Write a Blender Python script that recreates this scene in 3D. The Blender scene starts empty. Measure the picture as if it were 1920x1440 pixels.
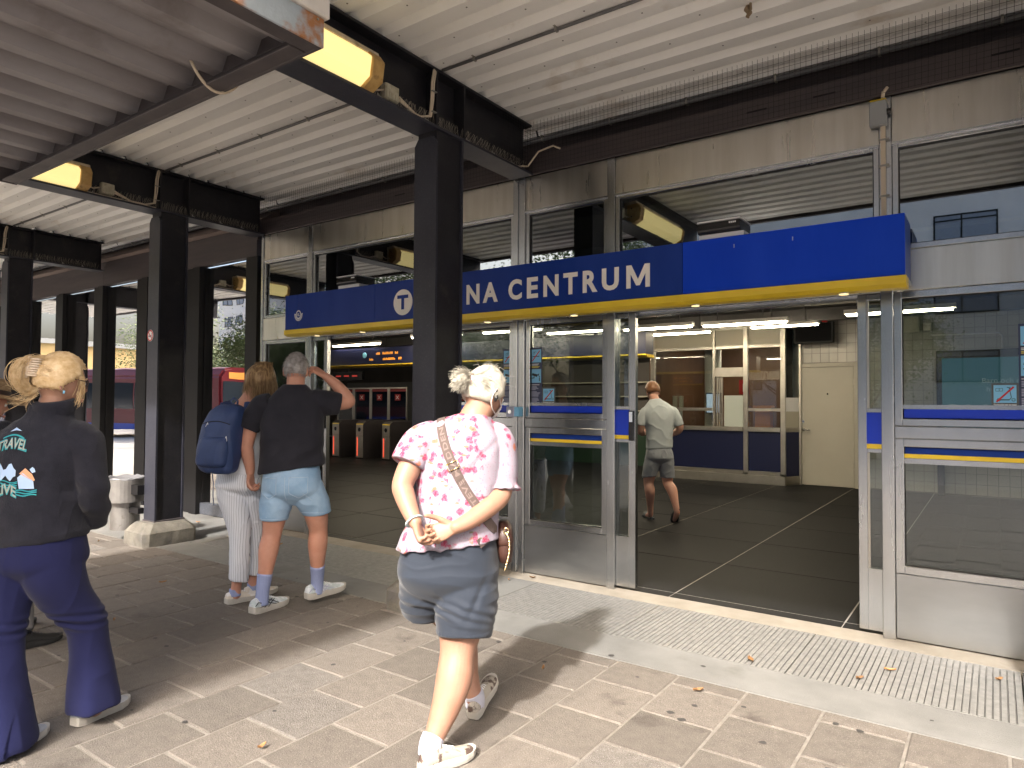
import bpy, bmesh, math, random
from mathutils import Vector, Matrix, noise
from mathutils.bvhtree import BVHTree
random.seed(7)
C = bpy.context.scene.collection
SC = bpy.context.scene
R = math.radians

# ------------------------------------------------------------------ camera, light, exposure
cam_d = bpy.data.cameras.new('camera')
cam = bpy.data.objects.new('camera', cam_d)
C.objects.link(cam)
SC.camera = cam
cam_d.sensor_width = 36.0
cam_d.lens = 1284.4 / 1920 * 36.0
cam_d.clip_start = 0.05
cam_d.clip_end = 2000
CAMP = Vector((0.0, -5.03, 1.5))
_y, _p, _r = R(35.2135), R(1.5478), R(0.3326)
fwd = Vector((-math.sin(_y) * math.cos(_p), math.cos(_y) * math.cos(_p), math.sin(_p)))
rt = Vector((math.cos(_y), math.sin(_y), 0))
up = rt.cross(fwd)
rt2 = rt * math.cos(_r) + up * math.sin(_r)
up2 = up * math.cos(_r) - rt * math.sin(_r)
cam.matrix_world = Matrix(((rt2.x, up2.x, -fwd.x, CAMP.x), (rt2.y, up2.y, -fwd.y, CAMP.y), (rt2.z, up2.z, -fwd.z, CAMP.z), (0, 0, 0, 1)))
VIEW_YAW = _y                     # figures are laid out in a frame turned by this angle about Z

world = bpy.data.worlds.new('World')
SC.world = world
world.use_nodes = True
wn = world.node_tree.nodes
wl = world.node_tree.links
wn.clear()
sky = wn.new('ShaderNodeTexSky')
sky.sky_type = 'NISHITA'
sky.sun_disc = False
SUN_EL, SUN_AZ = 39.0, 167.0
sky.sun_elevation = R(SUN_EL)
sky.sun_rotation = R(SUN_AZ)
sky.air_density = 1.0
sky.dust_density = 10.0
bg = wn.new('ShaderNodeBackground')
bg.inputs['Strength'].default_value = 0.15
wo = wn.new('ShaderNodeOutputWorld')
wl.new(sky.outputs[0], bg.inputs['Color'])
wl.new(bg.outputs[0], wo.inputs[0])

sun_d = bpy.data.lights.new('sun', 'SUN')
sun_d.energy = 2.0
sun_d.angle = R(2.2)
sun_d.color = (1.0, 0.96, 0.91)
sun = bpy.data.objects.new('sun', sun_d)
C.objects.link(sun)
_sd = Vector((math.sin(R(SUN_AZ)) * math.cos(R(SUN_EL)), math.cos(R(SUN_AZ)) * math.cos(R(SUN_EL)), math.sin(R(SUN_EL))))
sun.rotation_euler = _sd.to_track_quat('Z', 'Y').to_euler()
sun.location = (2, -10, 12)

SC.view_settings.view_transform = 'Standard'
SC.view_settings.look = 'None'
SC.view_settings.gamma = 1
SC.view_settings.use_curve_mapping = False
SC.view_settings.exposure = 2.12
SC.render.engine = 'CYCLES'
SC.cycles.max_bounces = 9
SC.cycles.diffuse_bounces = 5
SC.cycles.glossy_bounces = 5
SC.cycles.transparent_max_bounces = 14
SC.cycles.transmission_bounces = 4
SC.cycles.sample_clamp_indirect = 6
SC.cycles.caustics_reflective = False
SC.cycles.caustics_refractive = False
SC.cycles.use_denoising = True
try:
    SC.cycles.denoiser = 'OPENIMAGEDENOISE'
    SC.cycles.denoising_input_passes = 'RGB_ALBEDO_NORMAL'
except Exception:
    pass

# ------------------------------------------------------------------ materials
def N(nt, typ, **kw):
    n = nt.nodes.new(typ)
    for k, v in kw.items():
        setattr(n, k, v)
    return n

def mat(name, col, rough=0.6, metal=0.0, col2=None, ns=4.0, nd=6.0, contrast=(0.35, 0.65), bump=0.0, bs=60.0, stretch=(1, 1, 1),
        vary=0.0, spec=0.5, speck=None, speck_scale=180, speck_amt=0.3, coord='pos', rough2=None, coat=0.0, emit=None, estr=0.0, aniso=0.0, sheen=0.0, sss=0.0, stain=None, stain_scale=1.2, stain_lo=0.58):
    m = bpy.data.materials.new(name)
    m.use_nodes = True
    nt = m.node_tree
    L = nt.links
    b = nt.nodes['Principled BSDF']
    b.inputs['Base Color'].default_value = (*col, 1)
    b.inputs['Roughness'].default_value = rough
    b.inputs['Metallic'].default_value = metal
    b.inputs['Specular IOR Level'].default_value = spec
    b.inputs['Coat Weight'].default_value = coat
    if sheen:
        b.inputs['Sheen Weight'].default_value = sheen
    if sss:
        b.inputs['Subsurface Weight'].default_value = sss
        b.inputs['Subsurface Radius'].default_value = (0.02, 0.008, 0.004)
        b.inputs['Subsurface Scale'].default_value = 0.5
    if emit:
        b.inputs['Emission Color'].default_value = (*emit, 1)
        b.inputs['Emission Strength'].default_value = estr
    if coord == 'pos':
        src = N(nt, 'ShaderNodeNewGeometry').outputs['Position']
    else:
        src = N(nt, 'ShaderNodeTexCoord').outputs['Object']
    if stretch != (1, 1, 1):
        mp = N(nt, 'ShaderNodeMapping')
        mp.inputs['Scale'].default_value = stretch
        L.new(src, mp.inputs['Vector'])
        vec = mp.outputs[0]
    else:
        vec = src
    out = None
    def noise_(scale, detail, v=vec):
        n = N(nt, 'ShaderNodeTexNoise')
        n.inputs['Scale'].default_value = scale
        n.inputs['Detail'].default_value = detail
        n.inputs['Roughness'].default_value = 0.6
        L.new(v, n.inputs['Vector'])
        return n.outputs['Fac']
    def ramp(fac, lo, hi):
        r = N(nt, 'ShaderNodeMapRange')
        r.inputs['From Min'].default_value = lo
        r.inputs['From Max'].default_value = hi
        L.new(fac, r.inputs['Value'])
        return r.outputs[0]
    def mix(fac, a, bb, mode='MIX'):
        x = N(nt, 'ShaderNodeMix', data_type='RGBA', blend_type=mode)
        for sock, val in ((x.inputs['Factor'], fac), (x.inputs['A'], a), (x.inputs['B'], bb)):
            if hasattr(val, 'links') or hasattr(val, 'is_linked'):
                L.new(val, sock)
            elif isinstance(val, tuple):
                sock.default_value = (*val, 1)
            else:
                sock.default_value = val
        return x.outputs['Result']
    cur = col
    fac = None
    if col2 is not None:
        fac = ramp(noise_(ns, nd), *contrast)
        cur = mix(fac, col, col2)
    if speck is not None:
        cur = mix(ramp(noise_(speck_scale, 2, src), 0.58, 0.72), cur, mix(speck_amt, cur, speck))
    if stain is not None:
        cur = mix(ramp(noise_(stain_scale, 8, src), stain_lo, stain_lo + 0.14), cur, stain)
    if vary:
        oi = N(nt, 'ShaderNodeObjectInfo')
        mr = N(nt, 'ShaderNodeMapRange')
        mr.inputs['To Min'].default_value = 1 - vary
        mr.inputs['To Max'].default_value = 1 + vary
        L.new(oi.outputs['Random'], mr.inputs['Value'])
        hsv = N(nt, 'ShaderNodeHueSaturation')
        L.new(mr.outputs[0], hsv.inputs['Value'])
        if isinstance(cur, tuple):
            hsv.inputs['Color'].default_value = (*cur, 1)
        else:
            L.new(cur, hsv.inputs['Color'])
        cur = hsv.outputs[0]
    if not isinstance(cur, tuple):
        L.new(cur, b.inputs['Base Color'])
    if rough2 is not None:
        r = N(nt, 'ShaderNodeMapRange')
        r.inputs['To Min'].default_value = rough
        r.inputs['To Max'].default_value = rough2
        L.new(noise_(ns * 1.7, 6), r.inputs['Value'])
        L.new(r.outputs[0], b.inputs['Roughness'])
    if bump:
        bp = N(nt, 'ShaderNodeBump')
        bp.inputs['Strength'].default_value = bump
        bp.inputs['Distance'].default_value = 0.01
        L.new(noise_(bs, 5), bp.inputs['Height'])
        L.new(bp.outputs[0], b.inputs['Normal'])
    return m

def glass(name, tint, base, mul, refl=(0.9, 0.95, 1.0), rough=0.004, wob=0.0):
    m = bpy.data.materials.new(name)
    m.use_nodes = True
    nt = m.node_tree
    L = nt.links
    nt.nodes.clear()
    o = N(nt, 'ShaderNodeOutputMaterial')
    mx = N(nt, 'ShaderNodeMixShader')
    t = N(nt, 'ShaderNodeBsdfTransparent')
    t.inputs[0].default_value = (*tint, 1)
    g = N(nt, 'ShaderNodeBsdfGlossy')
    g.inputs['Color'].default_value = (*refl, 1)
    g.inputs['Roughness'].default_value = rough
    fr = N(nt, 'ShaderNodeFresnel')
    fr.inputs['IOR'].default_value = 1.5
    ma = N(nt, 'ShaderNodeMath', operation='MULTIPLY_ADD')
    ma.use_clamp = True
    ma.inputs[1].default_value = mul
    ma.inputs[2].default_value = base
    L.new(fr.outputs[0], ma.inputs[0])
    L.new(ma.outputs[0], mx.inputs[0])
    L.new(t.outputs[0], mx.inputs[1])
    L.new(g.outputs[0], mx.inputs[2])
    L.new(mx.outputs[0], o.inputs[0])
    if wob:
        n = N(nt, 'ShaderNodeTexNoise')
        n.inputs['Scale'].default_value = 1.3
        bp = N(nt, 'ShaderNodeBump')
        bp.inputs['Strength'].default_value = wob
        bp.inputs['Distance'].default_value = 0.02
        L.new(N(nt, 'ShaderNodeNewGeometry').outputs['Position'], n.inputs['Vector'])
        L.new(n.outputs[0], bp.inputs['Height'])
        L.new(bp.outputs[0], g.inputs['Normal'])
    return m

def emis(name, col, s):
    m = bpy.data.materials.new(name)
    m.use_nodes = True
    b = m.node_tree.nodes['Principled BSDF']
    b.inputs['Base Color'].default_value = (*col, 1)
    b.inputs['Emission Color'].default_value = (*col, 1)
    b.inputs['Emission Strength'].default_value = s
    return m

M = {}
M['paver'] = mat('paver_stone', (0.108, 0.094, 0.080), 0.85, col2=(0.154, 0.135, 0.116), ns=16, nd=10, contrast=(0.26, 0.74), bump=0.55, bs=130, vary=0.16, speck=(0.46, 0.43, 0.40), speck_scale=260, speck_amt=0.5, stain=(0.062, 0.052, 0.044), stain_scale=3.4, stain_lo=0.60)
M['paver_worn'] = mat('paver_worn', (0.124, 0.110, 0.097), 0.9, col2=(0.186, 0.169, 0.150), ns=18, nd=10, contrast=(0.28, 0.70), bump=0.9, bs=170, vary=0.12, speck=(0.55, 0.53, 0.50), speck_scale=300, speck_amt=0.75, stain=(0.15, 0.13, 0.115), stain_scale=3.0, stain_lo=0.6)
M['mortar'] = mat('joint_mortar', (0.178, 0.161, 0.139), 0.95, col2=(0.242, 0.223, 0.198), ns=14, bump=0.6, bs=200, stain=(0.2, 0.18, 0.15), stain_scale=4, stain_lo=0.55)
M['gum'] = mat('old_gum', (0.045, 0.042, 0.04), 0.8)
M['concrete'] = mat('apron_concrete', (0.15, 0.149, 0.142), 0.85, col2=(0.20, 0.199, 0.19), ns=2.5, nd=9, bump=0.35, bs=120, speck=(0.2, 0.19, 0.18), speck_scale=150, speck_amt=0.4, stain=(0.13, 0.127, 0.115), stain_scale=2.2, stain_lo=0.6)
M['sandy'] = mat('threshold_concrete', (0.255, 0.225, 0.18), 0.9, col2=(0.32, 0.288, 0.24), ns=4, nd=8, bump=0.4, bs=140, stain=(0.25, 0.21, 0.17), stain_scale=3, stain_lo=0.6)
M['asphalt'] = mat('pale_street_paving', (0.29, 0.28, 0.265), 0.9, col2=(0.34, 0.33, 0.31), ns=1.5, bump=0.3, bs=90)
M['pit'] = mat('pit_dark', (0.03, 0.03, 0.03), 0.9)
M['galv'] = mat('galvanised_steel', (0.27, 0.265, 0.25), 0.5, 0.3, col2=(0.20, 0.197, 0.19), ns=20, bump=0.2, bs=160, rough2=0.6)
M['steel'] = mat('brushed_stainless', (0.56, 0.572, 0.585), 0.16, 1.0, col2=(0.47, 0.48, 0.49), ns=3, nd=8, stretch=(1, 1, 0.15), rough2=0.34, bump=0.04, bs=40, stain=(0.43, 0.38, 0.32), stain_scale=2.3, stain_lo=0.66)
M['steel_panel'] = mat('stained_stainless_panel', (0.72, 0.69, 0.635), 0.17, 1.0, col2=(0.61, 0.575, 0.51), ns=2.6, nd=9, stretch=(3, 3, 0.22), rough2=0.44, bump=0.03, bs=12, stain=(0.40, 0.33, 0.27), stain_scale=2.0, stain_lo=0.68)
M['steel_int'] = mat('stainless_inside', (0.60, 0.57, 0.52), 0.3, 1.0, col2=(0.5, 0.47, 0.42), ns=4, rough2=0.45)
M['black_paint'] = mat('black_steel_paint', (0.012, 0.0115, 0.015), 0.38, spec=0.3, col2=(0.019, 0.0185, 0.022), ns=6, bump=0.06, bs=70, rough2=0.5, speck=(0.12, 0.12, 0.12), speck_scale=70, speck_amt=0.10, stain=(0.04, 0.036, 0.034), stain_scale=5, stain_lo=0.60)
M['black_flange'] = mat('worn_sky_lit_black_paint', (0.022, 0.023, 0.034), 0.34, spec=0.4, col2=(0.031, 0.032, 0.044), ns=4, bump=0.08, bs=90, rough2=0.5, speck=(0.2, 0.2, 0.22), speck_scale=75, speck_amt=0.12, stain=(0.20, 0.20, 0.21), stain_scale=26, stain_lo=0.70)  # chips are wear; the lighter bluish tone stands for sky light on the flanges
M['post'] = mat('dark_window_post', (0.010, 0.0095, 0.0105), 0.45, spec=0.25)
M['fascia_dark'] = mat('dark_fascia_board', (0.042, 0.033, 0.036), 0.5, col2=(0.065, 0.05, 0.05), ns=3, stretch=(0.3, 1, 3), rough2=0.65)
M['soffit_brown'] = mat('brown_soffit_board', (0.12, 0.085, 0.075), 0.75, col2=(0.17, 0.125, 0.11), ns=5, stretch=(0.2, 1, 1))
M['kick_dark'] = mat('dark_kick_panel', (0.05, 0.055, 0.07), 0.45, col2=(0.08, 0.085, 0.10), ns=5, speck=(0.3, 0.3, 0.3), speck_scale=80, speck_amt=0.4)
M['sheet_white'] = mat('white_corrugated_steel', (0.86, 0.86, 0.85), 0.5, col2=(0.80, 0.795, 0.78), ns=1.4, nd=7, stretch=(0.4, 1.6, 1), stain=(0.60, 0.54, 0.47), stain_scale=1.9, stain_lo=0.60)
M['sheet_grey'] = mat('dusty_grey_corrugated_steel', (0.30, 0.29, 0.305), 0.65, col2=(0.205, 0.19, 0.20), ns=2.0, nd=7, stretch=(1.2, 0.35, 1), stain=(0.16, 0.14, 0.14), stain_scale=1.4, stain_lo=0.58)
M['rusty'] = mat('rusty_grey_blue_paint', (0.36, 0.42, 0.47), 0.55, col2=(0.30, 0.34, 0.37), ns=6, stain=(0.33, 0.14, 0.05), stain_scale=6, stain_lo=0.46, bump=0.3, bs=40)
M['edge_dark'] = mat('dusty_dark_steel', (0.050, 0.043, 0.047), 0.6, col2=(0.08, 0.068, 0.07), ns=5, stain=(0.12, 0.07, 0.05), stain_scale=5, stain_lo=0.68)
M['white_paint'] = mat('off_white_paint', (0.72, 0.70, 0.66), 0.5, col2=(0.64, 0.61, 0.57), ns=3, stain=(0.45, 0.4, 0.34), stain_scale=2, stain_lo=0.66)
M['sign_blue'] = mat('sign_blue', (0.009, 0.036, 0.235), 0.25, spec=0.16, col2=(0.016, 0.048, 0.275), ns=3, nd=8, stretch=(1, 1, .25), rough2=0.42)
M['sign_blue_new'] = mat('sign_blue_unfaded', (0.004, 0.050, 0.56), 0.3, spec=0.16, col2=(0.009, 0.062, 0.60), ns=3.5, nd=8, stretch=(1, 1, .3), rough2=0.36)
M['blue_strip'] = mat('blue_strip', (0.007, 0.042, 0.55), 0.3)
M['sign_yellow'] = mat('sign_yellow', (0.85, 0.62, 0.04), 0.35, col2=(0.78, 0.55, 0.035), ns=3)
M['letter'] = mat('cream_lettering', (0.90, 0.85, 0.78), 0.4)
M['glass_door'] = glass('door_glass', (0.70, 0.74, 0.73), 0.03, 1.15)
M['glass_high'] = glass('transom_glass', (0.50, 0.54, 0.51), 0.19, 1.7, wob=0.02)
M['glass_dark'] = glass('dark_mirror_glass', (0.30, 0.34, 0.34), 0.66, 1.3, refl=(1, 1, 1), wob=0.05)
M['glass_plain'] = glass('clear_glass', (0.9, 0.93, 0.92), 0.03, 1.0)
M['terrazzo'] = mat('dark_terrazzo', (0.008, 0.008, 0.0088), 0.5, spec=0.06, col2=(0.013, 0.0127, 0.0127), ns=60, bump=0.03, bs=200, vary=0.12, speck=(0.10, 0.098, 0.095), speck_scale=420, speck_amt=0.3, rough2=0.6)
M['tile_joint'] = mat('pale_floor_joint', (0.33, 0.31, 0.28), 0.7)
M['int_ceiling'] = mat('dark_metal_ceiling', (0.045, 0.042, 0.042), 0.6)
M['int_wall'] = mat('dim_wall', (0.10, 0.09, 0.085), 0.7, col2=(0.07, 0.065, 0.06), ns=1)
M['wall_tile'] = mat('grey_glazed_tile', (0.46, 0.44, 0.40), 0.25, vary=0.05)
M['tile_grout'] = mat('tile_grout', (0.2, 0.19, 0.18), 0.8)
M['door_beige'] = mat('greyish_beige_paint', (0.50, 0.475, 0.41), 0.5, col2=(0.46, 0.435, 0.37), ns=1.2)
M['navy_panel'] = mat('navy_laminate', (0.010, 0.014, 0.055), 0.35)
M['cream_panel'] = mat('cream_laminate', (0.50, 0.47, 0.38), 0.45)
M['booth_brown'] = mat('brown_wood_wall', (0.19, 0.10, 0.055), 0.5, col2=(0.13, 0.065, 0.033), ns=2, stretch=(1, 1, 0.3))
M['tube_light'] = emis('fluorescent_diffuser', (1.0, 0.86, 0.62), 17.0)
M['lamp_yellow'] = emis('sodium_diffuser', (1.0, 0.80, 0.33), 0.22)
M['downlight'] = emis('downlight_lens', (1.0, 0.75, 0.35), 0.35)
M['lamp_case'] = mat('grimy_lamp_housing', (0.60, 0.52, 0.40), 0.5, col2=(0.42, 0.33, 0.22), ns=9, stain=(0.2, 0.12, 0.06), stain_scale=12, stain_lo=0.58)
M['lamp_cap'] = mat('amber_end_cap', (0.55, 0.36, 0.13), 0.5, col2=(0.42, 0.25, 0.08), ns=14, stain=(0.18, 0.10, 0.04), stain_scale=16, stain_lo=0.6)
M['cable'] = mat('beige_cable', (0.58, 0.49, 0.37), 0.55)
M['dark_conduit'] = mat('grey_conduit', (0.13, 0.13, 0.135), 0.5)
M['clip'] = mat('galvanised_clip', (0.30, 0.29, 0.26), 0.5, 0.6)
M['junction'] = mat('aged_junction_box', (0.50, 0.47, 0.36), 0.6, col2=(0.36, 0.33, 0.24), ns=22, stain=(0.07, 0.06, 0.04), stain_scale=26, stain_lo=0.62)
M['grey_box'] = mat('grey_plastic', (0.30, 0.31, 0.31), 0.55)
M['spike'] = mat('dull_spike_wire', (0.30, 0.27, 0.22), 0.5, 0.6)
M['net'] = mat('black_net_cord', (0.012, 0.011, 0.011), 0.8)
M['base_conc'] = mat('rough_base_concrete', (0.115, 0.105, 0.088), 0.95, col2=(0.19, 0.175, 0.145), ns=9, nd=9, bump=1.0, bs=60, stain=(0.12, 0.115, 0.11), stain_scale=4, stain_lo=0.52)
M['black_plastic'] = mat('black_plastic', (0.012, 0.012, 0.014), 0.25)
M['white_plastic'] = mat('white_plastic', (0.75, 0.75, 0.76), 0.4)
M['red'] = mat('red_print', (0.55, 0.02, 0.025), 0.5)
M['white_print'] = mat('white_print', (0.80, 0.80, 0.80), 0.5)
M['grey_print'] = mat('grey_lilac_print', (0.40, 0.42, 0.55), 0.5)
M['yellow_print'] = mat('yellow_print', (0.75, 0.62, 0.10), 0.5)
M['navy_print'] = mat('navy_print', (0.035, 0.045, 0.10), 0.4)
M['slate_print'] = mat('slate_print', (0.095, 0.10, 0.105), 0.4)
M['sky_print'] = mat('sky_blue_print', (0.22, 0.55, 0.82), 0.4)
M['ink'] = mat('black_ink', (0.012, 0.014, 0.025), 0.5)
M['leaf_orange'] = mat('dry_leaf', (0.27, 0.14, 0.055), 0.7, vary=0.4)
M['kick_steel'] = mat('brushed_kick_steel', (0.46, 0.468, 0.475), 0.24, 1.0, col2=(0.38, 0.385, 0.39), ns=3, nd=8, stretch=(0.3, 1, 1), rough2=0.42, bump=0.03, bs=30)
M['bin_steel'] = mat('scuffed_bin_steel', (0.42, 0.40, 0.38), 0.38, 0.9, col2=(0.30, 0.285, 0.27), ns=5, rough2=0.55, stain=(0.2, 0.18, 0.16), stain_scale=8, stain_lo=0.62)
M['chrome'] = mat('chrome', (0.8, 0.8, 0.8), 0.12, 1.0)
M['rubber'] = mat('black_rubber', (0.02, 0.02, 0.02), 0.8)

# ------------------------------------------------------------------ mesh builder
class MB:
    def __init__(s):
        s.v, s.f, s.mi = [], [], []
    def add(s, vs, fs, m=0):
        k = len(s.v)
        s.v += [tuple(p) for p in vs]
        s.f += [tuple(i + k for i in f) for f in fs]
        s.mi += [m] * len(fs)
        return s
    def box(s, x0, y0, z0, x1, y1, z1, m=0):
        x0, x1 = min(x0, x1), max(x0, x1)
        y0, y1 = min(y0, y1), max(y0, y1)
        z0, z1 = min(z0, z1), max(z0, z1)
        return s.add([(x0, y0, z0), (x1, y0, z0), (x1, y1, z0), (x0, y1, z0), (x0, y0, z1), (x1, y0, z1), (x1, y1, z1), (x0, y1, z1)],
                     [(0, 3, 2, 1), (4, 5, 6, 7), (0, 1, 5, 4), (1, 2, 6, 5), (2, 3, 7, 6), (3, 0, 4, 7)], m)
    def quad(s, a, b, c, d, m=0):
        return s.add([a, b, c, d], [(0, 1, 2, 3)], m)
    def prism(s, poly, axis, a, b, m=0):
        # poly: 2D loop; axis 'x' -> (y,z), 'y' -> (x,z), 'z' -> (x,y); extruded from a to b
        def P(p, t):
            return {'x': (t, p[0], p[1]), 'y': (p[0], t, p[1]), 'z': (p[0], p[1], t)}[axis]
        n = len(poly)
        vs = [P(p, a) for p in poly] + [P(p, b) for p in poly]
        fs = [tuple(range(n)), tuple(range(2 * n - 1, n - 1, -1))] + [(i, i + n, (i + 1) % n + n, (i + 1) % n) for i in range(n)]
        return s.add(vs, fs, m)
    def rings(s, rr, cap=True, m=0):
        k, n = len(s.v), len(rr[0])
        for r in rr:
            s.v += [tuple(p) for p in r]
        for j in range(len(rr) - 1):
            for i in range(n):
                a, b = k + j * n + i, k + j * n + (i + 1) % n
                s.f.append((a, b, b + n, a + n))
                s.mi.append(m)
        if cap:
            s.f.append(tuple(k + i for i in reversed(range(n))))
            s.f.append(tuple(k + (len(rr) - 1) * n + i for i in range(n)))
            s.mi += [m, m]
        return s
    def tube(s, path, r, n=8, m=0, cap=True):
        path = [Vector(p) for p in path]
        rs = r if isinstance(r, (list, tuple)) else [r] * len(path)
        rr = []
        x = None
        for i, p in enumerate(path):
            t = (path[min(i + 1, len(path) - 1)] - path[max(i - 1, 0)]).normalized()
            if x is None:
                x = t.orthogonal().normalized()
            x = (x - t * x.dot(t)).normalized()
            y = t.cross(x)
            q = rs[i]
            qa, qb = q if isinstance(q, (tuple, list)) else (q, q)
            rr.append([p + x * math.cos(2 * math.pi * k / n) * qa + y * math.sin(2 * math.pi * k / n) * qb for k in range(n)])
        return s.rings(rr, cap, m)
    def cyl(s, a, b, r, n=16, m=0, r2=None):
        return s.tube([a, b], [r, r if r2 is None else r2], n, m)
    def disc(s, c, nx, ny, r, n=24, m=0, r2=None):
        c, nx, ny = Vector(c), Vector(nx), Vector(ny)
        return s.add([c + nx * math.cos(2 * math.pi * k / n) * r + ny * math.sin(2 * math.pi * k / n) * (r2 or r) for k in range(n)], [tuple(range(n))], m)
    def mesh(s, name, mats, bevel=0.0, smooth=False, off=(0, 0, 0), seg=1, fix=False):
        me = bpy.data.meshes.new(name)
        ox, oy, oz = off
        me.from_pydata([(x - ox, y - oy, z - oz) for x, y, z in s.v], [], s.f)
        for m in (mats if isinstance(mats, (list, tuple)) else [mats]):
            me.materials.append(M[m] if isinstance(m, str) else m)
        me.polygons.foreach_set('material_index', s.mi)
        if fix or bevel:
            bm = bmesh.new()
            bm.from_mesh(me)
            bmesh.ops.recalc_face_normals(bm, faces=bm.faces)
            if bevel:
                es = [e for e in bm.edges if len(e.link_faces) == 2 and e.calc_face_angle(0) > 0.5]
                bmesh.ops.bevel(bm, geom=es, offset=bevel, segments=seg, affect='EDGES', clamp_overlap=True)
            bm.to_mesh(me)
            bm.free()
        if smooth:
            me.polygons.foreach_set('use_smooth', [True] * len(me.polygons))
        me.update()
        return me
    def build(s, name, mats, parent=None, label=None, kind=None, off=None, **kw):
        if off is None:
            off = root_loc(parent)
        o = bpy.data.objects.new(name, s.mesh(name, mats, off=off, **kw))
        C.objects.link(o)
        if parent:
            o.parent = parent
        if label:
            o['label'] = label
        if kind:
            o['kind'] = kind
        return o

LOCAL = set()
def root_loc(p):
    while p is not None and p.parent is not None:
        p = p.parent
    if p is None or p.name in LOCAL:
        return (0, 0, 0)
    return tuple(p.location)

def thing(name, label, cat, loc=(0, 0, 0), rotz=0.0, group=None, local=False):
    o = bpy.data.objects.new(name, None)
    o.empty_display_size = 0.2
    C.objects.link(o)
    o.location = loc
    o.rotation_euler = (0, 0, rotz)
    o['label'] = label
    o['category'] = cat
    if group:
        o['group'] = group
    if local or rotz:
        LOCAL.add(o.name)
    return o

def tag(o, label, cat, group=None, kind=None):
    if label:
        o['label'] = label
        o['category'] = cat
    if group:
        o['group'] = group
    if kind:
        o['kind'] = kind
    return o

def inst(name, me, parent=None, loc=(0, 0, 0), rot=(0, 0, 0), kind=None):
    o = bpy.data.objects.new(name, me)
    C.objects.link(o)
    o.parent = parent
    o.location = loc
    o.rotation_euler = rot
    if kind:
        o['kind'] = kind
    return o

def dup(root, loc, rotz=None, label=None):
    r = root.copy()
    C.objects.link(r)
    if root.name in LOCAL:
        LOCAL.add(r.name)
    r.location = loc
    if rotz is not None:
        r.rotation_euler = (0, 0, rotz)
    if label:
        r['label'] = label
    for ch in list(root.children):
        c = ch.copy()
        C.objects.link(c)
        c.parent = r
        for g in list(ch.children):
            d = g.copy()
            C.objects.link(d)
            d.parent = c
    return r

def text_mesh(body, size, bold=0.0, extrude=0.0, align='LEFT', spacing=1.0):
    cu = bpy.data.curves.new('text', 'FONT')
    cu.body = body
    cu.size = size
    cu.offset = bold
    cu.extrude = extrude
    cu.align_x = align
    cu.space_character = spacing
    cu.resolution_u = 4
    o = bpy.data.objects.new('text', cu)
    C.objects.link(o)
    dg = bpy.context.evaluated_depsgraph_get()
    dg.update()
    me = bpy.data.meshes.new_from_object(o.evaluated_get(dg))
    bpy.data.objects.remove(o)
    bpy.data.curves.remove(cu)
    return me

def text_into(mb, body, size, place, bold=0.0, align='LEFT', m=0, spacing=1.0, extrude=0.0, width=None, box=None):
    """append the glyph faces of body to mb; place(x, y, z) maps text plane to space"""
    me = text_mesh(body, size, bold, extrude, align, spacing)
    xs = [v.co.x for v in me.vertices] or [0]
    ys = [v.co.y for v in me.vertices] or [0]
    k = 1.0 if width is None else width / max(1e-6, max(xs) - min(xs))
    if box is not None:        # fit glyphs to a w x h box starting at 0, 0
        kx, ky = box[0] / max(1e-6, max(xs) - min(xs)), box[1] / max(1e-6, max(ys) - min(ys))
        mb.add([place((v.co.x - min(xs)) * kx, (v.co.y - min(ys)) * ky, v.co.z) for v in me.vertices], [tuple(p.vertices) for p in me.polygons], m)
    else:
        mb.add([place(v.co.x * k, v.co.y, v.co.z) for v in me.vertices], [tuple(p.vertices) for p in me.polygons], m)
    bpy.data.meshes.remove(me)

def in_view(p, margin=0.05):
    d = Vector(p) - CAMP
    z = d.dot(fwd)
    if z < 0.1:
        return False
    return abs(d.dot(rt2) / z * cam_d.lens / 18.0) < 1 + margin and abs(d.dot(up2) / z * cam_d.lens / 13.5) < 1 + margin
# ------------------------------------------------------------------ ground
def struct(name, mb, mats, **kw):
    return mb.build(name, mats, None, kind='structure', **kw)

g = MB()
g.quad((-300, -300, -0.10), (300, -300, -0.10), (300, 300, -0.10), (-300, 300, -0.10))
struct('ground', g, 'asphalt')

pv = MB()
pv.box(-14, -10.0, -0.09, 5, -1.36, -0.006)
pavement = struct('pavement', pv, 'mortar')
W, Lp = 0.369, 0.392
cells = []
x0 = -1.443 - W * 34
for i in range(52):
    xa = x0 + i * W
    if xa < -13.9 or xa + W > 4.95:
        continue
    ys = -1.885 + (0.196 if (i - 34) % 2 else 0.0) - Lp * 21
    for j in range(24):
        ya, yb = ys + j * Lp, ys + (j + 1) * Lp
        yb = min(yb, -1.362)
        if ya < -9.95 or yb - ya < 0.08:
            continue
        c = Vector((xa + W / 2, (ya + yb) / 2, 0))
        cells.append((xa, ya, xa + W, yb, in_view(c, 0.12), (c - CAMP).length))
cells.sort(key=lambda c: (not c[4], c[5]))
jn = 0.0055
pm = []
for k in range(6):                 # six slightly different full slabs, the cut ones get a mesh of their own
    b = MB()
    w, l = W / 2 - jn, Lp / 2 - jn
    b.box(-w + random.uniform(-.002, .002), -l + random.uniform(-.002, .002), -0.05, w, l, 0)
    pm.append(b.mesh('paver', 'paver_worn' if k == 5 else 'paver', bevel=0.006))
rest = MB()
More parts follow.
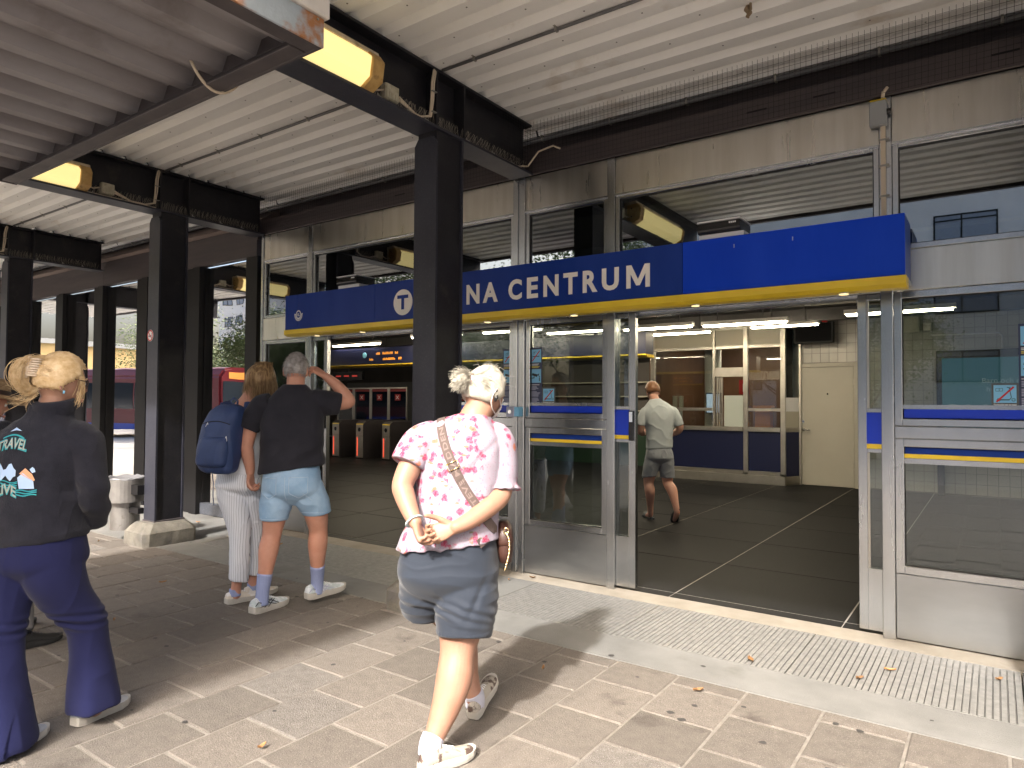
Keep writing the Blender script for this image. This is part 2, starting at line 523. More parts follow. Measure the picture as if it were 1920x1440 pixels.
for k, (xa, ya, xb, yb, vis, d) in enumerate(cells):
    zt = random.uniform(-0.0022, 0.0015)
    if k < 298 and vis:
        if yb - ya > Lp - 0.01:
            me = random.choice(pm)
        else:
            b = MB()
            b.box(-(xb - xa) / 2 + jn, -(yb - ya) / 2 + jn, -0.05, (xb - xa) / 2 - jn, (yb - ya) / 2 - jn, 0)
            me = b.mesh('paver', 'paver', bevel=0.006)
        inst('paver', me, pavement, ((xa + xb) / 2, (ya + yb) / 2, zt), (random.uniform(-.003, .003), random.uniform(-.003, .003), random.uniform(-.004, .004)))
    else:
        rest.box(xa + jn, ya + jn, -0.05, xb - jn, yb - jn, zt)
o = rest.build('far_paver_field', 'paver', pavement, kind='stuff', bevel=0.004)

ap = MB()
for xa, xb in ((-6.87, -3.63), (-3.14, 0.105)):
    pass
ap.box(-7.0, -1.36, -0.09, 5, -0.995, -0.001)
ap.box(-16, -1.36, -0.09, -7.0, 0.10, -0.003)
ap.box(-7.0, -0.995, -0.09, -6.875, -0.185, -0.002)
ap.box(-3.628, -0.995, -0.09, -3.142, -0.185, -0.002)
ap.box(0.108, -0.995, -0.09, 5, -0.185, -0.002)
ap.box(-6.875, -0.995, -0.09, 0.108, -0.185, -0.06, 1)
struct('concrete_apron', ap, ['concrete', 'pit'])
th = MB()
th.box(-7.0, -0.185, -0.09, 5, 0.055, -0.0005)
struct('threshold', th, 'sandy')

# interior floor of large terrazzo slabs, pale joints between them
fl = MB()
fl.box(-26, 0.055, -0.09, 4, 15, -0.003)
floor_in = struct('hall_floor', fl, 'tile_joint')
T = 1.227
fl_rest = MB()
slab = MB()
slab.box(-T / 2 + .006, -0.5975 + .006, -0.02, T / 2 - .006, 0.5975 - .006, 0)
slab_me = slab.mesh('floor_slab', 'terrazzo')
edge = MB()
for i in range(-20, 4):
    xa = -2.09 + i * T
    if xa < -25.8 or xa + T > 3.9:
        continue
    edge.box(xa + .004, 0.06, -0.02, xa + T - .004, 0.185, 0)
    for j in range(12):
        yc = 0.195 + 1.195 * (j + 0.5)
        if -14 < xa < 2 and j < 8:
            inst('floor_slab', slab_me, floor_in, (xa + T / 2, yc, 0))
        else:
            fl_rest.box(xa + .006, yc - .5915, -0.02, xa + T - .006, yc + .5915, 0)
edge.build('border_strip', 'terrazzo', floor_in)
fl_rest.build('far_floor_slabs', 'terrazzo', floor_in, kind='stuff')

# ------------------------------------------------------------------ entrance gratings
def grate_mesh():
    w, d = 1.072, 0.80
    fr = MB()
    t = 0.006
    fr.box(-w / 2, -d / 2, -0.03, w / 2, -d / 2 + t, 0)
    fr.box(-w / 2, d / 2 - t, -0.03, w / 2, d / 2, 0)
    fr.box(-w / 2, -d / 2 + t, -0.03, -w / 2 + t, d / 2 - t, 0)
    fr.box(w / 2 - t, -d / 2 + t, -0.03, w / 2, d / 2 - t, 0)
    br = MB()
    n = 34
    for i in range(1, n):
        x = -w / 2 + w * i / n
        br.box(x - .0016, -d / 2 + t, -0.03, x + .0016, d / 2 - t, -0.012)
    m = 58
    for i in range(n):
        xa, xb = -w / 2 + w * i / n + .0035, -w / 2 + w * (i + 1) / n - .0035
        for j in range(1, m):
            y = -d / 2 + d * j / m + (.5 * d / m if i % 2 else 0)
            br.box(xa, y - .0043, -0.010, xb, y + .0043, -0.0012)
    return fr, br
GRATES = [(-6.33, 'floor grating by the striped trousers, farthest along at the left doorway'), (-5.25, 'middle floor grating before the left doorway'), (-4.17, 'floor grating beside the near black column base'),
          (-2.597, 'floor grating in front of the sliding door panel with stickers'), (-1.517, 'middle floor grating before the right open doorway'), (-0.437, 'floor grating below the right glass panel at the bottom corner')]
fr, br = grate_mesh()
first = None
for x, lab in GRATES:
    if first is None:
        first = thing('floor_grating', lab, 'grating', (x, -0.59, -0.001), group='steel floor gratings along the entrance', local=True)
        fr.build('frame', 'galv', first)
        br.build('grid_bars', 'galv', first, kind='stuff')
    else:
        dup(first, (x, -0.59, -0.001), label=lab)

# ------------------------------------------------------------------ station building
BLD = thing('station_building', 'stainless steel and glass station entrance front with two open doorways', 'building', (-3.45, 0, 0))
ZT = 3.51
MULL = [(-7.29, -7.25), (-6.405, -6.335), (-4.42, -4.35), (-3.535, -3.41), (-2.595, -2.525), (-0.607, -0.535), (0.345, 0.415), (1.30, 1.37), (2.9, 2.97)]
for k, (a, b) in enumerate(MULL):
    m = MB()
    if b - a > 0.1:
        c = (a + b) / 2
        m.box(a, -0.02, 0, c - .012, 0.10, ZT)
        m.box(c - .012, -0.006, 0, c + .012, 0.09, ZT)
        m.box(c + .012, -0.02, 0, b, 0.10, ZT)
    else:
        m.box(a, -0.012, 0, b, 0.10, ZT)
    m.build('mullion', 'steel', BLD, bevel=0.003)
BAYS = [(MULL[i][1], MULL[i + 1][0]) for i in range(len(MULL) - 1)]

def frame_window(x0, x1, z0, z1, gl, y=0.0, fw=0.034, parent=None, name='window'):
    f = MB()
    f.box(x0, y, z0, x0 + fw, y + .07, z1)
    f.box(x1 - fw, y, z0, x1, y + .07, z1)
    f.box(x0 + fw, y, z1 - fw, x1 - fw, y + .07, z1)
    f.box(x0 + fw, y, z0, x1 - fw, y + .07, z0 + fw)
    w = f.build(name, 'steel', parent or BLD, bevel=0.003)
    p = MB()
    p.box(x0 + fw - .004, y + .030, z0 + fw - .004, x1 - fw + .004, y + .036, z1 - fw + .004)
    p.build('pane', gl, w)
    k = MB()
    i0, i1, j0, j1, e = x0 + fw, x1 - fw, z0 + fw, z1 - fw, .006
    k.box(i0, y + .022, j0, i0 + e, y + .0295, j1)
    k.box(i1 - e, y + .022, j0, i1, y + .0295, j1)
    k.box(i0 + e, y + .022, j0, i1 - e, y + .0295, j0 + e)
    k.box(i0 + e, y + .022, j1 - e, i1 - e, y + .0295, j1)
    k.build('gasket', 'rubber', w)
    return w

for k, (a, b) in enumerate(BAYS):
    m = MB()
    m.box(a + .002, 0.0, 3.205, b - .002, 0.05, ZT)
    m.build('steel_panel', 'steel_panel', BLD, bevel=0.002)
    frame_window(a + .002, b - .002, 2.50, 3.20, 'glass_high')
    m = MB()
    m.box(a + .002, 0.0, 2.235, b - .002, 0.05, 2.495)
    m.build('steel_panel', 'steel_panel', BLD, bevel=0.002)
    # ledge catching light on top of the window heads
    m = MB()
    m.box(a + .002, -0.016, 3.192, b - .002, -0.001, 3.206)
    m.build('ledge', 'steel', BLD)

def fixed_panel(a, b):
    a, b = a + .003, b - .003
    frame_window(a, b, 1.366, 2.23, 'glass_door', 0.0, 0.045)
    m = MB()
    m.box(a, -0.008, 1.285, b, 0.07, 1.363)
    m.build('rail', 'steel', BLD, bevel=0.004)
    frame_window(a, b, 0.425, 1.282, 'glass_door', 0.0, 0.05)
    m = MB()
    m.box(a, 0.0, 0.012, b, 0.06, 0.422)
    m.build('kick_panel', 'kick_steel', BLD, bevel=0.003)
    m = MB()
    m.box(a + .046, 0.022, 1.408, b - .046, 0.0285, 1.472)
    m.build('blue_band', 'blue_strip', BLD)
    m = MB()
    m.box(a + .046, 0.0215, 1.474, b - .046, 0.0285, 1.500)
    m.build('bead', 'steel', BLD)
    m = MB()
    m.box(a + .051, 0.022, 1.188, b - .051, 0.0285, 1.231)
    m.build('blue_band', 'sign_blue', BLD)
    m = MB()
    m.box(a + .051, 0.0215, 1.160, b - .051, 0.0285, 1.186)
    m.build('yellow_band', 'sign_yellow', BLD)
    m = MB()
    m.box(a + .051, 0.0215, 1.125, b - .051, 0.0285, 1.157)
    m.build('bead', 'steel', BLD)

for k in (0, 2, 3, 5, 6, 7):
    fixed_panel(*BAYS[k])

def sliding_leaf(x0, x1, stile):
    """the visible edge of an open sliding door; stile: 'l' or 'r' side carries the wide steel stile"""
    f = MB()
    y0, y1 = 0.012, 0.062
    sw = 0.054
    s0, s1 = (x1 - sw, x1) if stile == 'r' else (x0, x0 + sw)
    g0, g1 = (x0, x1 - sw) if stile == 'r' else (x0 + sw, x1)
    f.box(s0, y0, 0.03, s1, y1, 2.225)
    f.box(g0, y0, 2.19, g1, y1, 2.225)
    f.box(g0, y0, 1.448, g1, y1, 1.475)
    f.box(g0, y0, 1.185, g1, y1, 1.212)
    f.box(g0, y0, 0.03, g1, y1, 0.43)
    fw = 0.012
    lf = f.build('sliding_door', 'steel', BLD, bevel=0.002)
    for za, zb in ((0.43, 1.185), (1.475, 2.19)):
        p = MB()
        p.box(g0 + .001, 0.034, za, g1 - .001, 0.039, zb)
        p.build('pane', 'glass_door', lf)
        q = MB()
        e = g1 if stile == 'r' else g0
        q.box(e - fw if stile == 'r' else e, 0.028, za, e if stile == 'r' else e + fw, 0.045, zb)
        q.build('bead', 'steel_int', lf)
    p = MB()
    p.box(g0 - .002, 0.006, 1.243, g1 + .004, 0.05, 1.447)
    p.build('blue_square', 'blue_strip', lf)
    p = MB()
    p.box(g0 - .002, 0.006, 1.2125, g1 + .004, 0.05, 1.2425)
    p.build('yellow_band', 'sign_yellow', lf)
    return lf, (s0, s1)
lf, st = sliding_leaf(-2.523, -2.352, 'r')
h = MB()
h.box(st[0] + .004, -0.004, 1.20, st[1] - .012, 0.013, 1.44)
h.box(st[0] + .009, -0.007, 1.35, st[1] - .017, -0.003, 1.43, 1)
h.cyl((st[0] + .021, -0.012, 1.405), (st[0] + .021, -0.006, 1.405), 0.010, 12, 1)
h.build('door_lock', ['black_plastic', 'chrome'], lf)
lf, st = sliding_leaf(-0.747, -0.609, 'l')
lf, st = sliding_leaf(-6.333, -6.085, 'r')
h = MB()
h.box(st[0] + .004, -0.004, 1.20, st[1] - .012, 0.013, 1.44)
h.box(st[0] + .009, -0.007, 1.35, st[1] - .017, -0.003, 1.43, 1)
h.build('door_lock', ['black_plastic', 'chrome'], lf)
sliding_leaf(-4.62, -4.422, 'l')
for a, b in ((-6.335, -4.42), (-2.525, -0.607)):
    m = MB()
    m.box(a + .002, 0.004, 2.228, b - .002, 0.16, 2.234)
    m.box(a + .002, 0.07, 2.20, b - .002, 0.17, 2.2275)
    m.build('door_track', 'steel', BLD)

# shell of the hall behind the front
sh = MB()
sh.box(-26, 0.10, 3.10, 4, 15, 3.16)
sh.build('hall_ceiling', 'int_ceiling', BLD)
for y in (1.2, 2.0, 3.4, 5.2, 7.2):
    m = MB()
    m.box(-26, y, 2.90, 4, y + .16, 3.099)
    m.build('ceiling_joist', 'int_ceiling', BLD)
m = MB()
m.box(-26, 15, 0, 4, 15.2, 3.2)
m.box(-26.2, 0.2, 0, -26, 15.2, 3.2)
m.box(4, 0.1, 0, 4.2, 15.2, 3.95)
m.build('hall_wall', 'int_wall', BLD)
m = MB()
m.box(-30, 0.38, ZT + .15, 4.2, 0.5, 4.35)
m.box(-7.25, 0.12, 3.165, 4.2, 0.38, 3.70)
m.build('upper_wall', 'fascia_dark', BLD)
m = MB()
m.box(-7.29, -0.045, ZT + .002, 4.2, -0.02, 3.69)
m.build('fascia_board', 'fascia_dark', BLD)
for x in (-1.45, -1.0, 0.0, -5.0, -4.7):
    m = MB()
    m.box(x, -0.047, 3.60, x + .14, -0.0455, 3.612)
    m.build('vent_slot', 'post', BLD)

# tiled back wall with a service door
TW = MB()
TW.box(-3.16, 8.60, 0, 4, 8.75, 3.10)
tiled = TW.build('tiled_wall', 'tile_grout', BLD)
tw, thh = 0.148, 0.173
tb = MB()
tb.box(-tw / 2 + .003, -0.008, -thh / 2 + .003, tw / 2 - .003, 0, thh / 2 - .003)
tile_me = tb.mesh('tile', 'wall_tile')
tr = MB()
cnt = 0
for j in range(18):
    z = 0.02 + thh * (j + .5)
    for i in range(47):
        x = -3.08 + tw * (i + .5)
        if x + tw / 2 > 3.95 or (-3.15 < x < -1.97 and z < 2.30):
            continue
        if (-3.1 < x < -1.97 and z > 2.2) or (-1.62 < x < 0.72 and z > 1.5):
            inst('tile', tile_me, tiled, (x + 3.45, 8.6, z))
            cnt += 1
        else:
            tr.box(x - tw / 2 + .003, 8.592, z - thh / 2 + .003, x + tw / 2 - .003, 8.6, z + thh / 2 - .003)
tr.build('far_tiles', 'wall_tile', tiled, kind='stuff')
d = MB()
d.box(-3.075, 8.53, 0, -2.995, 8.6, 2.26)
d.box(-2.07, 8.53, 0, -1.99, 8.6, 2.26)
d.box(-2.995, 8.53, 2.185, -2.07, 8.6, 2.26)
d.build('door_frame', 'door_beige', BLD, bevel=0.004)
d = MB()
d.box(-2.99, 8.545, 0.01, -2.075, 8.59, 2.18)
dr = d.build('service_door', 'door_beige', BLD, bevel=0.003)
h = MB()
h.cyl((-2.93, 8.545, 1.03), (-2.93, 8.48, 1.03), 0.012, 10)
h.tube([(-2.93, 8.485, 1.03), (-2.80, 8.485, 1.025)], 0.011, 10)
h.cyl((-2.93, 8.545, 1.03), (-2.93, 8.538, 1.03), 0.03, 16)
h.build('handle', 'chrome', dr, smooth=True)
h = MB()
h.cyl((-2.93, 8.545, 1.18), (-2.93, 8.533, 1.18), 0.022, 16)
h.build('lock', 'chrome', dr)
h = MB()
h.cyl((-2.51, 8.545, 1.69), (-2.51, 8.538, 1.69), 0.014, 12)
h.build('peephole', 'black_plastic', dr)
for z in (0.25, 1.45, 1.85):
    h = MB()
    h.cyl((-2.075, 8.535, z), (-2.075, 8.535, z + .11), 0.013, 8)
    h.build('hinge', 'steel_int', dr)

# pale boxes and pipe on the tiled wall
def boxy(name, label, cat, x0, x1, y0, y1, z0, z1, m, bevel=0.01, group=None):
    t = thing(name, label, cat, ((x0 + x1) / 2, (y0 + y1) / 2, z0), group=group)
    b = MB()
    b.box(x0, y0, z0, x1, y1, z1 - .02)
    b.build('case', m, t, bevel=bevel)
    b = MB()
    b.box(x0 - .006, y0 - .006, z1 - .02, x1 + .006, y1, z1)
    b.build('lid', m, t, bevel=0.004)
    return t
boxy('cabinet', 'larger beige cabinet high on the tiled wall behind the right glass', 'cabinet', -1.28, -1.05, 8.44, 8.59, 2.74, 3.02, 'cream_panel')
boxy('cabinet', 'smaller pale cabinet beside the larger beige one on the tiled wall', 'cabinet', -0.99, -0.88, 8.47, 8.59, 2.75, 2.89, 'white_paint')
pipe = MB()
pipe.tube([(-0.87, 8.57, 2.68), (0.05, 8.57, 2.68), (0.10, 8.57, 2.63), (0.10, 8.57, 2.4)], 0.014, 8)
tag(pipe.build('wall_pipe', 'white_paint', smooth=True), 'thin pale pipe bent down the tiled wall above the screen', 'pipe')
# advertising screen standing before the tiled wall
ad = thing('advertising_screen', 'wide lit turquoise advertising screen in a dark frame behind the right glass', 'screen', (-0.2, 8.4, 0))
b = MB()
b.box(-0.80, 8.36, 1.05, 1.45, 8.50, 2.40)
b.build('casing', 'black_plastic', ad, bevel=0.01)
b = MB()
b.box(-0.72, 8.352, 1.13, 1.38, 8.3585, 2.27)
scr = b.build('display', emis('screen_turquoise', (0.05, 0.14, 0.17), 0.13), ad)
tm = MB()
text_into(tm, 'Barn och cancer', 0.115, lambda x, y, z: (-0.18 + x, 8.349, 1.86 + y), align='LEFT')
text_into(tm, 'hör inte ihop.', 0.115, lambda x, y, z: (-0.12 + x, 8.349, 1.72 + y), align='LEFT')
text_into(tm, 'RN', 0.42, lambda x, y, z: (-0.66 + x, 8.349, 1.22 + y), bold=0.008)
tm.build('lettering', emis('screen_text', (0.30, 0.36, 0.36), 0.12), ad)
b = MB()
b.box(-0.80, 8.38, 0, -0.70, 8.48, 1.05)
b.box(1.35, 8.38, 0, 1.45, 8.48, 1.05)
b.build('stand', 'black_plastic', ad)
# hanging black display, alarm lamp
hs = thing('hanging_display', 'switched off black display hanging above the beige service door', 'display', (-2.72, 8.2, 2.62))
b = MB()
b.box(-2.99, 8.10, 2.60, -2.33, 8.24, 2.98)
b.build('casing', 'rubber', hs, bevel=0.01)
b = MB()
b.box(-2.96, 8.096, 2.63, -2.36, 8.099, 2.95)
b.build('display', mat('dark_display', (0.004, 0.004, 0.005), 0.6, spec=0.05), hs)
b = MB()
b.box(-2.70, 8.15, 2.98, -2.62, 8.20, 3.10)
b.build('bracket', 'int_ceiling', hs)
al = thing('alarm_lamp', 'small red alarm lamp under the hall ceiling', 'lamp', (-2.45, 8.0, 3.0))
b = MB()
b.cyl((-2.45, 8.0, 3.02), (-2.45, 8.0, 3.10), 0.05, 14)
b.build('base', 'grey_box', al)
b = MB()
b.cyl((-2.45, 8.0, 2.95), (-2.45, 8.0, 3.02), 0.045, 14)
b.build('lens', 'red', al, smooth=True)
lsp = thing('loudspeaker', 'grey round loudspeaker under the hall ceiling beside the alarm lamp', 'loudspeaker', (-2.72, 7.9, 2.95))
b = MB()
b.box(-2.82, 7.9, 2.93, -2.60, 8.02, 3.10)
b.build('case', 'grey_box', lsp, bevel=0.015)
b = MB()
b.cyl((-2.71, 7.9, 3.01), (-2.71, 7.885, 3.01), 0.07, 20)
b.build('cone', 'white_plastic', lsp)

# ------------------------------------------------------------------ ticket booth
BT = thing('ticket_booth', 'steel framed ticket booth with navy lower panels at the back of the hall', 'booth', (-4.5, 8.3, 0))
BX0, BX1, BY = -5.82, -3.16, 8.20
def bar(*a, name='frame_bar'):
    b = MB()
    b.box(*a)
    return b.build(name, 'steel_int', BT, bevel=0.004)
for x, w in ((BX0, .09), (-4.52, .05), (-3.93, .09), (BX1 - .09, .09)):
    bar(x, BY - .02, 0.2 if x != -4.52 else 1.06, x + w, BY + .06, 3.0)
segs = [(BX0 + .09, -4.52), (-4.47, -3.93), (-3.84, BX1 - .09)]
for a, b_ in segs:
    for z0, z1 in ((2.93, 3.0), (2.56, 2.62)):
        bar(a + .001, BY - .018, z0, b_ - .001, BY + .05, z1)
for a, b_ in (segs[0], segs[2]):
    bar(a + .001, BY - .018, 1.36, b_ - .001, BY + .05, 1.42)
for a, b_ in ((BX0 + .09, -3.93), (-3.84, BX1 - .09)):
    bar(a + .001, BY - .05, 0.98, b_ - .001, BY + .06, 1.06, name='counter_edge')
    b = MB()
    b.box(a + .002, BY, 0.24, b_ - .002, BY + .03, 0.975)
    b.build('navy_panel', 'navy_panel', BT)
    bar(a + .001, BY - .03, 0.17, b_ - .001, BY + .06, 0.235, name='skirting')
b = MB()
b.box(BX0, BY - .06, 0.0, BX1, BY + .06, 0.165)
b.build('plinth', 'steel_int', BT, bevel=0.006)
for a, b_ in segs:
    b = MB()
    b.box(a + .002, BY + .01, 2.622, b_ - .002, BY + .03, 2.928)
    b.build('cream_panel', 'cream_panel', BT)
for a, b_ in (segs[0], segs[2]):
    b = MB()
    b.box(a + .001, BY + .012, 1.422, b_ - .001, BY + .018, 2.558)
    b.build('pane', 'glass_plain', BT)
    b = MB()
    b.box(a + .001, BY + .012, 1.062, b_ - .001, BY + .018, 1.358)
    b.build('pane', 'glass_plain', BT)
a, b_ = segs[1]
bar(a + .001, BY - .02, 2.02, b_ - .001, BY + .055, 2.20, name='hatch_header')
b = MB()
b.box(a + .001, BY + .012, 2.202, b_ - .001, BY + .018, 2.558)
b.build('pane', 'glass_plain', BT)
b = MB()
b.box(a + .16, BY + .03, 1.06, b_ - .002, BY + .036, 1.66)
b.build('sliding_pane', mat('frosted_pane', (0.55, 0.6, 0.56), 0.4), BT)
for k in range(3):
    b = MB()
    b.box(a + .02 + k * .045, BY + .02, 1.062, a + .045 + k * .045, BY + .05, 2.018)
    b.build('hatch_rail', 'steel_int', BT)
# chamfered end
b = MB()
b.prism([(BX1, BY + .0), (BX1 + .002, BY + .06), (-3.0, 8.56), (-2.97, 8.52)], 'z', 0.0, 0.165)
b.build('plinth', 'steel_int', BT)
b = MB()
b.prism([(BX1, BY + .02), (BX1, BY + .05), (-3.0, 8.54), (-2.985, 8.52)], 'z', 0.167, 0.98)
b.build('navy_panel', 'navy_panel', BT)
for z0, z1, mm in ((0.982, 1.06, 'steel_int'), (1.062, 1.36, 'cream_panel'), (1.362, 1.62, 'white_plastic'), (1.622, 2.9, 'glass_plain'), (2.902, 3.0, 'steel_int')):
    b = MB()
    b.prism([(BX1, BY + .02), (BX1, BY + .05), (-3.0, 8.54), (-2.985, 8.52)], 'z', z0, z1)
    b.build('end_panel', mm, BT)
bar(-3.03, 8.50, 0.0, -2.96, 8.59, 3.0)
# inside of the booth
b = MB()
b.box(BX0 - .06, BY + .06, 0, BX0, 11.5, 3.05)
b.box(BX0, 11.4, 0, BX1 + .2, 11.5, 3.05)
b.box(BX1 + .14, 8.76, 0, BX1 + .2, 11.4, 3.05)
b.build('booth_wall', 'booth_brown', BT)
b = MB()
b.box(BX0, BY + .06, 0, BX1, BY + .9, 1.0)
b.build('desk', 'cream_panel', BT)
b = MB()
b.cyl((-4.86, 9.2, 0), (-4.86, 9.2, 3.09), 0.17, 24)
tag(b.build('round_pillar', 'white_paint', smooth=True), 'pale round pillar standing inside the ticket booth', 'pillar')
mo = thing('monitor', 'monitor with a pale screen on the booth desk behind the glass', 'monitor', (-4.66, 8.75, 1.0))
b = MB()
b.box(-4.84, 8.70, 1.30, -4.52, 8.73, 1.72)
b.build('casing', 'black_plastic', mo, bevel=0.005)
b = MB()
b.box(-4.82, 8.696, 1.32, -4.54, 8.699, 1.70)
b.build('display', emis('monitor_white', (0.40, 0.50, 0.60), 0.16), mo)
b = MB()
b.box(-4.72, 8.71, 1.01, -4.64, 8.74, 1.30)
b.box(-4.78, 8.66, 1.0, -4.58, 8.80, 1.012)
b.build('stand', 'black_plastic', mo)
fs = thing('red_sign', 'red wall sign with a white extinguisher pictogram inside the booth', 'sign', (-4.25, 9.2, 1.75))
b = MB()
b.box(-4.37, 9.38, 1.70, -4.16, 9.39, 2.0)
b.build('plate', 'red', fs)
b = MB()
b.box(-4.29, 9.376, 1.75, -4.24, 9.379, 1.92)
b.build('pictogram', 'white_print', fs)
for k, x in enumerate((-5.5, -5.36)):
    t = thing('paper_roll', ('left' if k == 0 else 'right') + ' cream cylinder of two standing on the booth desk', 'cylinder', (x, 8.7, 1.0), group='cream cylinders on the booth desk')
    b = MB()
    b.cyl((x, 8.7, 1.42), (x, 8.7, 1.66), 0.05, 18)
    b.build('cylinder', 'cream_panel', t, smooth=False)
    b = MB()
    b.cyl((x, 8.7, 1.0), (x, 8.7, 1.42), 0.03, 12)
    b.build('stem', 'white_paint', t)
pb = thing('parcel', 'orange tray on the booth desk behind the right pane', 'tray', (-3.65, 8.6, 1.36))
b = MB()
b.box(-3.83, 8.45, 1.42, -3.48, 8.7, 1.47)
b.box(-3.80, 8.48, 1.0, -3.51, 8.67, 1.42)
b.build('tray', mat('orange_tray', (0.75, 0.28, 0.04), 0.5), pb, bevel=0.01)

# ------------------------------------------------------------------ hall ceiling lights
def tube_light(x0, x1, y, z, label, group='fluorescent lights under the hall ceiling'):
    t = thing('ceiling_light', label, 'ceiling light', ((x0 + x1) / 2, y, z), group=group)
    b = MB()
    b.box(x0, y - .055, z, x1, y + .055, z + .05)
    b.build('housing', 'white_paint', t)
    for xx in (x0 + .2, x1 - .22):
        b = MB()
        b.box(xx, y - .01, z + .0505, xx + .02, y + .01, 3.10)
        b.build('hanger', 'int_ceiling', t)
    b = MB()
    b.box(x0 + .03, y - .040, z - .022, x1 - .03, y + .040, z - .001)
    b.build('diffuser', 'tube_light', t)
LT = [(-4.55, -3.47, 4.30, 2.60, 'lit fluorescent light left of the gap in the row before the booth'), (-3.38, -2.22, 4.42, 2.60, 'lit fluorescent light hanging nearest before the booth front'),
      (-1.50, -0.35, 4.14, 2.60, 'lit fluorescent light above the beige cabinet behind the right glass'), (-3.75, -3.03, 2.66, 2.60, 'lit fluorescent light just inside the right door, by the door leaf'),
      (-2.84, -1.76, 2.62, 2.60, 'lit fluorescent light just inside the right doorway, at its middle'), (-5.9, -4.75, 4.30, 2.62, 'lit fluorescent light above the hall behind the stickered glass'),
      (-10.3, -8.85, 3.90, 2.75, 'lit fluorescent light above the left doorway opening'), (-8.66, -7.5, 3.77, 2.75, 'lit fluorescent light in the left doorway beside the near column'),
      (-11.9, -10.45, 5.0, 2.72, 'lit fluorescent light before the dark blue hall sign'), (-9.25, -8.0, 4.70, 2.75, 'second row fluorescent light in the left doorway'),
      (-7.2, -6.0, 4.3, 2.7, 'lit fluorescent light behind the near black column'), (-13.4, -12.1, 7.0, 2.6, 'far lit fluorescent light above the ticket gates'),
      (-11.6, -10.4, 7.2, 2.6, 'far lit fluorescent light right of the ticket gates'), (-9.0, -7.8, 7.0, 2.65, 'far fluorescent light left of the booth'), (-5.2, -4.0, 6.6, 2.75, 'fluorescent light close above the booth'), (-3.4,-2.3,6.8,2.8,'fluorescent light close before the hanging display'),
      (-15.5, -14.2, 4.0, 2.7, 'fluorescent light far along the hall behind the dark glass'), (-17.5, -16.2, 6.0, 2.7, 'farthest fluorescent light behind the dark glass'), (0.4, 1.5, 4.2, 2.6, 'fluorescent light behind the right glass near the screen'), (-4.9, -3.7, 10.0, 2.85, 'fluorescent light inside the ticket booth')]
for a in LT:
    tube_light(*a)
# round ceiling lamp seen between door leaves
rl = thing('round_ceiling_lamp', 'round white lamp glowing under the hall ceiling left of the booth', 'ceiling light', (-7.2, 8.2, 2.55))
b = MB()
b.cyl((-7.2, 8.2, 2.60), (-7.2, 8.2, 3.1), 0.03, 10)
b.build('stem', 'int_ceiling', rl)
b = MB()
b.tube([(-7.2, 8.2, 2.46), (-7.2, 8.2, 2.50), (-7.2, 8.2, 2.56), (-7.2, 8.2, 2.60)], [0.16, 0.3, 0.3, 0.12], 24)
b.build('diffuser', 'tube_light', rl, smooth=True)

# ------------------------------------------------------------------ blue sign inside the hall
HS = thing('hall_sign', 'long dark blue sign with yellow lower edge hanging inside the hall', 'sign', (-8.2, 5.1, 2.25))
b = MB()
b.box(-13.4, 5.0, 2.285, -4.5, 5.3, 2.63)
b.build('sign_box', 'navy_panel', HS)
b = MB()
b.prism([(4.985, 2.282), (4.985, 2.262), (5.05, 2.235), (5.3, 2.235), (5.3, 2.282)], 'x', -13.4, -4.49)
b.build('yellow_edge', 'sign_yellow', HS)
led = emis('amber_led', (0.8, 0.32, 0.04), 0.16)
b = MB()
for x0, x1, z in ((-10.55, -10.43, 2.48), (-10.36, -10.05, 2.48), (-10.0, -9.9, 2.48), (-10.35, -9.98, 2.36), (-9.9, -9.8, 2.36), (-10.75, -10.62, 2.36)):
    n = int((x1 - x0) / .03)
    for k in range(n):
        hgt = random.choice((.035, .05, .05))
        b.box(x0 + k * .03, 4.992, z, x0 + k * .03 + .018, 4.996, z + hgt)
b.build('led_dots', led, HS, kind='stuff')
b = MB()
b.cyl((-10.9, 4.999, 2.48), (-10.9, 4.994, 2.48), 0.06, 20)
b.build('line_emblem', 'sky_print', HS)
b = MB()
for x in (-12.5, -9.0, -5.5):
    b.box(x, 5.13, 2.63, x + .05, 5.18, 3.1)
b.build('hanger', 'int_ceiling', HS)

# ------------------------------------------------------------------ ticket gates and glass barrier
def gate_at(x, y, label, first=[None]):
    if first[0] is None:
        t = thing('ticket_gate', label, 'ticket gate', (x, y, 0), group='ticket gates in a row', local=True)
        b = MB()
        b.prism([(0.012, 0), (0.012, 0.93), (0.10, 1.0), (1.6, 1.0), (1.7, 0.9), (1.7, 0)], 'x', -0.15, 0.15)
        b.build('cabinet', mat('dark_gate_case', (0.028, 0.024, 0.026), 0.4), t, bevel=0.008)
        b = MB()
        b.box(-0.13, -0.004, 0.04, 0.13, 0.008, 0.60)
        b.box(-0.13, -0.004, 0.605, 0.13, 0.008, 0.90)
        b.build('front_plate', 'steel_int', t, bevel=0.004)
        b = MB()
        b.prism([(-0.006, 0.905), (0.085, 0.985), (0.095, 0.978), (0.005, 0.90)], 'x', -0.13, 0.13)
        b.build('yellow_top', 'sign_yellow', t)
        b = MB()
        b.box(-0.085, -0.010, 0.08, -0.055, -0.005, 0.56)
        b.build('light_strip', emis('red_strip', (0.85, 0.10, 0.05), 0.28), t)
        b = MB()
        b.disc((0.0, -0.008, 0.77), (1, 0, 0), (0, 0, 1), 0.055, 20)
        b.build('card_reader', 'black_plastic', t)
        first[0] = t
    else:
        dup(first[0], (x, y, 0), label=label)
gate_at(-14.55, 7.35, 'ticket gate with red light strip, farthest left of three by the doorway edge')
gate_at(-13.62, 7.35, 'ticket gate with red light strip between two others')
gate_at(-12.75, 7.45, 'ticket gate with red light strip beside the near black column')
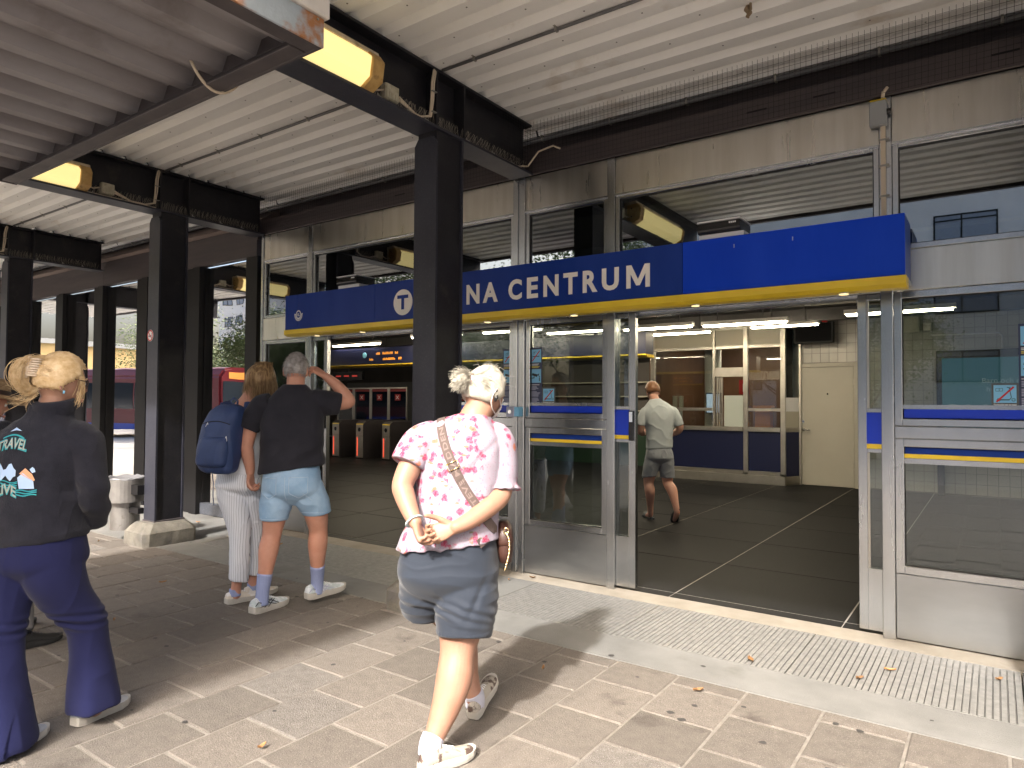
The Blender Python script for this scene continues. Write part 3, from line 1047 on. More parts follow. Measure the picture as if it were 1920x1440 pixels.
gate_at(-11.7, 7.5, 'ticket gate hidden mostly behind the near black column')
gate_at(-10.7, 7.5, 'ticket gate seen behind the woman in the floral blouse')
def barrier(x, y, label, first=[None]):
    if first[0] is None:
        t = thing('glass_gate', label, 'glass gate', (x, y, 0), group='tall glass gates marked with a red cross', local=True)
        b = MB()
        for s in (-0.36, 0.33):
            b.box(s, -0.02, 0, s + .035, 0.02, 1.92)
        b.box(-0.325, -0.02, 1.885, 0.33, 0.02, 1.92)
        b.build('frame', 'steel_int', t)
        b = MB()
        b.box(-0.32, -0.006, 0.12, 0.325, 0.0, 1.88)
        b.build('pane', 'glass_plain', t)
        b = MB()
        b.box(-0.10, -0.03, 1.54, 0.10, -0.012, 1.72)
        s = b.build('cross_plate', mat('lit_red_plate', (0.28, 0.008, 0.01), 0.5), t)
        b = MB()
        for q in (1, -1):
            b.add([(-.05 * q - .012, -.033, 1.58), (-.05 * q + .012, -.033, 1.58), (.05 * q + .012, -.033, 1.68), (.05 * q - .012, -.033, 1.68)], [(0, 1, 2, 3)])
        b.build('white_cross', 'white_print', s)
        b = MB()
        b.box(-0.32, -0.012, 1.80, 0.325, -0.008, 1.87)
        b.build('red_band', mat('dark_red_band', (0.20, 0.012, 0.014), 0.5), t)
        first[0] = t
    else:
        dup(first[0], (x, y, 0), label=label)
for k, x in enumerate((-16.4, -15.65, -14.9, -14.15, -13.2, -12.45, -11.7)):
    barrier(x, 9.3, ['outermost glass gate at the left with a red cross plate', 'second glass gate from the left with a red cross plate', 'third glass gate from the left with a red cross plate', 'fourth glass gate from the left with a red cross plate', 'fifth glass gate, first after the gap, with a red cross', 'glass gate with a red cross seen nearest the column', 'glass gate with a red cross hidden behind the column'][k])
# grey hoarding behind the gates
b = MB()
b.box(-20, 12.5, 0, -8, 12.6, 2.2)
tag(b.build('hoarding', mat('grey_hoarding', (0.16, 0.16, 0.165), 0.6)), 'grey hoarding wall standing behind the glass gates', 'hoarding')
for k, (x, lab) in enumerate(((-16.0, 'small dark red information panel hanging left above the gates'), (-12.6, 'small dark red information panel hanging right above the gates'))):
    t = thing('info_panel', lab, 'sign', (x, 9.0, 2.2), group='dark red information panels above the gates')
    b = MB()
    b.box(x - .65, 9.0, 2.15, x + .65, 9.1, 2.4)
    b.build('casing', 'black_plastic', t)
    b = MB()
    for j in range(3):
        b.box(x - .5 + j * .36, 8.994, 2.25, x - .5 + j * .36 + .22, 8.998, 2.29)
    b.build('led_dots', emis('red_led', (0.6, 0.05, 0.04), 0.12), t, kind='stuff')
    b = MB()
    b.box(x - .02, 9.03, 2.4, x + .02, 9.07, 3.1)
    b.build('hanger', 'int_ceiling', t)
# kiosk with counter lights at the left of the booth
ks = thing('kiosk', 'dark kiosk front with pale shelves left of the ticket booth', 'kiosk', (-8.2, 10.5, 0))
b = MB()
b.box(-11.0, 10.6, 0, -6.2, 10.8, 2.5)
b.build('back_wall', 'int_wall', ks)
b = MB()
b.box(-10.8, 10.2, 0, -6.4, 10.59, 1.0)
b.build('counter', mat('dark_green_counter', (0.015, 0.04, 0.022), 0.5), ks)
for k in range(3):
    b = MB()
    b.box(-10.8, 10.4, 1.3 + k * .35, -6.4, 10.59, 1.33 + k * .35)
    b.build('shelf', 'cream_panel', ks)
# ------------------------------------------------------------------ dark glazed wall left of the entrance
GW = thing('glazed_wall', 'dark mirror glass wall with black posts left of the steel entrance', 'wall', (-13, 0.15, 0))
XP = [-7.52, -8.82, -10.18, -11.55, -12.96, -14.37, -15.75, -17.15, -18.5]
for k, x in enumerate(XP):
    m = MB()
    if k == 0:
        m.box(x - .07, -0.02, 0.0, x + .16, 0.16, 3.28)
    else:
        m.box(x - .185, 0.02, 0.0, x - .05, 0.16, 3.285)
        m.box(x + .02, -0.02, 0.0, x + .185, 0.16, 3.285)
        m.box(x - .05, 0.07, 0.0, x + .02, 0.15, 3.28, 0)
    m.build('post', 'post', GW)
for k in range(len(XP) - 1):
    a, b = XP[k + 1] + .186, XP[k] - (.186 if k else .071)
    m = MB()
    m.box(a, 0.085, 0.15, b, 0.093, 3.27)
    m.build('pane', 'glass_dark', GW)
    m = MB()
    m.box(a, 0.04, 0.005, b, 0.12, 0.148)
    m.build('kick_panel', 'kick_dark', GW)
    m = MB()
    m.box(a - .05, 0.055, 0.15, a + .012, 0.11, 3.27)
    m.build('glazing_bead', 'post', GW)
xs = [-22, -18.6, -15.3, -11.38, -7.40]
for k in range(4):
    m = MB()
    m.box(xs[k] + .004, 0.0, 3.288, xs[k + 1] - .004, 0.10, 3.49)
    m.build('fascia_panel', 'fascia_dark', GW)
    m = MB()
    m.box(xs[k] + .004, 0.01, 3.493, xs[k + 1] - .004, 0.10, 3.66)
    m.build('fascia_panel', 'fascia_dark', GW)
    m = MB()
    m.prism([(0.0, 3.663), (-0.04, 3.69), (0.32, 3.93), (0.32, 3.66)], 'x', xs[k] + .004, xs[k + 1] - .004)
    m.build('soffit_board', 'soffit_brown', GW)
m = MB()
m.box(-22, 0.1, 0, -18.6, 0.2, 3.7)
m.build('end_wall', 'int_wall', GW)

# ------------------------------------------------------------------ main canopy
BEAMX = [-15.45, -11.38, -7.29, -3.42, 0.45, 4.3]
CY0, CY1 = -4.2, 0.37
CP = thing('canopy_roof', 'white corrugated steel canopy ceiling over the station entrance', 'canopy', (-6, -2, 3.95))
pitch = 0.2255
def corr(n0, n1, base, z0, dz):
    pts = []
    y = base
    for k in range(n0, n1):
        y = base + k * pitch
        pts += [(y, z0), (y + .112, z0), (y + .138, z0 + dz), (y + .198, z0 + dz)]
    pts.append((base + n1 * pitch, z0))
    return pts
prof = corr(-20, 2, -0.02, 3.955, 0.052)
prof = [p for p in prof if CY0 - .05 < p[0] < CY1 + .1]
ends = [-22] + BEAMX + [8]
for k in range(len(ends) - 1):
    a, b = ends[k] + (.0 if k == 0 else .01), ends[k + 1] - (.0 if k == len(ends) - 2 else .01)
    m = MB()
    n = len(prof)
    m.add([(a, y, z) for y, z in prof] + [(b, y, z) for y, z in prof], [(i, i + 1, n + i + 1, n + i) for i in range(n - 1)])
    m.build('ceiling_sheet', 'sheet_white', CP)
m = MB()
m.box(-22, CY0 - .06, 4.06, 8, CY1 + .1, 4.16)
m.build('unseen_roof_plate', 'int_ceiling', CP)  # unseen flat plate added above the sheets to block light
m = MB()
m.box(-22, CY0 - .12, 3.93, 8, CY0 - .06, 4.24)
m.build('front_fascia', 'edge_dark', CP)
# rivets in the ceiling sheets
m = MB()
for k in range(-19, 1):
    yy = -0.02 + k * pitch + .05
    for j in range(40):
        x = -16 + j * .58 + (.29 if k % 2 else 0)
        m.cyl((x, yy, 3.953), (x, yy, 3.9555), 0.006, 6)
m.build('rivets', 'dark_conduit', CP, kind='stuff')

BLAB = ['black steel roof beam, farthest along the dark glass wall', 'black steel roof beam at the left picture edge, over the bin side', 'black steel roof beam above the column with the no smoking sticker', 'black steel roof beam above the near column hiding the sign', 'unseen black steel roof beam added for shading over the right glass panel', 'black steel roof beam beyond the right end']  # the beam over the right panel is out of view, added for even shading
CLAB = ['farthest black steel column along the dark glass wall', 'black steel column at the left picture edge', 'black steel column with a no smoking sticker and the bin', 'near black steel column covering part of the station sign', 'black steel column to the right of the doorway', 'black steel column beyond the right end']
for k, x in enumerate(BEAMX):
    t = thing('roof_beam', BLAB[k], 'beam', (x, -2.1, 3.5), group='black steel canopy beams')
    y0, y1 = CY0 - .05, -0.047
    m = MB()
    m.box(x - .115, y0, 3.50, x + .115, y1, 3.518)
    m.build('lower_flange', 'black_flange', t)
    m = MB()
    m.box(x - .10, y0, 3.93, x + .10, y1, 3.948)
    m.build('upper_flange', 'black_paint', t)
    m = MB()
    m.box(x - .007, y0, 3.5185, x + .007, y1, 3.9295)
    m.build('web', 'black_paint', t)
    m = MB()
    for yy in (-1.31, -0.995):
        m.box(x - .112, yy - .008, 3.5185, x - .0075, yy + .008, 3.9295)
        m.box(x + .0075, yy - .008, 3.5185, x + .112, yy + .008, 3.9295)
    m.build('stiffener', 'black_paint', t)
    if -12 < x < 1:
        m = MB()
        for s in (1, -1):
            for i in range(150):
                y = -2.9 + i * .0185
                for z0, dz in ((3.52, .075), (3.56, .06)):
                    a = random.uniform(-.02, .02)
                    m.tube([(x + s * .10 if z0 < 3.53 else x + s * .02, y, z0), (x + s * (.10 if z0 < 3.53 else .07) + a * .4, y + a, z0 + dz)], 0.0011, 3, cap=False)
        m.build('bird_spikes', 'spike', t, kind='stuff')
    c = thing('steel_column', CLAB[k], 'column', (x, -1.155, 0), group='black steel canopy columns')
    w, ya, yb = .108, -1.31, -1.0
    m = MB()
    m.box(x - w, ya, 0.2405, x + w, ya + .02, 3.40)
    m.prism([(x - w, 3.40), (x + w, 3.40), (x + w - .035, 3.452), (x - w + .035, 3.452)], 'y', ya, ya + .02)
    m.build('front_flange', 'black_flange', c)
    m = MB()
    m.box(x - w, yb - .02, 0.2405, x + w, yb, 3.499)
    m.build('rear_flange', 'black_flange', c)
    m = MB()
    m.box(x - .090, ya + .0205, 0.2405, x + .090, yb - .0205, 3.499)
    m.build('web', 'black_paint', c)
    m = MB()
    m.box(x - w - .01, ya - .008, 0.226, x + w + .01, yb + .012, 0.2402)
    m.build('base_plate', 'edge_dark', c)
    m = MB()
    bx0, bx1, by0, by1 = x - .235, x + .235, -1.47, -0.90
    cz = .10
    rr = []
    for ins, z in ((0.0, -0.004), (0.0, 0.135), (0.075, 0.225)):
        X0, X1, Y0, Y1 = bx0 + ins, bx1 - ins, by0 + ins, by1 - ins
        q = .05
        rr.append([(X0 + q, Y0, z), (X1 - q, Y0, z), (X1, Y0 + q, z), (X1, Y1 - q, z), (X1 - q, Y1, z), (X0 + q, Y1, z), (X0, Y1 - q, z), (X0, Y0 + q, z)])
    m.rings(rr)
    o = m.build('concrete_base', 'base_conc', c, fix=True)
    bm = bmesh.new()
    bm.from_mesh(o.data)
    bmesh.ops.subdivide_edges(bm, edges=bm.edges, cuts=5, use_grid_fill=True)
    for v in bm.verts:
        if v.co.z > 0.01:
            v.co += noise.noise_vector(Vector((v.co.x + x, v.co.y, v.co.z)) * 9) * .010
    bm.to_mesh(o.data)
    bm.free()

# no smoking sticker on the second column's front flange
ns = thing('no_smoking_sticker', 'round red and white no smoking sticker on the black column', 'sticker', (-7.335, -1.312, 2.19))
b = MB()
sx, sz, sy = -7.335, 2.19, -1.3105
b.cyl((sx, sy, sz), (sx, sy - .002, sz), 0.062, 28)
b.build('backing', 'white_print', ns)
b = MB()
n = 28
b.add([(sx + math.cos(2 * math.pi * k / n) * q, sy - .0028, sz + math.sin(2 * math.pi * k / n) * q) for q in (.06, .046) for k in range(n)], [(k, (k + 1) % n, n + (k + 1) % n, n + k) for k in range(n)])
b.add([(sx - .04, sy - .0028, sz + .032), (sx - .032, sy - .0028, sz + .04), (sx + .04, sy - .0028, sz - .032), (sx + .032, sy - .0028, sz - .04)], [(0, 1, 2, 3)])
b.build('red_ring', 'red', ns)
b = MB()
b.box(sx - .034, sy - .0026, sz - .012, sx + .03, sy - .0022, sz - .001)
b.tube([(sx + .026, sy - .0024, sz + .002), (sx + .03, sy - .0024, sz + .014), (sx + .02, sy - .0024, sz + .026)], .002, 4)
b.build('cigarette', 'ink', ns)

# ------------------------------------------------------------------ lower grey canopy
LC = thing('lower_canopy', 'lower dusty grey corrugated canopy with dark steel edge near the camera', 'canopy', (-4.3, -5, 3.15))
LX0, LX1, LY0, LY1 = -6.12, -2.56, -7.6, -2.96
pts = []
p2 = 0.298
k = 0
x = LX0 + .05
while x < LX1 - .2:
    pts += [(x, 3.245), (x + .055, 3.245), (x + .10, 3.315), (x + .225, 3.315), (x + .268, 3.245)]
    x += p2
pts.append((x, 3.245))
pts = [p for p in pts if p[0] < LX1 - .03] + [(LX1 - .02, 3.29)]
n = len(pts)
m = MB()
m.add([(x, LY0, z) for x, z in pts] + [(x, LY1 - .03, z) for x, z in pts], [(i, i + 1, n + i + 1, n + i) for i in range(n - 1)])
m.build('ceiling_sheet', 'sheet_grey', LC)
m = MB()
m.box(LX0, LY0, 3.345, LX1 - .03, LY1 - .03, 3.40)
m.build('unseen_roof_plate', 'edge_dark', LC)
def cbeam(name, *a, mm='edge_dark'):
    b = MB()
    b.box(*a)
    return b.build(name, mm, LC, bevel=0.003)
cbeam('rear_edge_beam', LX0, LY1 - .022, 3.15, LX1, LY1, 3.286)
cbeam('rear_closure', LX0, LY1 - .029, 3.24, LX1 - .03, LY1 - .0225, 3.344)
cbeam('edge_flange', LX0 + .02, LY1 - .11, 3.15, LX1 - .10, LY1 - .023, 3.163)
cbeam('left_edge_beam', LX0 - .02, LY0, 3.15, LX0 - .0005, LY1, 3.29)
cbeam('front_edge_beam', LX0, LY0 - .1, 3.15, LX1, LY0 - .0005, 3.45)
cbeam('right_fascia', LX1 + .0005, LY0, 3.15, LX1 + .012, LY1, 3.287, mm='rusty')
cbeam('fascia_flange', LX1 - .09, LY0, 3.15, LX1 - .0005, LY1 - .023, 3.163)
b = MB()
b.box(LX1 - .25, LY0, 3.289, LX1 + .03, LY1 + .02, 3.48)
b.build('gutter', 'white_paint', LC, bevel=0.006)
b = MB()
for yy in (-3.0, -3.35, -3.7, -4.05):
    b.cyl((LX1 + .013, yy, 3.27), (LX1 + .018, yy, 3.27), 0.006, 8)
b.build('fascia_bolts', 'clip', LC)
b = MB()
pp = []
for i in range(13):
    t = i / 12
    pp.append((-3.36 + .01 * t, -3.15 + .28 * t, 3.25 - .115 * math.sin(math.pi * t) ** 0.8))
b.tube(pp, .008, 8)
tag(b.build('loop_cable', 'cable', smooth=True), 'short beige cable looping under the lower canopy edge', 'cable')

# ------------------------------------------------------------------ beam lamps, junction boxes and cables
def beam_lamp(bx, y0, y1, label, label_box, label_cab):
    L_ = thing('beam_lamp', label, 'lamp', (bx, (y0 + y1) / 2, 3.5), group='yellow lamps fixed to the canopy beams')
    xs0 = bx + .0075
    prof = [(xs0 + .03, 3.725), (xs0 + .15, 3.735), (xs0 + .195, 3.70), (xs0 + .175, 3.575), (xs0 + .09, 3.53), (xs0 + .03, 3.53)]
    b = MB()
    b.prism([(xs0, 3.765), (xs0 + .145, 3.775), (xs0 + .155, 3.738), (xs0 + .03, 3.728), (xs0 + .027, 3.528), (xs0, 3.528)], 'y', y0, y1)
    b.build('housing', 'lamp_case', L_, bevel=0.004)
    b = MB()
    b.prism([(x + .0015, z - .0015) for x, z in prof], 'y', y0 + .05, y1 - .1005)
    b.build('diffuser', 'lamp_yellow', L_, bevel=0.008)
    b = MB()
    pr2 = [(x + (.012 if x > xs0 + .1 else .002), z + (.012 if z > 3.7 else -.012)) for x, z in prof]
    b.prism(pr2, 'y', y1 - .10, y1)
    b.build('end_cap', 'lamp_cap', L_, bevel=0.006)
    b = MB()
    b.prism(pr2, 'y', y0, y0 + .0495)
    b.build('end_cap', 'lamp_cap', L_, bevel=0.006)
    b = MB()
    for z in (3.60, 3.69):
        b.cyl((xs0 + .09, y1, z), (xs0 + .09, y1 + .006, z), .008, 8)
    b.build('screws', 'rubber', L_)
    J = thing('junction_box', label_box, 'junction box', (bx + .05, y1 + .2, 3.56), group='junction boxes on the canopy beams')
    b = MB()
    b.box(bx + .022, y1 + .14, 3.555, bx + .075, y1 + .265, 3.665)
    b.build('case', 'junction', J, bevel=0.006)
    b = MB()
    b.box(bx + .0755, y1 + .145, 3.56, bx + .082, y1 + .26, 3.66)
    b.build('lid', 'junction', J, bevel=0.003)
    K = thing('beam_cable', label_cab, 'cable', (bx + .1, y1, 3.52), group='beige cables clipped along the canopy beams')
    b = MB()
    b.tube([(bx + .085, y0 - 1.0, 3.527), (bx + .088, y0, 3.526), (bx + .082, y1 + .3, 3.528), (bx + .086, -1.35, 3.527)] + ([(bx + .085, -.8, 3.527), (bx + .088, -.25, 3.527), (bx + .11, -.12, 3.56), (bx + .2, -.09, 3.68), (bx + .35, -.09, 3.70), (bx + .42, -.09, 3.66)] if bx > -5 else []), .008, 8)
    b.build('long_cable', 'cable', K, smooth=True)
    b = MB()
    for s in (0, .02):
        b.tube([(bx + .08, y1 + .26, 3.60 - s), (bx + .085, y1 + .33, 3.57 - s * .5), (bx + .086, y1 + .42, 3.537), (bx + .09 - s * .2, -1.46, 3.536), (bx + .10, -1.375 + s * .6, 3.57), (bx + .104, -1.365 + s, 3.70), (bx + .104, -1.36 + s, 3.82), (bx + .106, -1.345 + s, 3.905), (bx + .08, -1.31 + s, 3.955), (bx + .02, -1.27 + s, 3.965)], .008, 8)
    b.tube([(bx + .06, y1, 3.60), (bx + .06, y1 + .07, 3.585), (bx + .05, y1 + .145, 3.615)], .007, 8)
    b.build('looped_cable', 'cable', K, smooth=True)
    b = MB()
    for yy in (y0 + .2, y0 + .65, y1 + .05, y1 + .33, -1.42, -.95, -.62, -.35):
        b.box(bx + .07, yy - .014, 3.5185, bx + .12, yy + .014, 3.5225)
        b.box(bx + .095, yy - .006, 3.5225, bx + .10, yy + .006, 3.545)
    b.box(bx + .098, -1.372, 3.60, bx + .125, -1.325, 3.606)
    b.box(bx + .098, -1.372, 3.75, bx + .125, -1.325, 3.756)
    b.build('cable_clips', 'clip', K, kind='stuff')
beam_lamp(-3.42, -3.25, -1.93, 'near yellow lamp on the beam above the station sign column', 'near speckled junction box beside the yellow beam lamp', 'near beige cables along the beam to the steel front')
beam_lamp(-7.29, -3.25, -2.02, 'farther yellow lamp peeping out behind the lower canopy corner', 'farther speckled junction box on the beam by the sticker column', 'looped beige cables on the beam above the sticker column')
beam_lamp(-11.38, -3.25, -2.02, 'farthest yellow lamp, hidden by the lower canopy', 'junction box on the left edge beam', 'looped beige cables at the very left edge beam')

# conduits under the ceiling
def conduit(name, label, y, z, x0, x1, r, group='grey conduits under the white ceiling'):
    t = thing(name, label, 'conduit', ((x0 + x1) / 2, y, z), group=group)
    b = MB()
    b.tube([(x0, y, z), ((x0 + x1) / 2, y, z - .002), (x1, y, z)], r, 8)
    b.build('pipe', 'dark_conduit', t, smooth=True)
    x = x0 + .3
    while x < x1:
        b = MB()
        b.box(x - .008, y - .035, z + r, x + .008, y + .035, z + r + .006)
        b.box(x - .008, y - r - .004, z - r - .003, x + .008, y + r + .004, z + r)
        b.build('clip', 'clip', t)
        x += .68
for a, b_, lab in ((-15.3, -11.50, 'grey conduit under the ceiling beyond the left edge beam'), (-11.25, -7.40, 'grey conduit under the ceiling between the two left beams'), (-7.18, -3.53, 'grey conduit under the ceiling behind the lower canopy edge'), (-3.30, 0.34, 'grey conduit under the ceiling at the upper right'), (0.56, 4.1, 'grey conduit under the ceiling beyond the right')):
    conduit('ceiling_conduit', lab, -1.262, 3.942, a, b_, .0115)
conduit('ceiling_conduit', 'thick dark conduit behind the bird net along the steel front', 0.17, 3.90, -22, 4, .020)

# bird net hung before the recess over the steel front
net = MB()
a, b_ = -7.2, 2.0
cell = 0.036
r = .0011
def wire(p, q):
    p, q = Vector(p), Vector(q)
    d = (q - p)
    if abs(d.z) > abs(d.x):
        net.add([p + Vector((-r, 0, 0)), p + Vector((r, 0, 0)), q + Vector((r, 0, 0)), q + Vector((-r, 0, 0)), p + Vector((0, -r, 0)), p + Vector((0, r, 0)), q + Vector((0, r, 0)), q + Vector((0, -r, 0))], [(0, 1, 2, 3), (4, 5, 6, 7)])
    else:
        net.add([p + Vector((0, 0, -r)), p + Vector((0, 0, r)), q + Vector((0, 0, r)), q + Vector((0, 0, -r)), p + Vector((0, -r, 0)), p + Vector((0, r, 0)), q + Vector((0, r, 0)), q + Vector((0, -r, 0))], [(0, 1, 2, 3), (4, 5, 6, 7)])
x = a
while x < b_:
    wire((x, -0.055, 3.52), (x + .01, -0.10, 3.95))
    x += cell
for j in range(12):
    z = 3.525 + j * cell
    y = -0.055 - .045 * (z - 3.52) / .43
    x = a
    while x < b_:
        wire((x, y, z), (min(x + .92, b_), y, z))
        x += .92
for x in (-3.42, ):
    for s in (x + .116,):
        for j in range(13):
            yy = -.06 - j * cell
            wire((s, yy, 3.52), (s, yy, 3.93))
        for j in range(12):
            z = 3.525 + j * cell
            net.add([(s, -.06, z - r), (s, -.06, z + r), (s, -.52, z + r), (s, -.52, z - r)], [(0, 1, 2, 3)])
tag(net.build('bird_net', 'net'), 'black square mesh bird net along the top of the steel front', 'net')
w = MB()
w.tube([(-1.22, -.80, 3.957), (-1.225, -.81, 3.93), (-1.21, -.80, 3.905), (-1.22, -.815, 3.88), (-1.212, -.81, 3.87)], [.012, .02, .016, .012, .004], 6)
w.tube([(-1.20, -.82, 3.957), (-1.195, -.83, 3.91), (-1.20, -.835, 3.875)], [.008, .008, .003], 5)
tag(w.build('hanging_fluff', mat('dirty_fluff', (0.22, 0.16, 0.10), 0.9)), 'dirty brown tuft hanging from the white ceiling at the top edge', 'tuft')

# grey switch box and cable on the right mullion
gb = thing('switch_box', 'grey switch box with yellow top high on the right mullion', 'switch box', (-0.6, -0.05, 3.31))
b = MB()
b.box(-.655, -.075, 3.315, -.555, -.013, 3.475)
b.build('case', 'grey_box', gb, bevel=.006)
b = MB()
b.prism([(-.078, 3.475), (-.013, 3.475), (-.013, 3.495), (-.068, 3.485)], 'x', -.65, -.56)
b.build('yellow_top', 'sign_yellow', gb)
b = MB()
b.cyl((-.555, -.045, 3.40), (-.53, -.045, 3.40), .02, 12)
b.build('knob', 'black_plastic', gb)
b = MB()
b.tube([(-.58, -.04, 3.49), (-.575, -.045, 3.53), (-.55, -.04, 3.56)], .012, 8)
b.build('top_cable', 'cable', gb, smooth=True)
dc = thing('drop_cable', 'beige cable trunk running down the right mullion to the sign', 'cable', (-.575, -.03, 2.66))
b = MB()
b.box(-.595, -.032, 2.72, -.567, -.0125, 3.314)
b.tube([(-.58, -.022, 2.73), (-.585, -.03, 2.68), (-.60, -.04, 2.62)], .008, 8)
b.build('trunk', 'cable', dc)
b = MB()
for z in (2.85, 3.05, 3.22):
    b.box(-.605, -.036, z, -.545, -.0122, z + .012)
b.build('straps', 'clip', dc)

# ------------------------------------------------------------------ station sign
SG = thing('station_sign', 'long blue station sign reading SOLNA CENTRUM with a yellow lower edge', 'sign', (-3.38, -0.2, 2.2))
SY = -0.36
seams = [(-6.337, -6.13, 'sign_blue'), (-6.13, -4.94, 'sign_blue'), (-4.94, -1.813, 'sign_blue'), (-1.813, -0.43, 'sign_blue_new')]
for k, (a, b_, mm) in enumerate(seams):
    m = MB()
    m.box(a + .0015, SY, 2.277, b_ - .0015, SY + .03, 2.648)
    m.build('sign_panel', mm, SG, bevel=.0015, label='brighter blue sign panel without writing' if k == 3 else None)
m = MB()
m.box(-6.335, SY + .0305, 2.28, -0.432, -0.024, 2.645)
m.build('sign_box', 'sign_blue', SG)
for a, b_ in ((-6.34, -4.94), (-4.94, -1.813), (-1.813, -0.425)):
    m = MB()
    m.prism([(SY - .012, 2.274), (SY - .014, 2.226), (SY + .03, 2.206), (SY + .13, 2.206), (SY + .13, 2.274)], 'x', a + .0008, b_ - .0008)
    m.build('yellow_edge', 'sign_yellow', SG)
    m = MB()
    m.box(a + .002, SY + .1305, 2.255, b_ - .002, -.024, 2.2745)
    m.build('underside', 'kick_steel', SG)
for x in (-5.9, -5.2, -3.62, -2.75, -1.75, -0.78):
    m = MB()
    m.cyl((x, -.275, 2.205), (x, -.275, 2.199), .040, 20)
    dl = m.build('downlight', 'chrome', SG)
    m = MB()
    m.cyl((x, -.275, 2.1985), (x, -.275, 2.196), .028, 20)
    m.build('lens', 'downlight', dl)
GL = {'S': (-4.42, .115), 'O': (-4.26, .145), 'L': (-4.04, .1), 'N': (-3.79, .142), 'A': (-3.607, .158)}
def sign_letter(ch, x, w, z=2.357, h=.172):
    m = MB()
    if ch == 'M':
        q = .034
        m.prism([(x, z), (x + q, z), (x + q, z + h * .62), (x + w / 2 - .014, z + h * .10), (x + w / 2 + .014, z + h * .10), (x + w - q, z + h * .62), (x + w - q, z), (x + w, z), (x + w, z + h), (x + w - .040, z + h), (x + w / 2, z + h * .36), (x + .040, z + h), (x, z + h)], 'y', SY - .006, SY - .0005)
    else:
        text_into(m, ch, 0.25, lambda a, b, c: (x + a, SY - .0035 - c, z + b), bold=0.0085, extrude=.003, box=(w, h))
    m.build('letter', 'letter', SG)
for ch, x, w in (('S', -4.40, .11), ('O', -4.26, .145), ('L', -3.97, .095), ('N', -3.787, .142), ('A', -3.606, .158), ('C', -3.334, .133), ('E', -3.147, .106), ('N', -2.986, .142), ('T', -2.798, .128), ('R', -2.622, .127), ('U', -2.455, .142), ('M', -2.25, .188)):
    sign_letter(ch, x, w)
m = MB()
m.cyl((-4.56, SY, 2.44), (-4.56, SY - .004, 2.44), .122, 40)
dc_ = m.build('disc', 'letter', SG)
m = MB()
m.box(-4.63, SY - .0065, 2.476, -4.49, SY - .0043, 2.508)
m.box(-4.578, SY - .0065, 2.372, -4.542, SY - .0043, 2.476)
m.build('disc_letter', 'sign_blue', dc_)
m = MB()
ex, ez = -6.106, 2.43
n = 26
m.add([(ex + math.cos(2 * math.pi * k / n) * q, SY - .003, ez + math.sin(2 * math.pi * k / n) * q * 1.12) for q in (.042, .031) for k in range(n)], [(k, (k + 1) % n, n + (k + 1) % n, n + k) for k in range(n)])
for q0, q1 in ((.046, .053), (.057, .066)):
    nn = 16
    m.add([(ex + math.cos(math.pi + math.pi * k / nn) * q, SY - .003, ez - .002 + math.sin(math.pi + math.pi * k / nn) * q) for q in (q0, q1) for k in range(nn + 1)], [(k, k + 1, nn + 2 + k, nn + 1 + k) for k in range(nn)])
for s in (-1, 1):
    m.add([(ex + s * .046, SY - .003, ez - .002), (ex + s * .066, SY - .003, ez - .002), (ex + s * .07, SY - .003, ez + .014), (ex + s * .046, SY - .003, ez + .008)], [(0, 1, 2, 3)])
text_into(m, 'SL', .04, lambda a, b, c: (ex - .02 + a, SY - .003, ez - .014 + b), width=.042, bold=.001)
m.build('emblem', 'white_print', SG)
m = MB()
for x in (-1.45, -1.07):
    m.box(x, SY - .002, 2.565, x + .006, SY - .0003, 2.59)
m.build('scratch_mark', 'grey_print', SG)
for x0, lab in ((-1.71, 'right black door sensor on the sign, over its plain blue end'), (-5.52, 'left black door sensor on the sign, left of the round T')):
    t = thing('door_sensor', lab, 'sensor', (x0 + .15, -.25, 2.65), group='black door sensors standing on the sign', local=False)
    m = MB()
    m.box(x0 + .01, -.33, 2.6495, x0 + .32, -.12, 2.686)
    m.build('white_bracket', 'white_plastic', t)
    m = MB()
    m.prism([(-.335, 2.69), (-.355, 2.71), (-.345, 2.765), (-.10, 2.768), (-.10, 2.687)], 'x', x0, x0 + .30)
    m.build('housing', 'black_plastic', t, bevel=.006)
    m = MB()
    m.box(x0 + .0, -.35, 2.7695, x0 + .30, -.10, 2.778)
    m.build('top_edge', 'white_plastic', t)
    m = MB()
    for q in range(4):
        m.box(x0 + .225 + q * .013, -.3545, 2.742, x0 + .234 + q * .013, -.3505, 2.754)
    m.build('maker_mark', 'white_print', t)

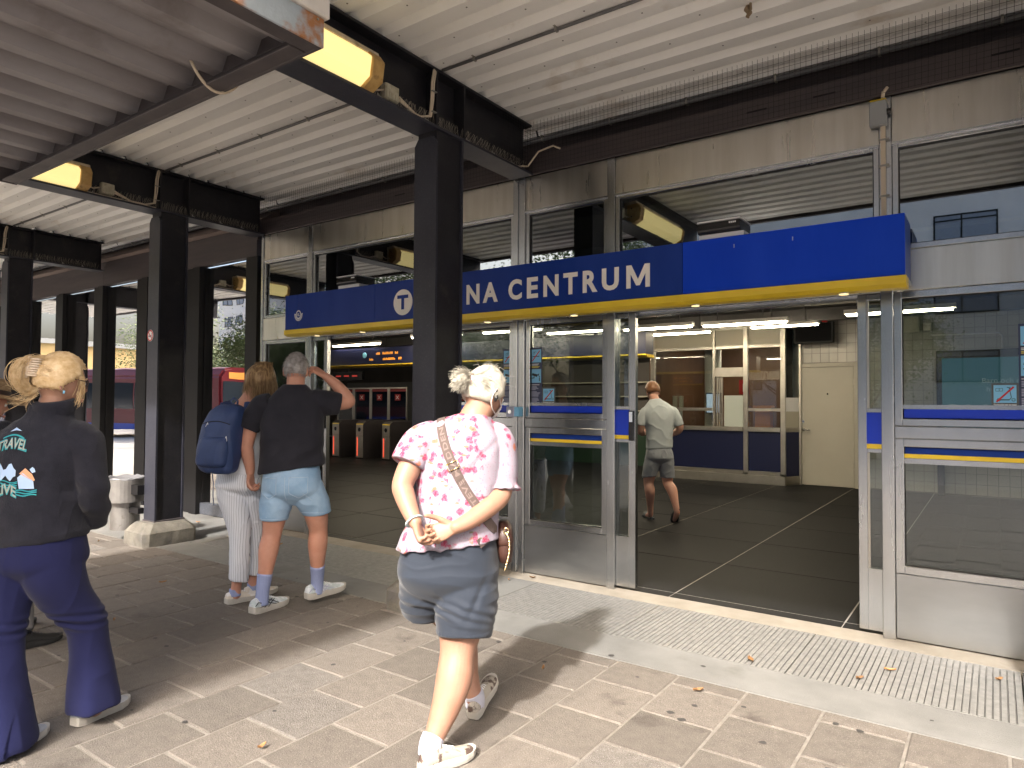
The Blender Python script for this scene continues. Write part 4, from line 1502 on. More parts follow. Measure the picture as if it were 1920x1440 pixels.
# ------------------------------------------------------------------ stickers on the glass
def tall_sticker(x0, label):
    t = thing('warning_sticker', label, 'sticker', (x0 + .06, .03, 1.38), group='tall navy warning stickers on the door glass')
    x1, y = x0 + .128, .0285
    b = MB()
    b.box(x0, y - .0015, 1.385, x1, y, 1.985)
    b.build('backing', 'navy_print', t)
    for z0, z1 in ((1.855, 1.970), (1.675, 1.795)):
        b = MB()
        b.box(x0 + .010, y - .0024, z0, x1 - .010, y - .0016, z1)
        b.build('blue_square', 'sky_print', t)
    b = MB()
    yy = y - .0026
    b.add([(x0 + .03, yy, 1.905), (x0 + .10, yy, 1.905), (x0 + .10, yy, 1.912), (x0 + .03, yy, 1.912)], [(0, 1, 2, 3)])
    for q in (.045, .058):
        n = 10
        b.add([(x0 + q + math.cos(k / n * 5) * r_, yy, 1.928 + q * .2 + math.sin(k / n * 5) * r_) for r_ in (.012, .0095) for k in range(n + 1)], [(k, k + 1, n + 2 + k, n + 1 + k) for k in range(n)])
    b.add([(x0 + .028, yy, 1.762), (x0 + .084, yy, 1.748), (x0 + .078, yy, 1.726), (x0 + .022, yy, 1.742)], [(0, 1, 2, 3)])
    b.add([(x0 + .086, yy, 1.752), (x0 + .098, yy, 1.757), (x0 + .093, yy, 1.732), (x0 + .082, yy, 1.742)], [(0, 1, 2, 3)])
    b.add([(x0 + .042, yy, 1.735), (x0 + .050, yy, 1.733), (x0 + .050, yy, 1.715), (x0 + .022, yy, 1.713), (x0 + .022, yy, 1.720), (x0 + .042, yy, 1.722)], [(0, 1, 2, 3, 4, 5)])
    b.add([(x0 + .098, yy, 1.722), (x0 + .106, yy, 1.722), (x0 + .106, yy, 1.69), (x0 + .098, yy, 1.69)], [(0, 1, 2, 3)])
    b.disc((x0 + .102, yy, 1.73), (1, 0, 0), (0, 0, 1), .005, 8)
    b.build('pictogram', 'ink', t, kind='stuff')
    b = MB()
    b.add([(x0 + .020, yy - .0004, 1.868), (x0 + .028, yy - .0004, 1.863), (x0 + .108, yy - .0004, 1.955), (x0 + .100, yy - .0004, 1.96)], [(0, 1, 2, 3)])
    b.build('red_slash', 'red', t)
    b = MB()
    b2 = MB()
    rnd = random.Random(3)
    z = 1.842
    def line(mb, z, w, h=.0048):
        mb.box(x0 + .012, y - .0024, z, x0 + .012 + w, y - .0016, z + h)
    for k, z in enumerate((1.838, 1.829)):
        line(b, z, .085 - .012 * k)
    for k, z in enumerate((1.817, 1.808)):
        line(b2, z, .092 - .012 * k)
    line(b, 1.655, .09)
    b3 = MB()
    z = 1.640
    while z > 1.46:
        line(b3, z, rnd.uniform(.05, .098))
        z -= .0095 if rnd.random() < .8 else .018
    z = 1.445
    while z > 1.405:
        line(b2, z, rnd.uniform(.06, .098))
        z -= .0095
    line(b3, 1.398, .08)
    b.build('white_text_lines', 'white_print', t, kind='stuff')
    b2.build('yellow_text_lines', 'yellow_print', t, kind='stuff')
    b3.build('grey_text_lines', 'grey_print', t, kind='stuff')
def scooter_sticker(x0, label):
    t = thing('scooter_sticker', label, 'sticker', (x0 + .06, .03, 1.38), group='grey no e-scooter stickers on the door glass')
    x1, y = x0 + .134, .0285
    b = MB()
    b.box(x0, y - .0022, 1.385, x1, y - .0003, 1.633)
    b.build('backing', 'slate_print', t)
    b = MB()
    b.box(x0 + .011, y - .0030, 1.515, x1 - .011, y - .0023, 1.622)
    b.build('blue_square', 'sky_print', t)
    yy = y - .0034
    b = MB()
    def seg(p, q, w=.0035):
        p, q = Vector((p[0], 0, p[1])), Vector((q[0], 0, q[1]))
        d = (q - p).normalized()
        nrm = Vector((-d.z, 0, d.x)) * w / 2
        b.add([(v.x, yy, v.z) for v in (p + nrm, q + nrm, q - nrm, p - nrm)], [(0, 1, 2, 3)])
    seg((x0 + .044, 1.533), (x0 + .088, 1.533), .006)
    seg((x0 + .088, 1.533), (x0 + .098, 1.547))
    seg((x0 + .098, 1.547), (x0 + .088, 1.606))
    seg((x0 + .077, 1.608), (x0 + .098, 1.603), .004)
    for q in (.036, .108):
        n = 14
        b.add([(x0 + q + math.cos(2 * math.pi * k / n) * r_, yy, 1.533 + math.sin(2 * math.pi * k / n) * r_) for r_ in (.0095, .0065) for k in range(n)], [(k, (k + 1) % n, n + (k + 1) % n, n + k) for k in range(n)])
    for p, q in (((.022, 1.585), (.056, 1.585)), ((.022, 1.602), (.056, 1.602)), ((.022, 1.585), (.022, 1.602)), ((.056, 1.585), (.056, 1.602)), ((.042, 1.60), (.036, 1.593)), ((.044, 1.594), (.037, 1.587))):
        seg((x0 + p[0], p[1]), (x0 + q[0], q[1]), .002)
    b.build('pictogram', 'ink', t, kind='stuff')
    b = MB()
    b.add([(x0 + .021, yy - .0004, 1.524), (x0 + .029, yy - .0004, 1.518), (x0 + .114, yy - .0004, 1.608), (x0 + .106, yy - .0004, 1.614)], [(0, 1, 2, 3)])
    b.build('red_slash', 'red', t)
    b, b2 = MB(), MB()
    for k, s in enumerate(('Förbjudet att ta med', 'elsparkcyklar och', 'små elektriska fordon', 'i tunnelbanan.')):
        text_into(b, s, .0125, lambda a, c, d, k=k: (x0 + .011 + a, y - .0026, 1.500 - k * .0135 + c), bold=.0004, width=(.110, .095, .110, .078)[k])
    for k, s in enumerate(('Electric scooters and', 'small electric vehicles', 'are prohibited in the', 'Metro system.')):
        text_into(b2, s, .0125, lambda a, c, d, k=k: (x0 + .011 + a, y - .0026, 1.438 - k * .0128 + c), bold=.0004, width=(.105, .112, .105, .075)[k])
    b.build('white_lettering', 'white_print', t)
    b2.build('yellow_lettering', 'yellow_print', t)
tall_sticker(-3.376, 'tall navy warning sticker with camera pictogram, right of the wide mullion')
tall_sticker(-3.672, 'tall navy warning sticker left of the wide mullion, behind the woman\'s head')
tall_sticker(0.115, 'tall navy warning sticker at the right edge of the picture')
scooter_sticker(-3.245, 'grey no e-scooter sticker beside the tall one on the middle door glass')
scooter_sticker(-0.020, 'grey no e-scooter sticker on the large right glass panel')
lk = thing('wall_lock', 'grey square lock box with blue side on the wide mullion', 'lock box', (-3.5, -.05, 1.37))
b = MB()
b.box(-3.56, -.075, 1.372, -3.475, -.0205, 1.465)
b.build('case', 'grey_print', lk, bevel=.004)
b = MB()
b.box(-3.4745, -.072, 1.378, -3.42, -.0205, 1.460)
b.build('blue_side', 'sky_print', lk)
b = MB()
b.cyl((-3.517, -.075, 1.418), (-3.517, -.083, 1.418), .018, 16)
b.build('key_cylinder', 'chrome', lk)

# ------------------------------------------------------------------ litter bin on the second column
BN = thing('litter_bin', 'round stainless litter bin fixed beside the black column', 'bin', (-7.74, -1.34, 0))
cx, cy = -7.74, -1.34
b = MB()
n = 36
def ring(r, z):
    return [(cx + math.cos(2 * math.pi * k / n) * r, cy + math.sin(2 * math.pi * k / n) * r, z) for k in range(n)]
b.rings([ring(.203, .66), ring(.21, .66)], cap=False)
b.rings([ring(.21, .66), ring(.21, .41)], cap=False)
b.rings([ring(.203, .41), ring(.203, .66)], cap=False)
b.rings([ring(.21, .41), ring(.14, .409)], cap=False)
b.build('rim', 'bin_steel', BN)
b = MB()
b.rings([ring(.145, .11), ring(.145, .412)], cap=True)
b.build('body', 'bin_steel', BN)
b = MB()
rr = []
for j, (r_, z) in enumerate(((.212, .650), (.214, .666), (.198, .670), (.17, .61), (.15, .55))):
    rr.append([(cx + math.cos(2 * math.pi * k / n) * (r_ + random.uniform(-.006, .004)), cy + math.sin(2 * math.pi * k / n) * (r_ + random.uniform(-.006, .004)), z + random.uniform(-.012, .012)) for k in range(n)])
b.rings(rr, cap=False)
b.add([(cx + math.cos(2 * math.pi * k / n) * .152, cy + math.sin(2 * math.pi * k / n) * .152, .53) for k in range(n)], [tuple(range(n))])
b.build('liner_bag', mat('grey_bag', (0.17, 0.17, 0.18), 0.35), BN, smooth=True)
b = MB()
b.box(cx + .19, cy - .04, .50, -7.40, cy + .04, .60)
b.build('bracket', 'post', BN)
b = MB()
b.box(cx + .12, cy - .03, .30, -7.40, cy + .03, .36)
b.build('bracket', 'post', BN)

# ------------------------------------------------------------------ fallen leaves and gum marks
LV = [(-3.61, -3.52), (-2.09, -1.75), (-7.75, -1.60), (-1.28, -1.52), (-0.50, -0.62), (0.0, -0.42), (-0.62, -0.85), (-1.18, -0.93), (-6.1, -.55), (-5.6, -2.05), (-3.36, -0.30), (-3.24, -0.12), (-4.9, -2.75), (-8.4, -.8), (-8.0, -.35), (0.12, -1.45), (0.15, -1.52), (0.10, -1.55), (-2.6, -3.2), (-6.9, -2.2)]
for k, (x, y) in enumerate(LV):
    b = MB()
    n = 7
    L_, w_ = random.uniform(.022, .038), random.uniform(.009, .017)
    vs = []
    for i in range(n):
        t = i / (n - 1)
        ww = w_ * math.sin(math.pi * min(1, t * .92 + .06)) * random.uniform(.75, 1.15)
        zc = .006 + .012 * abs(t - .5) * random.uniform(.5, 1.6)
        vs += [(L_ * (t - .5) * 2, -ww, zc + .008), (L_ * (t - .5) * 2, 0, zc), (L_ * (t - .5) * 2, ww, zc + .010)]
    fs = []
    for i in range(n - 1):
        fs += [(i * 3, i * 3 + 1, i * 3 + 4, i * 3 + 3), (i * 3 + 1, i * 3 + 2, i * 3 + 5, i * 3 + 4)]
    b.add(vs, fs)
    o = b.build('fallen_leaf', 'leaf_orange')
    o.location = (x, y, 0.001)
    o.rotation_euler = (0, 0, random.uniform(0, 6.28))
    near = {0: 'dry leaf on the paving by the left heel of the floral woman', 1: 'dry leaf on the paving right of the floral woman, before the grating', 2: 'dry leaf on the concrete below the litter bin', 3: 'dry leaf on the paving in front of the middle right grating', 4: 'dry leaf at the back of the right grating',
            9: 'dry leaf by the striped trousers woman on the paving', 10: 'dry leaf against the wide mullion foot', 13: 'dry leaf beside the base of the sticker column', 18: 'dry leaf on the sunny paving right of the camera side'}
    tag(o, near.get(k, 'small curled dry leaf lying on the paving or grating'), 'leaf', 'small dry leaves scattered on the ground')
gm = MB()
for k in range(90):
    x, y = random.uniform(-7, .6), random.uniform(-4.4, -1.02)
    r_ = random.uniform(.008, .02)
    gm.add([(x + math.cos(q / 9 * 6.283) * r_ * random.uniform(.8, 1.2), y + math.sin(q / 9 * 6.283) * r_ * random.uniform(.7, 1.1), .0022) for q in range(9)], [tuple(range(9))])
gm.build('gum_spots', 'gum', None, kind='stuff')

# ------------------------------------------------------------------ the street behind, seen in the glass
def building(name, label, x0, x1, yf, depth, h, z0, storey, ww, gap, wh, wall):
    t = thing(name, label, 'building', ((x0 + x1) / 2, yf, 0))
    b = MB()
    b.box(x0, yf - depth, -.1, x1, yf, h)
    b.build('wall', wall, t)
    b = MB()
    b.box(x0 - .2, yf - depth - .2, h, x1 + .2, yf + .25, h + .35)
    b.build('roof', 'grey_box', t)
    fm, pm_, im = MB(), MB(), None
    w2 = ww / 2
    fr_ = MB()
    fr_.box(-w2, 0, 0, -w2 + .07, .06, wh)
    fr_.box(w2 - .07, 0, 0, w2, .06, wh)
    fr_.box(-w2, 0, 0, w2, .06, .07)
    fr_.box(-w2, 0, wh - .07, w2, .06, wh)
    fr_.box(-.2, 0, 0, -.13, .055, wh)
    fr_.box(-w2, 0, wh * .78, w2, .05, wh * .78 + .07)
    fme = fr_.mesh('window', 'post')
    p = MB()
    p.box(-w2 + .05, .005, .05, w2 - .05, .03, wh - .05)
    pme = p.mesh('pane', 'street_glass')
    nz = int((h - z0 - wh) / storey) + 1
    nx = int((x1 - x0 - 1) / (ww + gap))
    for j in range(nz):
        for i in range(nx):
            x = x0 + .8 + (i + .5) * (ww + gap)
            o = inst('window', fme, t, (x - (x0 + x1) / 2, 0.002, z0 + j * storey))
            inst('pane', pme, o)
M['street_glass'] = mat('street_window_glass', (0.20, 0.22, 0.27), 0.15, spec=0.8)
M['street_white'] = mat('street_white_render', (0.70, 0.69, 0.67), 0.8, col2=(0.62, 0.61, 0.59), ns=.4)
building('office_building', 'white rendered office block with window bands across the street', -19, 30, -34, 12, 19, 2.6, 3.3, 2.6, 1.2, 1.5, 'street_white')
building('apartment_block', 'tall pale apartment block with paired windows far to the left', -90, -60, -50, 14, 24, 2.5, 3.1, 1.8, 1.0, 1.5, 'street_white')
building('low_building', 'low yellow brick building at the far end of the street', -95, -55, -14, 10, 5.5, 1.0, 3.2, 2.2, 1.6, 1.5, mat('yellow_brick', (0.5, 0.36, 0.16), 0.8))

M['foliage'] = mat('tree_leaves', (0.075, 0.115, 0.026), 0.6, col2=(0.115, 0.155, 0.036), ns=.8, vary=0.25)
M['bark'] = mat('tree_bark', (0.11, 0.08, 0.06), 0.9, col2=(0.17, 0.13, 0.10), ns=6, bump=.5, bs=20)
def tree_meshes(seed, h, rad, n):
    rnd = random.Random(seed)
    tr_ = MB()
    tr_.tube([(0, 0, 0), (.05, .02, h * .3), (.02, .1, h * .6), (0, .05, h * .92)], [.16, .12, .08, .02], 8)
    cr = MB()
    tips = []
    for k in range(16):
        a, z = rnd.uniform(0, 6.28), rnd.uniform(.3, .9) * h
        r_ = rad * rnd.uniform(.45, 1.0) * (1.1 - .6 * abs(z / h - .55))
        p = Vector((math.cos(a) * r_, math.sin(a) * r_, z + .15 * h))
        tr_.tube([(0.02, .05, z * .9), Vector((p.x * .5, p.y * .5, z + .03 * h)), p], [.05, .03, .01], 5)
        tips.append(p)
    for k in range(n):
        c = rnd.choice(tips)
        d = Vector((rnd.gauss(0, 1), rnd.gauss(0, 1), rnd.gauss(0, .8))) * rad * .26
        p = c + d
        if p.z < .2 * h:
            continue
        s = rnd.uniform(.03, .075)
        u = Vector((rnd.uniform(-1, 1), rnd.uniform(-1, 1), rnd.uniform(-.6, .6))).normalized()
        w_ = u.orthogonal().normalized()
        cr.add([p - u * s, p + w_ * s * .6, p + u * s, p - w_ * s * .6], [(0, 1, 2, 3)])
    return tr_.mesh('trunk', 'bark'), cr.mesh('crown', 'foliage')
kinds = [tree_meshes(11, 5.2, 1.9, 12000), tree_meshes(12, 7.5, 2.4, 15000)]
TR = [(-33, -17.5, 0), (-30, -16.2, 0), (-27.2, -15.2, 0), (-24.6, -16.3, 0), (-22, -15.5, 1), (-40, -18, 0), (-45, -19, 1), (-36.5, -17, 0), (-3.0, -17.5, 0), (-6.5, -20, 0), (-10.5, -21, 1), (-15, -20.5, 1), (4.2, -20, 0), (-19, -19, 0)]
for k, (x, y, q) in enumerate(TR):
    t = thing('street_tree', 'leafy street tree reflected in the station glass', 'tree', (x, y, -.1), rotz=random.uniform(0, 6), group='leafy street trees beyond the buses')
    sc = random.uniform(.85, 1.12)
    t.scale = (sc, sc, sc)
    inst('trunk', kinds[q][0], t)
    inst('crown', kinds[q][1], t)

def bus(x, y, rz, label, col, col2):
    t = thing('city_bus', label, 'bus', (x, y, -.1), rotz=rz)
    L_, w_, h = 12.0, 2.5, 3.0
    b = MB()
    pr = [(-w_ / 2, .35), (-w_ / 2, 2.6), (-w_ / 2 + .2, 2.92), (-.6, 3.0), (.6, 3.0), (w_ / 2 - .2, 2.92), (w_ / 2, 2.6), (w_ / 2, .35)]
    b.prism(pr, 'x', -L_ / 2, L_ / 2)
    b.build('body', col, t, bevel=.08, seg=2)
    for s in (-1, 1):
        for k in range(8):
            b = MB()
            b.box(-5.6 + k * 1.4, s * (w_ / 2 - .01), 1.25, -5.6 + k * 1.4 + 1.32, s * (w_ / 2 + .012), 2.35)
            b.build('window', 'bus_glass', t)
        b = MB()
        b.box(-L_ / 2 + .1, s * (w_ / 2 - .01), .36, L_ / 2 - .1, s * (w_ / 2 + .014), .62)
        b.build('skirt', col2, t)
        b = MB()
        for xx in (-3.6, 3.6):
            b.cyl((xx, s * (w_ / 2 - .25), .48), (xx, s * (w_ / 2 + .02), .48), .48, 20)
        b.build('wheels', 'rubber', t)
    b = MB()
    b.box(L_ / 2 - .02, -1.1, 1.05, L_ / 2 + .015, 1.1, 2.4)
    b.build('windscreen', 'bus_glass', t)
    b = MB()
    b.box(L_ / 2 - .02, -.8, 2.5, L_ / 2 + .014, .8, 2.78)
    b.build('destination_board', emis('bus_amber', (0.6, .22, .03), .10), t)
M['bus_glass'] = mat('bus_glass', (0.02, 0.025, 0.03), 0.08)
M['bus_red'] = mat('bus_red', (0.12, 0.012, 0.016), 0.3)
M['bus_blue'] = mat('bus_blue', (0.015, 0.05, 0.32), 0.3)
bus(-31.6, -10.2, R(-15), 'red city bus with dark windows standing left beyond the canopy', 'bus_red', 'bus_blue')
# ------------------------------------------------------------------ people
def skin_mat(name, col, col2):
    return mat(name, col, 0.5, col2=col2, ns=14, nd=7, contrast=(.30, .70), coord='obj', bump=0.08, bs=220, sss=0.12, spec=0.35)
M['skin_light'] = skin_mat('fair_skin', (0.30, 0.16, 0.108), (0.345, 0.195, 0.137))
M['skin_tan'] = skin_mat('sun_reddened_skin', (0.50, 0.24, 0.165), (0.57, 0.30, 0.215))
M['skin_inside'] = skin_mat('ruddy_skin', (0.55, 0.30, 0.22), (0.60, 0.34, 0.26))
M['white_of_eye'] = mat('eye_white', (0.75, 0.74, 0.72), 0.25)
M['iris'] = mat('iris', (0.06, 0.09, 0.12), 0.2)
M['lip'] = mat('lips', (0.48, 0.20, 0.17), 0.45)
def hairm(name, a, b):
    return mat(name, a, 0.42, col2=b, ns=38, nd=3, coord='obj', bump=0.15, bs=150, spec=0.35)
M['hair_white'] = hairm('white_hair', (0.46, 0.435, 0.375), (0.33, 0.31, 0.255))
M['hair_grey'] = hairm('grey_hair', (0.40, 0.38, 0.37), (0.24, 0.22, 0.21))
M['hair_bob'] = mat('dark_blonde_hair', (0.40, 0.27, 0.14), 0.45, col2=(0.15, 0.085, 0.04), ns=70, nd=3, contrast=(.40, .62), coord='obj', stretch=(1, 1, .10), spec=.3)
M['hair_blonde'] = hairm('blonde_hair', (0.72, 0.55, 0.33), (0.55, 0.37, 0.18))
M['hair_ginger'] = hairm('ginger_brown_hair', (0.20, 0.09, 0.04), (0.13, 0.06, 0.03))
M['tee_dark'] = mat('charcoal_cotton', (0.019, 0.019, 0.026), 0.9, col2=(0.027, 0.027, 0.036), ns=6, coord='obj', bump=0.12, bs=300, sheen=0.08, spec=0.2)
M['fleece'] = mat('black_fleece', (0.012, 0.0125, 0.02), 0.95, col2=(0.02, 0.021, 0.031), ns=14, coord='obj', bump=0.5, bs=260, sheen=0.12, spec=0.2)
M['navy_pants'] = mat('navy_jersey', (0.0095, 0.0115, 0.050), 0.9, col2=(0.013, 0.0155, 0.062), ns=5, coord='obj', bump=0.1, bs=300, sheen=0.08, spec=0.2)
M['shorts_navy'] = mat('slate_navy_cotton', (0.0085, 0.0145, 0.027), 0.8, col2=(0.0125, 0.02, 0.035), ns=5, coord='obj', bump=0.12, bs=320, sheen=0.15)
M['denim'] = mat('washed_denim', (0.24, 0.40, 0.60), 0.85, col2=(0.36, 0.52, 0.70), ns=7, nd=8, coord='obj', bump=0.25, bs=380)
M['denim_seam'] = mat('denim_seam', (0.42, 0.55, 0.68), 0.85)
M['tee_grey'] = mat('pale_grey_tee', (0.40, 0.44, 0.46), 0.9, col2=(0.46, 0.50, 0.52), ns=5, coord='obj', bump=0.1, bs=280)
M['shorts_grey'] = mat('grey_sweat_shorts', (0.25, 0.265, 0.29), 0.9, col2=(0.30, 0.315, 0.34), ns=6, coord='obj')
M['white_shirt'] = mat('white_cotton_shirt', (0.70, 0.73, 0.78), 0.85, col2=(0.64, 0.67, 0.72), ns=5, coord='obj', bump=0.15, bs=200)
M['sock_violet'] = mat('lavender_sock', (0.26, 0.31, 0.52), 0.9, col2=(0.30, 0.35, 0.56), ns=60, coord='obj', stretch=(3, 3, .2), bump=0.3, bs=90)
M['sock_white'] = mat('white_ankle_sock', (0.45, 0.45, 0.52), 0.9, coord='obj', bump=0.3, bs=160)
M['sole_white'] = mat('off_white_sole', (0.46, 0.44, 0.40), 0.7, col2=(0.38, 0.36, 0.32), ns=9, coord='obj')
M['shoe_silver'] = mat('silver_white_mesh', (0.62, 0.66, 0.70), 0.45, col2=(0.45, 0.52, 0.54), ns=26, contrast=(.45, .55), coord='obj', bump=0.3, bs=260)
M['shoe_beige'] = mat('beige_white_leather', (0.64, 0.58, 0.49), 0.6, col2=(0.70, 0.69, 0.68), ns=11, contrast=(.48, .54), coord='obj')
M['shoe_brown'] = mat('brown_cream_mesh', (0.36, 0.33, 0.28), 0.65, col2=(0.085, 0.055, 0.045), ns=11, contrast=(.50, .54), coord='obj', bump=0.3, bs=240)
M['shoe_grey'] = mat('grey_white_knit', (0.42, 0.45, 0.50), 0.7, col2=(0.60, 0.62, 0.64), ns=12, coord='obj')
M['shoe_black'] = mat('black_leather_shoe', (0.014, 0.014, 0.014), 0.5)
M['slide'] = mat('dark_slide_sandal', (0.045, 0.05, 0.06), 0.7)
M['gray_trouser'] = mat('grey_trouser', (0.20, 0.195, 0.20), 0.9)
M['straw'] = mat('woven_straw', (0.42, 0.29, 0.16), 0.8, col2=(0.27, 0.17, 0.09), ns=90, nd=2, coord='obj', stretch=(.4, .4, 2.5), bump=0.7, bs=120)
M['bag_brown'] = mat('brown_leather', (0.04, 0.016, 0.012), 0.45, col2=(0.055, 0.024, 0.017), ns=12, coord='obj', bump=0.2, bs=160)
M['strap_taupe'] = mat('taupe_webbing', (0.085, 0.06, 0.054), 0.8, coord='obj', bump=0.3, bs=260)
M['strap_text'] = mat('strap_lettering', (0.15, 0.11, 0.10), 0.7)
M['gold'] = mat('pale_gold', (0.85, 0.65, 0.35), 0.25, 1.0)
M['pack_blue'] = mat('blue_backpack_nylon', (0.020, 0.042, 0.125), 0.55, col2=(0.030, 0.058, 0.165), ns=4, coord='obj', bump=0.3, bs=300)
M['claw'] = mat('pearly_claw_clip', (0.62, 0.48, 0.34), 0.3, col2=(0.72, 0.62, 0.5), ns=30, coord='obj')
M['teal_print'] = mat('teal_print', (0.02, 0.30, 0.36), 0.6)
M['tan_print'] = mat('grey_tan_print', (0.36, 0.35, 0.30), 0.6)
M['cloud_print'] = mat('pale_blue_print', (0.40, 0.55, 0.80), 0.6)
M['orange_print'] = mat('salmon_print', (0.70, 0.36, 0.20), 0.6)

def stripe_mat():
    m = mat('striped_cotton', (0.72, 0.74, 0.78), 0.85, coord='obj')
    nt = m.node_tree
    L = nt.links
    tc = N(nt, 'ShaderNodeTexCoord')
    sp = N(nt, 'ShaderNodeSeparateXYZ')
    L.new(tc.outputs['Object'], sp.inputs[0])
    nz = N(nt, 'ShaderNodeTexNoise')
    nz.inputs['Scale'].default_value = 5
    L.new(tc.outputs['Object'], nz.inputs['Vector'])
    ad = N(nt, 'ShaderNodeMath', operation='MULTIPLY_ADD')
    L.new(nz.outputs['Fac'], ad.inputs[0])
    ad.inputs[1].default_value = 0.02
    L.new(sp.outputs['X'], ad.inputs[2])
    ml = N(nt, 'ShaderNodeMath', operation='MULTIPLY')
    ml.inputs[1].default_value = 62.0
    L.new(ad.outputs[0], ml.inputs[0])
    fr = N(nt, 'ShaderNodeMath', operation='FRACT')
    L.new(ml.outputs[0], fr.inputs[0])
    lt = N(nt, 'ShaderNodeMath', operation='LESS_THAN')
    lt.inputs[1].default_value = 0.17
    L.new(fr.outputs[0], lt.inputs[0])
    mx = N(nt, 'ShaderNodeMix', data_type='RGBA')
    mx.inputs['A'].default_value = (0.70, 0.73, 0.78, 1)
    mx.inputs['B'].default_value = (0.36, 0.37, 0.42, 1)
    L.new(lt.outputs[0], mx.inputs['Factor'])
    L.new(mx.outputs['Result'], nt.nodes['Principled BSDF'].inputs['Base Color'])
    return m
M['stripes'] = stripe_mat()

def floral_mat():
    m = mat('floral_cotton', (0.26, 0.235, 0.28), 0.8, coord='obj', bump=0.1, bs=220)
    nt = m.node_tree
    L = nt.links
    tc = N(nt, 'ShaderNodeTexCoord').outputs['Object']
    def mixc(f, a, b):
        x = N(nt, 'ShaderNodeMix', data_type='RGBA')
        L.new(f, x.inputs['Factor'])
        for s, v in (('A', a), ('B', b)):
            if isinstance(v, tuple):
                x.inputs[s].default_value = (*v, 1)
            else:
                L.new(v, x.inputs[s])
        return x.outputs['Result']
    def mr(f, lo, hi):
        r = N(nt, 'ShaderNodeMapRange')
        r.inputs['From Min'].default_value = lo
        r.inputs['From Max'].default_value = hi
        L.new(f, r.inputs['Value'])
        return r.outputs[0]
    def vor(s, warp=0.0, feat='F1'):
        v = N(nt, 'ShaderNodeTexVoronoi')
        v.feature = feat
        v.inputs['Scale'].default_value = s
        if warp:
            nz = N(nt, 'ShaderNodeTexNoise')
            nz.inputs['Scale'].default_value = s * 1.6
            L.new(tc, nz.inputs['Vector'])
            vm = N(nt, 'ShaderNodeVectorMath', operation='MULTIPLY_ADD')
            L.new(nz.outputs['Color'], vm.inputs[0])
            vm.inputs[1].default_value = (warp,) * 3
            L.new(tc, vm.inputs[2])
            L.new(vm.outputs[0], v.inputs['Vector'])
        else:
            L.new(tc, v.inputs['Vector'])
        return v
    def noise_(s):
        n = N(nt, 'ShaderNodeTexNoise')
        n.inputs['Scale'].default_value = s
        n.inputs['Detail'].default_value = 4
        L.new(tc, n.inputs['Vector'])
        return n.outputs['Fac']
    def mul(a, b):
        q = N(nt, 'ShaderNodeMath', operation='MULTIPLY')
        L.new(a, q.inputs[0])
        L.new(b, q.inputs[1])
        return q.outputs[0]
    base = mixc(mr(vor(95).outputs['Distance'], .30, .20), (0.27, 0.238, 0.287), (0.27, 0.17, 0.235))
    cl = mr(noise_(7.5), .44, .47)                       # where bunches of flowers lie
    v = vor(31, .026)
    petals = mr(v.outputs['Distance'], .58, .40)
    hue = N(nt, 'ShaderNodeSeparateColor')
    L.new(v.outputs['Color'], hue.inputs[0])
    pet_col = mixc(mr(noise_(130), .42, .58), (0.28, 0.028, 0.07), (0.29, 0.10, 0.165))
    pet_col = mixc(mr(hue.outputs[0], .80, .82), pet_col, (0.38, 0.13, 0.08))
    pet_col = mixc(mr(v.outputs['Distance'], .22, .12), pet_col, (0.34, 0.015, 0.06))
    cur = mixc(mul(cl, mul(petals, mr(hue.outputs[1], .22, .24))), base, pet_col)
    mp = N(nt, 'ShaderNodeMapping')
    mp.inputs['Scale'].default_value = (1.0, 1, 2.2)
    mp.inputs['Rotation'].default_value = (0, .6, 0)
    L.new(tc, mp.inputs['Vector'])
    v2 = N(nt, 'ShaderNodeTexVoronoi')
    v2.inputs['Scale'].default_value = 19
    L.new(mp.outputs[0], v2.inputs['Vector'])
    lf_ = mr(v2.outputs['Distance'], .24, .17)
    h2 = N(nt, 'ShaderNodeSeparateColor')
    L.new(v2.outputs['Color'], h2.inputs[0])
    leafm = mul(lf_, mul(mr(noise_(5.0), .50, .55), mr(h2.outputs[0], .45, .47)))
    cur = mixc(leafm, cur, (0.16, 0.14, 0.09))
    L.new(cur, nt.nodes['Principled BSDF'].inputs['Base Color'])
    return m
M['floral'] = floral_mat()

# ---- shape helpers
def catmull(pts, n=6):
    """smooth a list of (x, y, z, r...) tuples"""
    out = []
    P = [pts[0]] + list(pts) + [pts[-1]]
    for i in range(1, len(P) - 2):
        for k in range(n):
            t = k / n
            out.append(tuple(0.5 * ((2 * b) + (c - a) * t + (2 * a - 5 * b + 4 * c - d) * t * t + (-a + 3 * b - 3 * c + d) * t ** 3) for a, b, c, d in zip(P[i - 1], P[i], P[i + 1], P[i + 2])))
    out.append(tuple(pts[-1]))
    return out

def limb(mb, pts, n=30, sub=6, round_ends=True):
    q = catmull(pts, sub)
    path, rad = [Vector(p[:3]) for p in q], [p[3] for p in q]
    if round_ends:
        for end in (0, -1):
            d = (path[0] - path[1]).normalized() if end == 0 else (path[-1] - path[-2]).normalized()
            base, r = path[end], rad[end]
            ext = [(base + d * r * math.sin(a), r * math.cos(a)) for a in (R(30), R(58), R(80))]
            if end == 0:
                path = [e[0] for e in reversed(ext)] + path
                rad = [e[1] for e in reversed(ext)] + rad
            else:
                path += [e[0] for e in ext]
                rad += [e[1] for e in ext]
    mb.tube(path, rad, n)
    return mb

